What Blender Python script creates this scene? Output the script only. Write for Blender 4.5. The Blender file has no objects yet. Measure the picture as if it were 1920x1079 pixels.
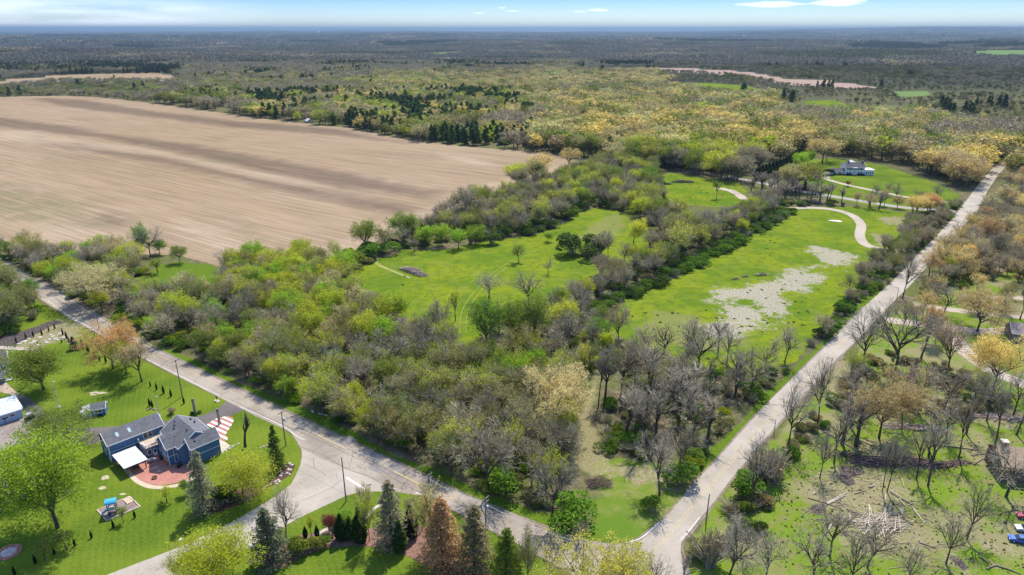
import bpy, bmesh, math, random
import numpy as np
from math import sin, cos, pi, radians, atan, sqrt
from mathutils import Vector, Matrix

# ------------------------------------------------------------------ camera, sky, sun, exposure
F, CH = 1280.0, 105.0                      # focal length in photo pixels, height above ground
PIT = atan((539.5 - 56) / F)
cp, sp = cos(PIT), sin(PIT)
scene = bpy.context.scene
C = scene.collection
cam = bpy.data.objects.new('camera', bpy.data.cameras.new('camera'))
C.objects.link(cam)
cam.data.sensor_width = 36.0
cam.data.lens = 36.0 * F / 1920.0
cam.data.clip_end = 300000
cam.data.clip_start = 1.0
cam.location = (0, 0, CH)
cam.rotation_euler = (pi / 2 - PIT, 0, 0)
scene.camera = cam
SUN_EL, SUN_AZ = radians(57), radians(17)      # azimuth to the right of straight ahead
world = bpy.data.worlds.new('World'); scene.world = world; world.use_nodes = True
sun = bpy.data.objects.new('sun', bpy.data.lights.new('sun', 'SUN')); C.objects.link(sun)
sun.data.energy = 3.7; sun.data.angle = radians(0.8); sun.data.color = (1.0, 0.93, 0.83)
sd = Vector((sin(SUN_AZ) * cos(SUN_EL), cos(SUN_AZ) * cos(SUN_EL), sin(SUN_EL)))
sun.rotation_euler = sd.to_track_quat('Z', 'Y').to_euler()
sun.location = (0, 0, 300)
scene.view_settings.view_transform = 'Standard'
scene.view_settings.look = 'None'
scene.view_settings.exposure = 0.78
scene.view_settings.gamma = 1.0
scene.view_settings.use_curve_mapping = False
cy = scene.cycles
cy.max_bounces = 7; cy.diffuse_bounces = 4; cy.glossy_bounces = 2; cy.transmission_bounces = 4
cy.volume_bounces = 0; cy.transparent_max_bounces = 6
HAZE = 5.5e-5


class NT:
    """small helper round a node tree"""
    def __init__(s, tree):
        s.t = tree; s.n = tree.nodes; s.l = tree.links
        s.n.clear()

    def new(s, typ, **kw):
        n = s.n.new(typ)
        for k, v in kw.items():
            if k.startswith('i_'):
                key = k[2:]
                key = int(key) if key.isdigit() else key.replace('_', ' ')
                s.put(n.inputs[key], v)
            else:
                setattr(n, k, v)
        return n

    def put(s, sock, v):
        if isinstance(v, bpy.types.NodeSocket):
            s.l.new(v, sock)
        elif isinstance(v, bpy.types.Node):
            s.l.new(v.outputs[0], sock)
        else:
            if hasattr(sock.default_value, '__len__') and not isinstance(v, str):
                v = tuple(v) + (1.0,) * (len(sock.default_value) - len(v)) if len(v) < len(sock.default_value) else v
            sock.default_value = v

    def math(s, op, a, b=0.0, c=0.0, clamp=False):
        n = s.n.new('ShaderNodeMath'); n.operation = op; n.use_clamp = clamp
        s.put(n.inputs[0], a); s.put(n.inputs[1], b)
        if op in ('MULTIPLY_ADD',):
            s.put(n.inputs[2], c)
        return n.outputs[0]

    def mix(s, f, a, b, mode='MIX'):
        n = s.n.new('ShaderNodeMix'); n.data_type = 'RGBA'; n.blend_type = mode
        s.put(n.inputs[0], f); s.put(n.inputs[6], a); s.put(n.inputs[7], b)
        return n.outputs[2]

    def noise(s, vec, scale, detail=3.0, rough=0.55):
        n = s.n.new('ShaderNodeTexNoise')
        if vec is not None:
            s.put(n.inputs['Vector'], vec)
        s.put(n.inputs['Scale'], scale); s.put(n.inputs['Detail'], detail); s.put(n.inputs['Roughness'], rough)
        return n.outputs[0]

    def ramp(s, f, lo, hi):
        n = s.n.new('ShaderNodeMapRange'); n.interpolation_type = 'SMOOTHSTEP'
        s.put(n.inputs[0], f); s.put(n.inputs[1], lo); s.put(n.inputs[2], hi)
        return n.outputs[0]

    def scalev(s, vec, v, rot=(0, 0, 0)):
        n = s.n.new('ShaderNodeMapping')
        s.put(n.inputs[0], vec); n.inputs['Scale'].default_value = v; n.inputs['Rotation'].default_value = rot
        return n.outputs[0]


def build_world():
    t = NT(world.node_tree)
    sky = t.new('ShaderNodeTexSky', sky_type='NISHITA', sun_disc=False, sun_elevation=SUN_EL,
                sun_rotation=SUN_AZ, altitude=300.0, air_density=1.0, dust_density=0.6, ozone_density=1.6)
    tc = t.new('ShaderNodeTexCoord')
    sx = t.new('ShaderNodeSeparateXYZ', i_0=tc.outputs['Generated'])
    az = t.math('ARCTAN2', sx.outputs[0], sx.outputs[1])
    hor = t.math('SQRT', t.math('ADD', t.math('MULTIPLY', sx.outputs[0], sx.outputs[0]), t.math('MULTIPLY', sx.outputs[1], sx.outputs[1])))
    el = t.math('ARCTAN2', sx.outputs[2], hor)
    cv = t.new('ShaderNodeCombineXYZ', i_0=az, i_1=t.math('MULTIPLY', el, 9.0), i_2=0.0)
    n1 = t.noise(cv, 5.0, 6.0, 0.55)
    # broad thin cirrus low over the left horizon
    e1 = t.math('MULTIPLY', t.ramp(el, 0.0, 0.008), t.math('SUBTRACT', 1.0, t.ramp(el, 0.020, 0.040)))
    a1 = t.math('SUBTRACT', 1.0, t.ramp(az, -0.52, -0.28))
    cir = t.math('MULTIPLY', t.math('MULTIPLY', e1, a1), t.ramp(n1, 0.30, 0.62))
    e2 = t.math('MULTIPLY', t.ramp(el, 0.028, 0.036), t.math('SUBTRACT', 1.0, t.ramp(el, 0.040, 0.05)))
    a2 = t.math('SUBTRACT', 1.0, t.ramp(az, -0.62, -0.54))
    cir = t.math('MAXIMUM', cir, t.math('MULTIPLY', t.math('MULTIPLY', e2, a2), 0.7))
    # small separate wisps: azimuth, elevation, half sizes, strength
    n2 = t.noise(t.scalev(cv, (6, 9, 1)), 5.0, 5.0, 0.6)
    cl = cir
    for px, py, wx, wy, st in ((1443, 9, 55, 5, .9), (1568, 5, 42, 6, 1.0), (1122, 19, 20, 3, .7), (962, 21, 14, 2.0, .55),
                               (898, 25, 12, 2.0, .5), (942, 15, 8, 1.6, .5), (1086, 22, 14, 2.5, .4), (30, 6, 45, 9, .6)):
        a = (px - 960) / F; b = (py - 539.5) / F
        d = Vector((a, cp - b * sp, -sp - b * cp)).normalized()
        caz = math.atan2(d.x, d.y); cel = math.asin(d.z)
        da = t.math('DIVIDE', t.math('SUBTRACT', az, caz), wx / F)
        de = t.math('DIVIDE', t.math('SUBTRACT', el, cel), wy / F)
        q = t.math('ADD', t.math('MULTIPLY', da, da), t.math('MULTIPLY', de, de))
        q = t.math('ADD', q, t.math('MULTIPLY', t.math('SUBTRACT', n2, 0.5), 2.6))
        m = t.math('MULTIPLY', t.math('SUBTRACT', 1.0, t.ramp(q, 0.1, 1.2)), st)
        cl = t.math('MAXIMUM', cl, m)
    up = t.ramp(el, 0.0, 0.04)
    low = t.mix(t.ramp(el, 0.0, 0.045), (0.56, 0.68, 0.82, 1), (0.21, 0.38, 0.72, 1))
    low = t.mix(t.ramp(el, 0.03, 0.7), low, (1.0, 1.05, 1.1, 1))
    skyc = t.mix(1.0, sky.outputs[0], low, 'MULTIPLY')
    col = t.mix(t.math('MULTIPLY', cl, 0.8), skyc, (6.2, 6.6, 7.2, 1))
    bg = t.new('ShaderNodeBackground', i_0=col, i_1=0.15)
    t.new('ShaderNodeOutputWorld', i_0=bg.outputs[0])


build_world()


# ------------------------------------------------------------------ pixels of the photo to points of the ground
def U(x, y, z=0.0):
    a = (x - 960) / F; b = (y - 539.5) / F
    t = (z - CH) / (-sp - b * cp)
    return (a * t, (cp - b * sp) * t)


def T(X, Y, Z=0.0):
    d = Y * cp + (CH - Z) * sp; v = (CH - Z) * cp - Y * sp
    return (960 + F * X / d, 539.5 + F * v / d)


def depth(X, Y, Z=0.0):
    return Y * cp + (CH - Z) * sp


def hgt(xb, yb, yt):
    X, Y = U(xb, yb); b = (yt - 539.5) / F
    return CH + Y * (-sp - b * cp) / (cp - b * sp)


def poly(pts):
    return np.array([U(*p) for p in pts])


def sdist(px, py, P):
    """signed distance, negative inside"""
    d2 = np.full(px.shape, 1e18); ins = np.zeros(px.shape, bool)
    n = len(P)
    for i in range(n):
        ax, ay = P[i]; bx, by = P[(i + 1) % n]
        ex, ey = bx - ax, by - ay
        L = ex * ex + ey * ey + 1e-12
        t = np.clip(((px - ax) * ex + (py - ay) * ey) / L, 0, 1)
        dx = px - ax - t * ex; dy = py - ay - t * ey
        d2 = np.minimum(d2, dx * dx + dy * dy)
        c = (ay > py) != (by > py)
        with np.errstate(divide='ignore', invalid='ignore'):
            xi = ax + (py - ay) * ex / (ey if ey != 0 else 1e-12)
        ins ^= c & (px < xi)
    d = np.sqrt(d2)
    return np.where(ins, -d, d)


def smooth_line(pts, per=8):
    """Catmull-Rom through ground points"""
    P = np.array(pts, float); out = []
    Q = np.vstack([2 * P[0] - P[1], P, 2 * P[-1] - P[-2]])
    for i in range(1, len(Q) - 2):
        for k in range(per):
            t = k / per
            out.append(0.5 * ((2 * Q[i]) + (-Q[i - 1] + Q[i + 1]) * t + (2 * Q[i - 1] - 5 * Q[i] + 4 * Q[i + 1] - Q[i + 2]) * t * t
                              + (-Q[i - 1] + 3 * Q[i] - 3 * Q[i + 1] + Q[i + 2]) * t ** 3))
    out.append(P[-1])
    return np.array(out)


RNG = np.random.default_rng(7)


def vnoise(x, y, s, seed=0):
    """cheap smooth value noise in numpy, 0..1"""
    x = np.asarray(x) / s; y = np.asarray(y) / s
    xi = np.floor(x).astype(np.int64); yi = np.floor(y).astype(np.int64)
    fx = x - xi; fy = y - yi; fx = fx * fx * (3 - 2 * fx); fy = fy * fy * (3 - 2 * fy)

    def h(a, b):
        v = (a * 374761393 + b * 668265263 + seed * 144269504) & 0xffffffff
        v = ((v ^ (v >> 13)) * 1274126177) & 0xffffffff
        return ((v ^ (v >> 16)) & 0xffff) / 65535.0
    return (h(xi, yi) * (1 - fx) + h(xi + 1, yi) * fx) * (1 - fy) + (h(xi, yi + 1) * (1 - fx) + h(xi + 1, yi + 1) * fx) * fy


def terrain(x, y):
    D = np.hypot(x, y)
    a = np.clip((D - 1700) / 2600, 0, 1); a = a * a * (3 - 2 * a)
    z = a * (78 * (vnoise(x, y * 1.3, 1900, 1) - 0.62) + 26 * (vnoise(x, y, 640, 2) - 0.5))
    b = np.clip((D - 9000) / 20000, 0, 1)
    az = np.arctan2(x, y)
    z = z + b * 120 * (vnoise(x, y, 6000, 3) - 0.55)
    r = np.exp(-((D - 30000) / 9000.0) ** 2) * np.clip((az - 0.25) / 0.25, 0, 1)
    return z + 170 * r


# ------------------------------------------------------------------ materials
MATS = {}


def simple(name, col, rough=0.85, var=0.25, scale=1.2, bump=0.0, metal=0.0, spec=0.3, stretch=(1, 1, 1), detail=4.0):
    """one surface with grain: its base colour moves with two noises"""
    if name in MATS:
        return MATS[name]
    m = bpy.data.materials.new(name); m.use_nodes = True; t = NT(m.node_tree)
    tc = t.new('ShaderNodeTexCoord'); v = t.scalev(tc.outputs['Object'], stretch)
    n = t.noise(v, scale, detail, 0.6); n2 = t.noise(v, scale * 0.17, 2.0)
    f = t.math('ADD', t.math('MULTIPLY', n, 0.65), t.math('MULTIPLY', n2, 0.35))
    f = t.ramp(f, 0.3, 0.7)
    c = t.mix(f, tuple(x * (1 - var) for x in col), tuple(min(1, x * (1 + var)) for x in col))
    b = t.new('ShaderNodeBsdfPrincipled', i_Base_Color=c, i_Roughness=rough, i_Metallic=metal)
    b.inputs['Specular IOR Level'].default_value = spec
    if bump:
        bp = t.new('ShaderNodeBump', i_Height=n); bp.inputs['Strength'].default_value = bump; bp.inputs['Distance'].default_value = 0.1
        t.put(b.inputs['Normal'], bp.outputs[0])
    t.new('ShaderNodeOutputMaterial', i_0=b.outputs[0])
    MATS[name] = m
    return m


def leaf_material():
    m = bpy.data.materials.new('leaf'); m.use_nodes = True; t = NT(m.node_tree)
    at = t.new('ShaderNodeAttribute', attribute_type='INSTANCER', attribute_name='tint')
    g = t.new('ShaderNodeNewGeometry')
    r = t.ramp(g.outputs['Random Per Island'], 0.0, 1.0)
    k = t.mix(r, (0.62, 0.66, 0.6, 1), (1.35, 1.30, 1.25, 1))
    c = t.mix(1.0, at.outputs[0], k, 'MULTIPLY')
    d = t.new('ShaderNodeBsdfDiffuse', i_0=c)
    c2 = t.mix(1.0, c, (1.3, 1.3, 0.95, 1), 'MULTIPLY')
    tr = t.new('ShaderNodeBsdfTranslucent', i_0=c2)
    mx = t.new('ShaderNodeMixShader', i_0=0.5, i_1=d.outputs[0], i_2=tr.outputs[0])
    t.new('ShaderNodeOutputMaterial', i_0=mx.outputs[0])
    return m


def bark_material(name, lo, hi):
    m = bpy.data.materials.new(name); m.use_nodes = True; t = NT(m.node_tree)
    g = t.new('ShaderNodeNewGeometry'); oi = t.new('ShaderNodeObjectInfo')
    f = t.math('ADD', t.math('MULTIPLY', g.outputs['Random Per Island'], 0.5), t.math('MULTIPLY', oi.outputs['Random'], 0.5))
    c = t.mix(f, lo, hi)
    d = t.new('ShaderNodeBsdfDiffuse', i_0=c)
    t.new('ShaderNodeOutputMaterial', i_0=d.outputs[0])
    return m


LEAF = leaf_material()
BARK = bark_material('bark', (0.050, 0.040, 0.032), (0.13, 0.105, 0.082))
TWIG = bark_material('twig', (0.26, 0.22, 0.145), (0.56, 0.485, 0.35))


def mesh_arr(name, V, quads=None, tris=None, mq=None, mt=None, mats=()):
    me = bpy.data.meshes.new(name)
    nq = 0 if quads is None else len(quads); nt = 0 if tris is None else len(tris)
    me.vertices.add(len(V)); me.vertices.foreach_set('co', np.asarray(V, np.float32).ravel())
    idx = []; 
    if nq: idx.append(np.asarray(quads, np.int32).ravel())
    if nt: idx.append(np.asarray(tris, np.int32).ravel())
    idx = np.concatenate(idx)
    me.loops.add(len(idx)); me.loops.foreach_set('vertex_index', idx)
    tot = np.concatenate([np.full(nq, 4, np.int32), np.full(nt, 3, np.int32)])
    st = np.concatenate([[0], np.cumsum(tot)[:-1]]).astype(np.int32)
    me.polygons.add(nq + nt); me.polygons.foreach_set('loop_start', st)
    mi = np.concatenate([np.zeros(nq, np.int32) if mq is None else np.asarray(mq, np.int32), np.zeros(nt, np.int32) if mt is None else np.asarray(mt, np.int32)])
    for m in mats: me.materials.append(m)
    me.polygons.foreach_set('material_index', mi)
    me.update(calc_edges=True)
    return me


class MB:
    """collects boxes, tubes and prisms; build() links them as ONE mesh object"""
    def __init__(s): s.v = []; s.f = []

    def add(s, vs, fs):
        o = len(s.v); s.v += [tuple(v) for v in vs]; s.f += [tuple(i + o for i in f) for f in fs]; return s

    def box(s, x0, x1, y0, y1, z0, z1):
        return s.add([(x0, y0, z0), (x1, y0, z0), (x1, y1, z0), (x0, y1, z0), (x0, y0, z1), (x1, y0, z1), (x1, y1, z1), (x0, y1, z1)],
                     [(0, 3, 2, 1), (4, 5, 6, 7), (0, 1, 5, 4), (1, 2, 6, 5), (2, 3, 7, 6), (3, 0, 4, 7)])

    def tube(s, p0, p1, r0, r1=None, k=8, caps=True):
        r1 = r0 if r1 is None else r1
        a = Vector(p0); b = Vector(p1); d = (b - a).normalized()
        u = d.orthogonal().normalized(); w = d.cross(u)
        vs = [a + (u * cos(2 * pi * i / k) + w * sin(2 * pi * i / k)) * r0 for i in range(k)] + [b + (u * cos(2 * pi * i / k) + w * sin(2 * pi * i / k)) * r1 for i in range(k)]
        fs = [(i, (i + 1) % k, (i + 1) % k + k, i + k) for i in range(k)]
        if caps: fs += [tuple(range(k - 1, -1, -1)), tuple(range(k, 2 * k))]
        return s.add(vs, fs)

    def path(s, pts, r, k=6):
        for a, b in zip(pts[:-1], pts[1:]): s.tube(a, b, r, k=k)
        return s

    def prism(s, pts, z0, z1):
        n = len(pts)
        return s.add([(p[0], p[1], z0) for p in pts] + [(p[0], p[1], z1) for p in pts],
                     [tuple(range(n - 1, -1, -1)), tuple(range(n, 2 * n))] + [(i, (i + 1) % n, (i + 1) % n + n, i + n) for i in range(n)])

    def slab(s, quad, th):
        """a sloping four-cornered slab, thickness downwards"""
        q = [Vector(p) for p in quad]; n = (q[1] - q[0]).cross(q[2] - q[0]).normalized()
        if n.z < 0: q = q[::-1]; n = -n
        l = [p - n * th for p in q]; k = len(q)
        return s.add(l + q, [tuple(range(k - 1, -1, -1)), tuple(range(k, 2 * k))] + [(i, (i + 1) % k, (i + 1) % k + k, i + k) for i in range(k)])

    def build(s, name, m, parent=None, smooth=False):
        me = bpy.data.meshes.new(name); me.from_pydata(s.v, [], s.f); me.materials.append(m); me.update()
        if smooth:
            for p in me.polygons: p.use_smooth = True
        o = bpy.data.objects.new(name, me); C.objects.link(o)
        if parent is not None: o.parent = parent
        return o


def tag(o, label=None, cat=None, group=None, kind=None):
    if label: o['label'] = label
    if cat: o['category'] = cat
    if group: o['group'] = group
    if kind: o['kind'] = kind
    return o


def empty(name, loc, rz=0.0, label=None, cat=None, group=None):
    o = bpy.data.objects.new(name, None); C.objects.link(o)
    o.location = loc; o.rotation_euler = (0, 0, rz); o.empty_display_size = 0.3
    return tag(o, label, cat, group)


def copy_thing(o, loc, rz=0.0, sc=None, label=None, group=None):
    c = o.copy(); C.objects.link(c); c.location = loc; c.rotation_euler = (0, 0, rz)
    if sc is not None: c.scale = (sc, sc, sc) if not hasattr(sc, '__len__') else sc
    if label: c['label'] = label
    if group: c['group'] = group
    for ch in list(o.children):
        d = ch.copy(); C.objects.link(d); d.parent = c
        for g in list(ch.children):
            e = g.copy(); C.objects.link(e); e.parent = d
    return c


# ------------------------------------------------------------------ zones of the ground, corners read off the photo
Z = {}
Z['field'] = [(-160, 186), (0, 182), (120, 180), (180, 182), (330, 199), (500, 224), (660, 241), (760, 262), (870, 275), (1000, 285), (1112, 299), (1040, 322), (950, 350), (850, 390),
              (760, 425), (700, 455), (640, 478), (500, 500), (430, 505), (380, 492), (330, 478), (250, 478), (100, 476), (0, 468), (-200, 450)]
Z['field2'] = [(-160, 160), (0, 151), (110, 141), (200, 138), (300, 137), (332, 143), (320, 152), (230, 152), (120, 152), (60, 158), (0, 163), (-160, 172)]
Z['meadowA'] = [(655, 530), (668, 505), (700, 488), (760, 470), (850, 466), (930, 450), (1000, 442), (1045, 428), (1080, 405), (1110, 391), (1140, 391), (1172, 400), (1185, 418), (1225, 445),
                (1215, 475), (1180, 500), (1110, 530), (1050, 565), (1000, 590), (930, 610), (885, 650), (855, 660), (845, 620), (780, 600), (700, 585)]
Z['meadowB'] = [(1120, 590), (1250, 520), (1380, 455), (1450, 408), (1490, 388), (1620, 388), (1700, 400), (1690, 440), (1655, 480), (1640, 510), (1600, 550), (1540, 610), (1490, 680), (1400, 700), (1330, 690), (1200, 650), (1140, 615)]
Z['meadowC'] = [(1228, 335), (1255, 325), (1330, 335), (1385, 345), (1400, 362), (1390, 385), (1345, 388), (1300, 386), (1255, 378), (1235, 355)]
Z['clearing'] = [(262, 520), (300, 498), (340, 492), (400, 497), (412, 515), (400, 545), (345, 560), (300, 562), (262, 552)]
Z['lawnL'] = [(-260, 560), (60, 560), (95, 578), (165, 620), (300, 692), (410, 746), (477, 780), (533, 805), (555, 826), (565, 845), (563, 874), (546, 909), (517, 932), (440, 978), (348, 1023), (201, 1079), (100, 1130), (-400, 1160)]
Z['lawnB'] = [(452, 1034), (558, 972), (649, 930), (676, 921), (724, 921), (790, 930), (926, 1000), (1000, 1035), (1060, 1080), (1060, 1200), (300, 1200), (350, 1082)]
Z['verge'] = [(205, 600), (290, 645), (380, 686), (480, 730), (600, 782), (733, 845), (880, 912), (960, 940), (1067, 985), (1175, 1018), (1067, 1020), (998, 985), (880, 936), (733, 867), (600, 805), (471, 744), (308, 665), (210, 610)]
Z['corner'] = [(1110, 870), (1160, 850), (1190, 862), (1230, 870), (1290, 890), (1300, 915), (1275, 945), (1236, 985), (1200, 1014), (1160, 1022), (1060, 1012), (1100, 990), (1110, 960), (1130, 930), (1110, 900)]
Z['track'] = [(1085, 890), (1078, 840), (1085, 790), (1100, 740), (1110, 700), (1130, 690), (1120, 740), (1105, 790), (1115, 830), (1150, 870), (1180, 880), (1130, 890)]
Z['vergeR'] = [(1265, 965), (1283, 925), (1300, 890), (1400, 775), (1480, 700), (1560, 625), (1620, 562), (1672, 515), (1678, 524), (1573, 627), (1442, 754), (1340, 866), (1287, 922), (1274, 941)]
Z['lawnR'] = [(1300, 1090), (1290, 1020), (1330, 960), (1400, 880), (1470, 800), (1530, 740), (1640, 620), (1700, 570), (1760, 545), (1920, 500), (2100, 500), (2300, 1200), (1320, 1200)]
Z['farmlawn'] = [(1480, 322), (1505, 300), (1560, 297), (1600, 302), (1660, 312), (1700, 325), (1760, 345), (1800, 366), (1790, 390), (1720, 398), (1640, 388), (1560, 372), (1520, 350), (1470, 335)]
Z['slopemeadow'] = [(1265, 156), (1330, 156), (1400, 161), (1470, 180), (1460, 190), (1400, 191), (1330, 183), (1280, 172), (1230, 170)]
Z['slopemeadow2'] = [(1505, 190), (1560, 188), (1600, 200), (1700, 200), (1760, 208), (1700, 216), (1600, 216), (1520, 206)]
Z['wetland'] = [(1090, 126), (1180, 124), (1290, 127), (1400, 134), (1470, 147), (1560, 153), (1650, 165), (1600, 166), (1480, 160), (1380, 143), (1290, 137), (1180, 131)]
Z['farA'] = [(1610, 96), (1700, 94), (1800, 97), (1920, 96), (1990, 98), (1990, 102), (1880, 105), (1790, 103), (1680, 99)]
Z['farB'] = [(1675, 172), (1740, 171), (1745, 180), (1690, 182)]
Z['farC'] = [(780, 93), (860, 92), (880, 94), (830, 96), (790, 96)]
Z['farD'] = [(1800, 104), (1990, 103), (1990, 109), (1860, 110)]
Z['glade'] = [(835, 245), (880, 240), (900, 247), (880, 253), (845, 253)]
ZW = {k: poly(v) for k, v in Z.items()}
MUD = poly([(1330, 548), (1380, 540), (1430, 535), (1470, 515), (1500, 505), (1500, 515), (1535, 516), (1530, 525), (1500, 532), (1480, 545), (1450, 560), (1445, 575), (1440, 595), (1400, 615), (1385, 632),
            (1335, 630), (1320, 615), (1380, 590), (1400, 578), (1410, 565), (1375, 560), (1340, 558)])
MUD2 = poly([(1530, 462), (1560, 470), (1605, 482), (1610, 490), (1565, 500), (1550, 490)])
LITTER = poly([(1200, 615), (1230, 585), (1300, 590), (1340, 610), (1390, 630), (1420, 640), (1400, 655), (1300, 650), (1220, 640)])
DRYA = poly([(1095, 440), (1130, 405), (1165, 402), (1172, 415), (1165, 440), (1120, 452), (1060, 450), (1045, 440)])
DIRTS = [poly(p) for p in (
    [(1560, 880), (1640, 880), (1700, 930), (1720, 1000), (1640, 1020), (1560, 970), (1530, 925)],
    [(1560, 985), (1600, 980), (1660, 1010), (1640, 1030), (1590, 1015)],
    [(1840, 1010), (1900, 1020), (1912, 1040), (1880, 1050), (1840, 1030)],
    [(1600, 820), (1660, 815), (1760, 870), (1700, 880), (1620, 850)],
    [(1780, 1040), (1820, 1055), (1815, 1072), (1790, 1060)],
    [(1130, 885), (1180, 870), (1235, 885), (1260, 895), (1300, 905), (1285, 925), (1250, 905), (1200, 890)],
    [(1565, 655), (1590, 700), (1690, 730), (1900, 770), (1900, 800), (1700, 780), (1600, 770), (1540, 740)],
    [(1720, 405), (1640, 405), (1660, 425), (1690, 420)],
    [(1640, 440), (1665, 445), (1660, 465), (1640, 462)])]
CHAR = [poly(p) for p in (
    [(1522, 948), (1545, 945), (1552, 962), (1535, 966), (1520, 958)],
    [(1572, 877), (1600, 875), (1625, 888), (1605, 892), (1580, 888)],
    [(1572, 893), (1590, 892), (1605, 908), (1590, 912)],
    [(1570, 995), (1585, 993), (1600, 1010), (1585, 1008)],
    [(1622, 955), (1645, 960), (1640, 972), (1622, 962)],
    [(1780, 1044), (1800, 1046), (1826, 1066), (1806, 1070)],
    [(1600, 852), (1640, 858), (1648, 868), (1610, 862)])]
ROCKG = poly([(20, 650), (60, 622), (110, 600), (150, 610), (165, 640), (100, 645), (60, 655)])
PINK = poly([(-40, 640), (30, 625), (100, 600), (110, 606), (60, 630), (20, 655), (-40, 668)])


FDARK = [poly(p) for p in (
    [(-40, 214), (0, 220), (133, 238), (187, 250), (367, 273), (640, 323), (820, 360), (800, 372), (640, 352), (500, 324), (430, 307), (300, 280), (180, 257), (120, 252), (0, 238), (-40, 232)],
    [(60, 263), (150, 268), (300, 292), (500, 336), (640, 363), (780, 392), (740, 402), (640, 377), (500, 351), (300, 306), (83, 271)],
    [(60, 184), (150, 187), (300, 211), (450, 228), (640, 243), (760, 268), (640, 254), (450, 240), (300, 222), (120, 200)],
    [(190, 402), (232, 415), (225, 424), (195, 418)])]
FPALE = [poly(p) for p in (
    [(-40, 245), (60, 246), (150, 262), (300, 284), (440, 312), (600, 346), (620, 352), (560, 348), (430, 325), (300, 294), (140, 276), (0, 262)],
    [(560, 480), (640, 455), (700, 432), (800, 392), (900, 352), (1000, 322), (1090, 302), (1110, 300), (1040, 322), (860, 390), (700, 460), (560, 500)],
    [(330, 412), (400, 430), (470, 460), (440, 480), (360, 450)], [(70, 420), (200, 430), (240, 445), (90, 445)], [(820, 285), (900, 300), (960, 312), (900, 310), (830, 295)])]
FGREEN = [poly(p) for p in ([(-60, 340), (60, 352), (150, 380), (200, 415), (170, 432), (80, 425), (-60, 400)], [(440, 425), (500, 440), (496, 450), (450, 436)])]
FTRK = [ZW['track']]


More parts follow.
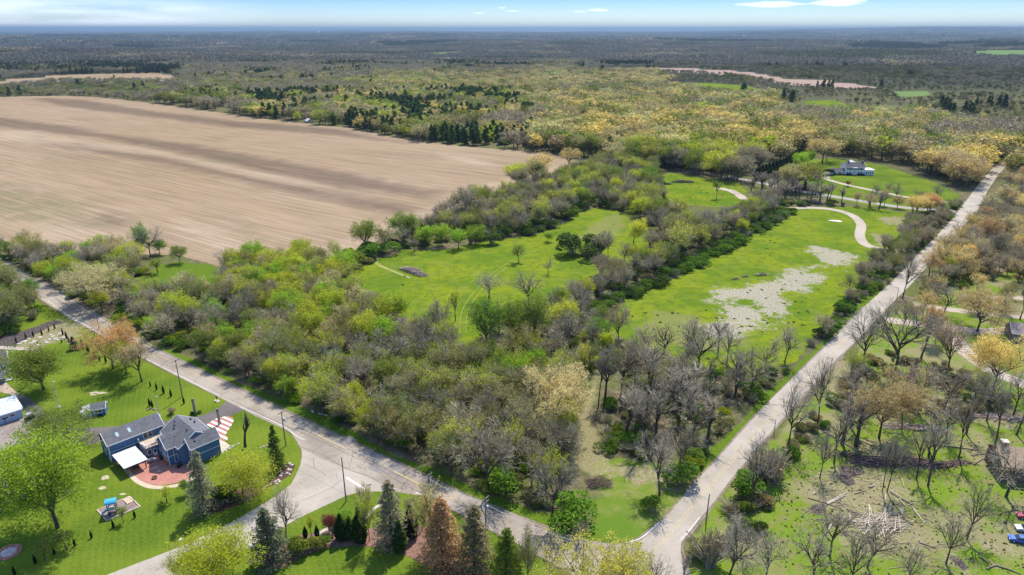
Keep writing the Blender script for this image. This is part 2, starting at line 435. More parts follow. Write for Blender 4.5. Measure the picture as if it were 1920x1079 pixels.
def build_ground():
    cols = np.concatenate([np.linspace(-180, -44, 24)[:-1], np.linspace(-44, 44, 560), np.linspace(44, 180, 24)[1:]])
    cols = np.radians(cols[:-1])                     # closed ring: -180 and 180 are one column
    r = [70.0]
    while r[-1] < 1600: r.append(r[-1] * 1.0058)
    while r[-1] < 52000: r.append(r[-1] * 1.05)
    r = np.array(r); nr, nc = len(r), len(cols)
    R, A = np.meshgrid(r, cols, indexing='ij')
    X = (R * np.sin(A)).ravel(); Y = (R * np.cos(A)).ravel()
    Zc = terrain(X, Y)
    V = np.stack([X, Y, Zc], 1); V = np.vstack([V, [[0, 0, 0]]])
    i = np.arange(nr - 1)[:, None] * nc; j = np.arange(nc)[None, :]; j2 = (j + 1) % nc
    q = np.stack([i + j, i + nc + j, i + nc + j2, i + j2], -1).reshape(-1, 4)[:, ::-1]
    cen = len(V) - 1
    tr = np.stack([np.full(nc, cen), (np.arange(nc) + 1) % nc, np.arange(nc)], 1)
    me = mesh_arr('ground', V, q, tr)
    X = V[:, 0]; Y = V[:, 1]
    wob = (vnoise(X, Y, 9, 5) - .5) * 5 + (vnoise(X, Y, 2.6, 6) - .5) * 2.2

    def msk(Ps, soft, wobk=1.0, only=None):
        out = np.zeros(len(X))
        for P in Ps:
            lo = P.min(0) - soft * 3 - 12; hi = P.max(0) + soft * 3 + 12
            s = np.where((X > lo[0]) & (X < hi[0]) & (Y > lo[1]) & (Y < hi[1]))[0]
            d = sdist(X[s], Y[s], P) + wob[s] * wobk
            out[s] = np.maximum(out[s], np.clip(0.5 - d / (2 * soft), 0, 1))
        return out
    z = ZW
    chans = [
        msk([z['lawnL'], z['lawnB'], z['farmlawn']], .5, .12),
        msk([z['meadowA'], z['meadowB'], z['meadowC'], z['slopemeadow'], z['slopemeadow2'], z['glade']], 1.2, .7),
        msk([z['field'], z['field2']], 1.0, .3),
        msk([MUD, MUD2], 7.0, 2.2),
        msk([z['verge'], z['vergeR'], z['clearing']], .7, .5),
        msk([z['corner']], 2.5, .7),
        msk(DIRTS + [ROCKG], 3.5, 1.3),
        msk([z['lawnR']], 2.0, .3),
        msk([z['wetland']], 4.0, 1.0),
        msk([z['farA'], z['farB'], z['farC'], z['farD']], 8.0, 1.0),
        msk([LITTER, DRYA], 4.0, 1.2),
        msk(CHAR + [PINK], .9, .35),
        msk(FDARK, 9, 1.5), msk(FPALE, 6, 1.5), msk(FGREEN, 12, 3), msk(FTRK, 2.2, .6),
    ]
    for k in range(4):
        a = me.attributes.new('zone%d' % k, 'FLOAT_COLOR', 'POINT')
        arr = np.stack(chans[k * 4:k * 4 + 4], 1).astype(np.float32)
        a.data.foreach_set('color', arr.ravel())
    m = bpy.data.materials.new('ground_cover'); m.use_nodes = True; t = NT(m.node_tree)
    g = t.new('ShaderNodeNewGeometry'); pos = g.outputs['Position']
    n05 = t.noise(pos, 1.7, 3.0, .6); n3 = t.noise(pos, .28, 4.0, .6); n20 = t.noise(pos, .045, 4.0, .6); n200 = t.noise(pos, .0045, 4.0, .6)
    ch = []
    for k in range(4):
        at = t.new('ShaderNodeAttribute', attribute_name='zone%d' % k)
        s = t.new('ShaderNodeSeparateColor', i_0=at.outputs['Color'])
        ch += [s.outputs[0], s.outputs[1], s.outputs[2], at.outputs['Alpha']]

    def edge(c, k=0.35, w=0.12, nn=None):
        nn = n05 if nn is None else nn
        v = t.ramp(t.math('ADD', c, t.math('MULTIPLY', t.math('SUBTRACT', nn, .5), k)), .5 - w, .5 + w)
        return t.math('MULTIPLY', v, t.ramp(c, .02, .30)) if k > .45 else v
    # woodland floor: leaf litter with green undergrowth
    base = t.mix(t.ramp(n3, .38, .62), (.10, .082, .05), (.18, .15, .09))
    base = t.mix(t.math('MULTIPLY', t.ramp(n20, .42, .6), t.ramp(n05, .3, .6)), base, (.10, .13, .03))
    # a far country of woods: slow changes of tone
    base = t.mix(t.ramp(n200, .5, .62), base, (.085, .088, .045))
    sp_ = t.new('ShaderNodeSeparateXYZ', i_0=pos)
    base = t.mix(t.ramp(sp_.outputs[1], 1000.0, 1500.0), base, t.mix(t.ramp(n200, .35, .65), (.050, .052, .036), (.075, .082, .045)))
    lawnc = t.mix(t.ramp(n20, .34, .66), (.052, .108, .008), (.128, .178, .016))
    lawnc = t.mix(t.ramp(n05, .3, .75), lawnc, t.mix(.5, lawnc, (.17, .21, .03)))
    st = t.new('ShaderNodeTexWave', wave_type='BANDS', bands_direction='X')
    t.put(st.inputs['Vector'], t.scalev(pos, (1, 1, 1), (0, 0, radians(-25)))); t.put(st.inputs['Scale'], .22); t.put(st.inputs['Distortion'], 2.5); t.put(st.inputs['Detail Scale'], .3)
    lawnc = t.mix(t.math('MULTIPLY', t.ramp(st.outputs[1], .3, .7), .09), lawnc, (.21, .255, .045))
    lawnc = t.mix(t.math('MULTIPLY', t.ramp(n3, .60, .74), .5), lawnc, (.17, .19, .035))
    c = base
    rg = t.mix(t.ramp(n3, .34, .56), (.20, .185, .075), (.14, .215, .02))
    rg = t.mix(t.math('MULTIPLY', t.ramp(n05, .52, .7), .7), rg, (.09, .13, .025))
    rg = t.mix(t.math('MULTIPLY', t.ramp(n20, .50, .62), .7), rg, (.25, .21, .125))
    c = t.mix(edge(ch[7], .5, .2, n3), c, rg)
    c = t.mix(edge(ch[0], .1, .1), c, lawnc)
    mead = t.mix(t.ramp(n20, .38, .60), (.105, .175, .010), (.19, .235, .012))
    mead = t.mix(t.math('MULTIPLY', t.ramp(n3, .42, .66), .7), mead, (.085, .135, .02))
    mead = t.mix(t.math('MULTIPLY', t.ramp(n05, .46, .66), .6), mead, (.06, .095, .02))
    mead = t.mix(t.math('MULTIPLY', t.ramp(t.noise(pos, .11, 5.0, .7), .50, .62), .35), mead, (.19, .205, .04))
    c = t.mix(edge(ch[1]), c, mead)
    dry = t.mix(t.ramp(n05, .35, .65), (.22, .20, .08), (.16, .19, .045))
    c = t.mix(t.math('MULTIPLY', edge(ch[10], .7, .35, n3), .75), c, dry)
    cor = t.mix(t.ramp(n3, .4, .65), (.13, .19, .025), (.21, .21, .07))
    cor = t.mix(t.ramp(n20, .40, .60), cor, (.10, .17, .02))
    c = t.mix(edge(ch[5], .4, .2), c, cor)
    gr = t.mix(t.ramp(n05, .3, .7), (.06, .12, .010), (.13, .185, .02))
    c = t.mix(edge(ch[4], .3), c, gr)
    # tilled field: rows, broad bands of dark and pale soil
    fv = t.scalev(pos, (1, 1, 1), (0, 0, radians(34)))
    rows = t.noise(t.scalev(fv, (.004, .12, 1)), 3.0, 5.0, .65)
    rows2 = t.noise(t.scalev(fv, (.010, .42, 1)), 1.0, 3.0, .8)
    bands = t.noise(t.scalev(fv, (.0009, .011, 1)), 2.3, 4.0, .6)
    soil = t.mix(t.ramp(bands, .30, .50), (.27, .195, .125), (.33, .24, .15))
    soil = t.mix(t.math('MULTIPLY', ch[12], .9), soil, (.155, .112, .085))
    soil = t.mix(t.math('MULTIPLY', ch[13], .85), soil, (.34, .265, .185))
    soil = t.mix(t.math('MULTIPLY', t.math('MULTIPLY', ch[14], t.ramp(n20, .35, .6)), .85), soil, (.17, .17, .08))
    soil = t.mix(t.math('MULTIPLY', t.ramp(rows, .48, .60), .45), soil, (.36, .285, .20))
    soil = t.mix(t.math('MULTIPLY', t.ramp(rows2, .44, .58), .5), soil, (.15, .11, .078))
    soil = t.mix(t.math('MULTIPLY', t.ramp(n05, .45, .6), .4), soil, (.37, .29, .20))
    soil = t.mix(t.math('MULTIPLY', t.ramp(t.noise(t.scalev(fv, (.004, .012, 1)), 2.0, 4.0, .6), .60, .72), .45), soil, (.15, .15, .07))
    soil = t.mix(t.math('MULTIPLY', ch[12], .4), soil, t.mix(1.0, soil, (.60, .56, .56, 1), 'MULTIPLY'))
    soil = t.mix(t.math('MULTIPLY', ch[13], .7), soil, t.mix(1.0, soil, (1.22, 1.22, 1.22, 1), 'MULTIPLY'))
    soil = t.mix(t.ramp(n200, .35, .65), soil, t.mix(1.0, soil, (.90, .88, .82, 1), 'MULTIPLY'))
    c = t.mix(edge(ch[2], .15), c, soil)
    mud = t.mix(t.ramp(n05, .36, .56), (.17, .16, .09), (.40, .355, .285))
    nm = t.math('ADD', .04, t.math('ADD', t.math('MULTIPLY', n3, .6), t.math('MULTIPLY', t.noise(pos, .8, 5.0, .7), .4)))
    c = t.mix(t.math('MULTIPLY', edge(ch[3], 3.4, .22, nm), .9), c, mud)
    dirt = t.mix(t.ramp(n05, .35, .68), (.19, .165, .085), (.34, .28, .19))
    c = t.mix(t.math('MULTIPLY', edge(ch[6], 2.8, .28, n3), .8), c, dirt)
    c = t.mix(edge(ch[8], .2, .2), c, t.mix(t.ramp(n20, .3, .7), (.30, .20, .155), (.36, .27, .22)))
    c = t.mix(edge(ch[9], .2, .2), c, (.13, .20, .06))
    c = t.mix(edge(ch[11], .5, .2), c, t.mix(t.ramp(n05, .4, .7), (.05, .042, .045), (.17, .14, .12)))
    c = t.mix(t.math('MULTIPLY', edge(ch[15], 1.8, .35, n3), .75), c, t.mix(t.ramp(n05, .35, .65), (.20, .19, .07), (.31, .265, .16)))
    bp = t.new('ShaderNodeBump', i_Height=n05); bp.inputs['Strength'].default_value = .5; bp.inputs['Distance'].default_value = .35
    b = t.new('ShaderNodeBsdfDiffuse', i_0=c, i_Normal=bp.outputs[0])
    t.new('ShaderNodeOutputMaterial', i_0=b.outputs[0])
    me.materials.append(m)
    o = bpy.data.objects.new('ground', me); C.objects.link(o); o['kind'] = 'structure'


build_ground()


# ------------------------------------------------------------------ roads, drives, paths
def asphalt(name, lo, hi, crack=0.5):
    m = bpy.data.materials.new(name); m.use_nodes = True; t = NT(m.node_tree)
    g = t.new('ShaderNodeNewGeometry'); pos = g.outputs['Position']
    n = t.noise(pos, .09, 5, .6); f = t.noise(pos, 2.5, 3, .7); s = t.noise(t.scalev(pos, (1, 1, 1)), .5, 4, .6)
    c = t.mix(t.ramp(n, .35, .65), lo, hi)
    c = t.mix(t.math('MULTIPLY', t.ramp(f, .4, .8), .25), c, tuple(x * .6 for x in lo))
    c = t.mix(t.math('MULTIPLY', t.ramp(s, .56, .72), .45), c, tuple(x * .62 for x in lo))
    wn = t.new('ShaderNodeTexNoise'); t.put(wn.inputs['Vector'], pos); wn.inputs['Scale'].default_value = .35
    wv = t.new('ShaderNodeVectorMath', operation='MULTIPLY_ADD'); t.put(wv.inputs[0], wn.outputs['Color']); wv.inputs[1].default_value = (5, 5, 5); t.put(wv.inputs[2], pos)
    vo = t.new('ShaderNodeTexVoronoi', feature='DISTANCE_TO_EDGE'); t.put(vo.inputs['Vector'], wv.outputs[0]); vo.inputs['Scale'].default_value = .13
    cr = t.math('SUBTRACT', 1.0, t.ramp(vo.outputs['Distance'], .004, .014))
    cr = t.math('MULTIPLY', cr, t.math('MULTIPLY', t.ramp(t.noise(pos, .06, 2, .5), .42, .58), crack))
    c = t.mix(cr, c, tuple(x * .25 for x in lo))
    b = t.new('ShaderNodeBsdfPrincipled', i_Base_Color=c, i_Roughness=.9); b.inputs['Specular IOR Level'].default_value = .2
    t.new('ShaderNodeOutputMaterial', i_0=b.outputs[0])
    return m


ROADM = asphalt('worn_asphalt', (.25, .21, .17), (.36, .31, .25), .75)
ROADR = asphalt('pale_asphalt', (.33, .29, .235), (.41, .36, .30), .35)
DRIVEM = asphalt('dark_asphalt', (.11, .095, .088), (.155, .135, .125), .1)
PADM = asphalt('gravel_pad', (.21, .165, .135), (.29, .245, .21), .1)
GRAVM = asphalt('pale_gravel', (.36, .295, .235), (.43, .36, .29), 0)


def sheet(name, pix, m, z, world=False, label=None):
    P = np.array(pix) if world else poly(pix)
    me = bpy.data.meshes.new(name); me.from_pydata([(p[0], p[1], z) for p in P], [], [tuple(range(len(P)))])
    me.materials.append(m); me.update()
    if me.polygons[0].normal.z < 0: me.flip_normals()
    o = bpy.data.objects.new(name, me); C.objects.link(o); o['kind'] = 'structure'
    if label: o['label'] = label
    return o


def ribbon(name, pix, w, m, z, per=8, kind='structure', parent=None, dashes=None, world=False, w1=None):
    L = smooth_line([p if world else U(*p) for p in pix], per)
    n = len(L); d = np.gradient(L, axis=0); d /= np.linalg.norm(d, axis=1)[:, None] + 1e-9
    N = np.stack([-d[:, 1], d[:, 0]], 1); ww = np.linspace(w, w1 if w1 else w, n)[:, None]
    a = L + N * ww / 2; b = L - N * ww / 2
    V = np.vstack([np.c_[a, np.full(n, z)], np.c_[b, np.full(n, z)]])
    i = np.arange(n - 1)
    q = np.stack([i + n, i + n + 1, i + 1, i], 1)
    if dashes: q = q[dashes(i)]
    me = mesh_arr(name, V, q, mats=[m])
    o = bpy.data.objects.new(name, me); C.objects.link(o)
    if kind: o['kind'] = kind
    if parent: o.parent = parent
    return o


north = [(-120, 425), (0, 487), (28, 502), (67, 524), (107, 545), (200, 602), (273, 645), (308, 662), (400, 706), (471, 740), (533, 771), (588, 796), (667, 832), (734, 863), (800, 895), (880, 932), (942, 954), (998, 980), (1067, 1006), (1130, 1019), (1175, 1020), (1202, 1012)]
west = [(1236, 983), (1274, 940), (1287, 921), (1340, 866), (1408, 790), (1442, 753), (1522, 675), (1572, 627), (1622, 574), (1677, 524), (1716, 483), (1776, 422), (1805, 386), (1830, 352), (1853, 324), (1880, 300)]
east = [(1895, 302), (1872, 328), (1853, 356), (1835, 392), (1803, 428), (1757, 478), (1714, 528), (1661, 580), (1609, 636), (1570, 672), (1461, 792), (1397, 868), (1370, 899), (1344, 935), (1312, 973), (1287, 1006), (1277, 1018), (1276, 1035), (1283, 1060), (1289, 1079), (1310, 1200)]
southR = [(1130, 1200), (1120, 1120), (1070, 1075), (1000, 1038), (942, 1004), (926, 999), (860, 962), (791, 930)]
road1 = sheet('road', north + west + east + southR + [(724, 920.5), (676, 921), (649, 929), (558, 972), (453, 1033), (350, 1082), (200, 1150), (100, 1130), (201, 1079), (348, 1023), (440, 978), (517, 932), (546, 909),
              (554, 894), (563, 874), (566, 857), (565, 844), (555, 826), (546, 812), (533, 805), (477, 780), (446, 763), (410, 745), (303, 691), (165, 616), (130, 597), (86, 568), (47, 543), (0, 512), (-120, 445)], ROADM, .02)
# paler worn lanes on the right-hand road and the side street
sheet('road_overlay', [(1150, 1200), (1150, 1100), (1165, 1050), (1200, 1016)] + west[:-1] + east[1:-1] + [(1300, 1200)], ROADR, .026)
sheet('side_street_surface', [(566, 842), (620, 868), (700, 900), (760, 922), (724, 922), (676, 922.5), (649, 930), (558, 973), (453, 1034), (350, 1083), (201, 1150), (102, 1129), (202, 1078), (348, 1022), (440, 977), (517, 931), (546, 908), (554, 893), (563, 873), (566, 857)], ROADR, .028)
SHOULD = simple('road_shoulder', (.20, .165, .13), .95, .4, 1.5)
ribbon('gravel_shoulder', [(0, 485), (107, 543), (200, 600), (308, 660), (471, 738), (588, 794), (734, 861), (880, 930), (998, 978), (1100, 1014), (1175, 1019), (1236, 981), (1274, 939)], .8, SHOULD, .012)
ribbon('gravel_shoulder', [(1620, 575), (1522, 674), (1408, 789), (1340, 865), (1287, 920)], .8, SHOULD, .012)
ribbon('gravel_shoulder', [(1290, 1079), (1277, 1035), (1279, 1017), (1313, 974), (1371, 899), (1461, 792), (1570, 673), (1660, 581)], 1.3, SHOULD, .012)
PAINTY = simple('yellow_paint', (.50, .38, .16), .8, .35, 2.0)
PAINTW = simple('white_paint', (.72, .70, .66), .8, .2, 2.0)
YM1 = [(55, 528), (95, 551), (150, 583), (250, 640), (330, 683), (410, 722), (480, 760), (520, 778), (595, 816)]
ribbon('yellow_line', YM1, .14, PAINTY, .034)
ribbon('yellow_line', [(595, 816), (620, 828), (650, 842)], .32, PAINTY, .034)
ribbon('yellow_line', [(739, 884), (790, 910), (850, 936)], .32, PAINTY, .034)
ribbon('yellow_line', [(850, 936), (910, 964), (955, 984)], .14, PAINTY, .034)
for off in (-3, 3):
    ribbon('yellow_line', [(1225 + off, 1034), (1270 + off, 985), (1330 + off, 913), (1400 + off, 832), (1440 + off, 789), (1520 + off, 706), (1590 + off, 632)], .11, PAINTY, .034)
ribbon('white_edge_line', [(89, 564), (130, 593), (168, 614), (250, 661), (303, 688), (411, 742)], .13, PAINTW, .034)
ribbon('white_edge_line', [(112, 551), (200, 606), (273, 649), (308, 666)], .1, PAINTW, .034)
ribbon('white_edge_line', [(450, 763), (500, 785), (535, 802), (552, 815), (572, 826)], .13, PAINTW, .034)
ribbon('white_edge_line', [(1172, 1018), (1202, 1009), (1236, 980)], .2, PAINTW, .034)
ribbon('white_edge_line', [(1276, 1012), (1290, 998), (1312, 970)], .15, PAINTW, .034)
ribbon('stop_line', [(649, 895.5), (683, 917)], .6, PAINTW, .036)
ribbon('white_edge_line', [(780, 924), (800, 932)], .3, PAINTW, .036)
CURB = simple('kerb_concrete', (.55, .53, .50), .9, .2, 1.0)
mb = MB(); L = smooth_line([U(*p) for p in ((452, 1034), (470, 1026), (480, 1022))], 3)
for a, b in zip(L[:-1], L[1:]): mb.tube((a[0], a[1], .02), (b[0], b[1], .02), .35, k=6)
o = mb.build('kerb', CURB); o['kind'] = 'structure'
# long cracks sealed in dark tar, seen on the big junction
TAR = simple('crack_sealer', (.10, .085, .075), .8, .3, 2.0)
for k, c in enumerate((
        [(430, 748), (470, 768), (520, 792), (580, 818), (640, 846), (700, 874), (752, 906), (790, 925)], [(560, 837), (610, 856), (650, 880), (690, 893), (725, 915)],
        [(590, 815), (660, 846), (735, 886), (800, 915)], [(617, 838), (647, 824), (660, 820)], [(680, 870), (700, 850), (712, 832)], [(655, 876), (662, 848), (654, 832)],
        [(1010, 0), ] * 0 or [(565, 940), (620, 916), (640, 900)], [(578, 874), (600, 884), (610, 892)], [(588, 860), (589, 878)], [(742, 925), (765, 900), (782, 885)],
        [(290, 1071), (330, 1050), (400, 1022)], [(335, 1029), (345, 1042)], [(360, 1020), (372, 1034)],
        [(110, 575), (160, 607), (200, 628)], [(330, 672), (420, 716), (465, 738)], [(1010, 1002), (1016, 994), (1022, 985)], [(1000, 1012), (1006, 1000), (1014, 990)])):
    if len(c) > 1: ribbon('tar_crack', c, .11, TAR, .032)
for c in ([(745, 905), (765, 888), (800, 870)], [(700, 880), (735, 862), (750, 848)], [(630, 820), (600, 838), (585, 850)]):
    ribbon('tyre_mark', c, .3, simple('tyre_rubber_mark', (.20, .18, .165), .9, .1), .031)
PATCH = simple('asphalt_patch', (.215, .195, .18), .9, .15, .7)
for q in ([(100, 556), (150, 585), (156, 592), (120, 578)], [(622, 830), (655, 817), (672, 826), (640, 842)], [(700, 868), (728, 878), (716, 890), (690, 880)], [(735, 872), (760, 884), (748, 896), (728, 888)]):
    sheet('asphalt_patch', q, PATCH, .030)

sheet('driveway', [(36, 748), (48, 744), (60, 750), (73, 761), (100, 791), (118, 803), (160, 802), (200, 801), (250, 797), (306, 790), (362, 783), (385, 777), (406, 768), (420, 757), (424, 751), (456, 766), (452, 772), (440, 776), (429, 782), (412, 790), (398, 797), (345, 812), (300, 822), (185, 830), (160, 835), (110, 812), (60, 800)], DRIVEM, .016)
sheet('gravel_pad', [(-60, 800), (0, 796), (38, 778), (60, 790), (110, 812), (160, 830), (120, 828), (60, 838), (12, 841), (0, 851), (-60, 880)], PADM, .012)
sheet('yard_dirt', [(-60, 720), (10, 716), (30, 735), (48, 744), (36, 750), (20, 740), (0, 735), (-60, 740)], simple('trodden_dirt', (.34, .26, .19), .95, .3, .8), .010)
ribbon('garden_path', [(-20, 651), (20, 653), (50, 655), (70, 661), (82, 668)], 2.4, GRAVM, .012)
ribbon('curved_driveway', [(1448, 390), (1480, 391), (1520, 390), (1560, 393), (1595, 403), (1614, 420), (1612, 442), (1622, 458), (1645, 466), (1680, 470), (1716, 470)], 5.2, GRAVM, .012, per=14)
ribbon('curved_driveway', [(1340, 352), (1352, 354), (1370, 358), (1385, 366), (1396, 374)], 6.0, GRAVM, .012)
FARROAD = asphalt('grey_road', (.28, .26, .235), (.34, .32, .29), 0)
ribbon('back_road', [(1180, 299), (1240, 311), (1300, 322), (1400, 338), (1470, 352), (1540, 365), (1620, 378), (1700, 390), (1790, 396)], 6.5, FARROAD, .014)
ribbon('farm_driveway', [(1560, 326), (1512, 322), (1505, 322), (1540, 333), (1580, 345), (1640, 358), (1700, 370), (1740, 377), (1790, 380), (1822, 378)], 4.5, GRAVM, .016)
sheet('farm_driveway_apron', [(1500, 321), (1545, 320), (1560, 326), (1556, 334), (1530, 334)], GRAVM, .018)
ribbon('parcel_driveway', [(1712, 570), (1760, 578), (1810, 584), (1860, 590), (1930, 594)], 5, GRAVM, .012)
ribbon('parcel_driveway', [(1660, 600), (1710, 606), (1780, 615), (1850, 622), (1950, 614)], 6, GRAVM, .013)
ribbon('parcel_driveway', [(1785, 628), (1800, 650), (1830, 675), (1870, 700), (1940, 728)], 6, GRAVM, .014)
ribbon('parcel_driveway', [(1688, 466), (1705, 470), (1725, 474)], 5, GRAVM, .016)
ribbon('parcel_driveway', [(1800, 555), (1860, 558), (1930, 560)], 4, GRAVM, .012)
DIRTP = simple('worn_track', (.30, .25, .16), .95, .35, .6)
for o_ in (-1.2, 1.2):
    pts = [U(*p) for p in [(868, 625), (870, 590), (885, 560), (920, 520), (970, 485), (1000, 470)]]
    pts = [(a + o_, b) for a, b in pts]
    ribbon('wheel_track', pts, .3, simple('pressed_grass', (.20, .23, .035), .95, .3, .8), .008, world=True)
ribbon('worn_path', [(702, 488), (712, 498), (745, 512), (770, 522)], 1.6, simple('trodden_grass', (.24, .24, .07), .95, .3, .8), .008)
# ------------------------------------------------------------------ tree shapes
def segs_mesh(P0, P1, R0, R1, k, rng):
    d = P1 - P0; L = np.linalg.norm(d, axis=1)[:, None] + 1e-9; d = d / L
    ref = np.where(np.abs(d[:, 2:3]) < .9, [[0, 0, 1.]], [[1., 0, 0]])
    u = np.cross(d, ref); u /= np.linalg.norm(u, axis=1)[:, None]; w = np.cross(d, u)
    n = len(P0)
    if k == 2:      # a twig: a flat blade
        a = rng.random(n)[:, None] * pi; s = u * np.cos(a) + w * np.sin(a)
        V = np.stack([P0 - s * R0[:, None], P0 + s * R0[:, None], P1 + s * R1[:, None], P1 - s * R1[:, None]], 1).reshape(-1, 3)
        return V, (np.arange(n)[:, None] * 4 + np.arange(4)[None])
    ang = np.arange(k) * 2 * pi / k
    ring = u[:, None] * np.cos(ang)[None, :, None] + w[:, None] * np.sin(ang)[None, :, None]
    V = np.concatenate([P0[:, None] + ring * R0[:, None, None], P1[:, None] + ring * R1[:, None, None]], 1).reshape(-1, 3)
    i = np.arange(k); j = (i + 1) % k
    q = np.stack([i, j, j + k, i + k], 1)
    return V, (np.arange(n)[:, None, None] * 2 * k + q[None]).reshape(-1, 4)


def leaf_tris(cen, size, rng, flat=0.0):
    n = len(cen)
    a = rng.normal(size=(n, 3)); a[:, 2] *= (1 - flat); a /= np.linalg.norm(a, axis=1)[:, None]
    b = rng.normal(size=(n, 3)); b -= a * (a * b).sum(1)[:, None]; b /= np.linalg.norm(b, axis=1)[:, None]
    s = (size * (.6 + .8 * rng.random(n)))[:, None]
    V = np.stack([cen + a * s * .6, cen - a * s * .4 + b * s * .5, cen - a * s * .4 - b * s * .5], 1).reshape(-1, 3)
    return V, np.arange(n * 3).reshape(-1, 3)


def grow(rng, trunk=.28, limbs=5, spread=.9, up=.35, twigs=(5, 5, 4), lens=(.36, .24, .14, .08), jit=.35, multi=1, lean=0.0, r0=.021):
    """branch segments of a tree one unit high: arrays per level, plus tip points"""
    S = [[], [], [], [], []]; tips = []

    def branch(p, d, L, r, lev):
        nseg = (5, 4, 3, 2, 1)[lev]
        pts = [p]; dirs = [d]
        for i in range(nseg):
            d = d + rng.normal(size=3) * jit * (.18, .3, .35, .4, .3)[lev] + np.array([0, 0, up * (.0, .22, .16, .1, .05)[lev]])
            d = d / np.linalg.norm(d)
            q = p + d * L / nseg
            ra = r * (1 - .62 * i / nseg); rb = r * (1 - .62 * (i + 1) / nseg)
            S[lev].append((p, q, ra, rb)); p = q; pts.append(p); dirs.append(d)
        if lev == 4 or lev > len(twigs): tips.append(p); return
        n = limbs if lev == 0 else twigs[lev - 1]
        for k in range(n):
            t = (.55 + .45 * (k + rng.random() * .6) / n) if lev == 0 else (.22 + .78 * (k + rng.random() * .8) / n)
            t = min(t, .999) * nseg; i = int(t); f = t - i
            q = pts[i] * (1 - f) + pts[i + 1] * f
            dd = dirs[i + 1]
            az = 2 * pi * (k * .618 + rng.random() * .35)
            s = np.array([cos(az), sin(az), 0.]) if lev == 0 else rng.normal(size=3)
            s = s - dd * (s @ dd); s /= np.linalg.norm(s) + 1e-9
            a = spread * (.55 + .5 * rng.random())
            nd = dd * cos(a) + s * sin(a); nd[2] += up * .3; nd /= np.linalg.norm(nd)
            branch(q, nd, lens[lev] * (.75 + .5 * rng.random()) * (1.0 if lev else (1.15 - .35 * t / nseg)), r * (.62, .5, .5, .6)[lev], lev + 1)
        if lev: branch(p, d, lens[lev] * .8, r * .38, lev + 1)
    for m_ in range(multi):
        a = rng.random() * 2 * pi
        ln = lean + (.35 if multi > 1 else 0)
        d = np.array([ln * cos(a), ln * sin(a), 1.]); d /= np.linalg.norm(d)
        branch(np.array([0, 0, -.01]), d, trunk * 1.9, r0, 0)
    return S, np.array(tips)


def normalise(S, tips):
    zs = np.concatenate([np.array([s[1][2] for s in L]) for L in S if L]); k = 1 / zs.max()
    pts = np.concatenate([np.array([s[1][:2] for s in L]) for L in S if L])
    rad = np.percentile(np.hypot(pts[:, 0], pts[:, 1]), 92) * k
    S2 = []
    for L in S:
        if not L: S2.append(None); continue
        P0 = np.array([s[0] for s in L]) * k; P1 = np.array([s[1] for s in L]) * k
        S2.append((P0, P1, np.array([s[2] for s in L]), np.array([s[3] for s in L])))
    return S2, tips * k, rad


TREES = {}        # kind -> list of (trunk mesh, crown mesh, joined mesh, radius for height 1)


def join_lists(parts):
    V = []; Q = []; Tt = []; mq = []; mt = []; o = 0
    for v, f, m in parts:
        if len(f) == 0: continue
        V.append(v)
        if f.shape[1] == 4: Q.append(f + o); mq.append(np.full(len(f), m))
        else: Tt.append(f + o); mt.append(np.full(len(f), m))
        o += len(v)
    return (np.vstack(V), np.vstack(Q) if Q else None, np.vstack(Tt) if Tt else None, np.concatenate(mq) if mq else None, np.concatenate(mt) if mt else None)


def broadleaf(kind, n, leaves, size, twr=.0026, spreadL=.035, keep=1.0, fill=0.0, seed=1, split=True, levels=4, **kw):
    out = []
    for v in range(n):
        rng = np.random.default_rng(seed * 100 + v)
        S, tips = grow(rng, **kw)
        S, tips, rad = normalise(S, tips)
        tr = []
        for lev, k in ((0, 6), (1, 4)):
            if S[lev] is not None: tr.append(segs_mesh(*S[lev], k, rng) + (0,))
        cr = []
        for lev, k in ((2, 3), (3, 2), (4, 2)):
            if lev < levels + 1 and S[lev] is not None:
                P0, P1, R0, R1 = S[lev]
                if lev >= 3:
                    sel = rng.random(len(P0)) < keep; P0, P1, R0, R1 = P0[sel], P1[sel], R0[sel], R1[sel]
                    w = twr * (1.0 if lev == 3 else .75)
                    R0 = np.full(len(P0), w); R1 = R0 * .55
                    cr.append(segs_mesh(P0, P1, R0, R1, 2, rng) + (1,))
                else:
                    cr.append(segs_mesh(P0, P1, np.maximum(R0, .003), np.maximum(R1, .0022), k, rng) + (0,))
        if leaves:
            # clumps sit on the twig ends, some clumps stay thin
            wgt = rng.random(len(tips)) ** 1.4 + .08; wgt /= wgt.sum()
            c = tips[rng.choice(len(tips), leaves, p=wgt)] + rng.normal(size=(leaves, 3)) * spreadL * np.array([1, 1, .8])
            if fill:
                m = int(leaves * fill); e = rng.normal(size=(m, 3)); e /= np.linalg.norm(e, axis=1)[:, None]
                c[:m] = np.array([0, 0, .56]) + e * np.array([rad * .95, rad * .95, .40]) * (.72 + .28 * np.sin(e[:, :1] * 5 + v) * np.cos(e[:, 1:2] * 4 + 2 * v)) * (rng.random(m) ** .3)[:, None]
                c[:m, 2] = np.maximum(c[:m, 2], .30 + .1 * rng.random(m))
            lv, lt = leaf_tris(c, np.full(leaves, size), rng)
            cr.append((lv, lt, 2))
        mats = [BARK, TWIG, LEAF]
        tv = join_lists(tr)
        trunk = mesh_arr('trunk', *tv, mats=mats); 
        crown = mesh_arr('crown', *join_lists(cr), mats=mats)
        both = mesh_arr('tree', *join_lists(tr + cr), mats=mats)
        out.append((trunk, crown, both, rad))
    TREES[kind] = out


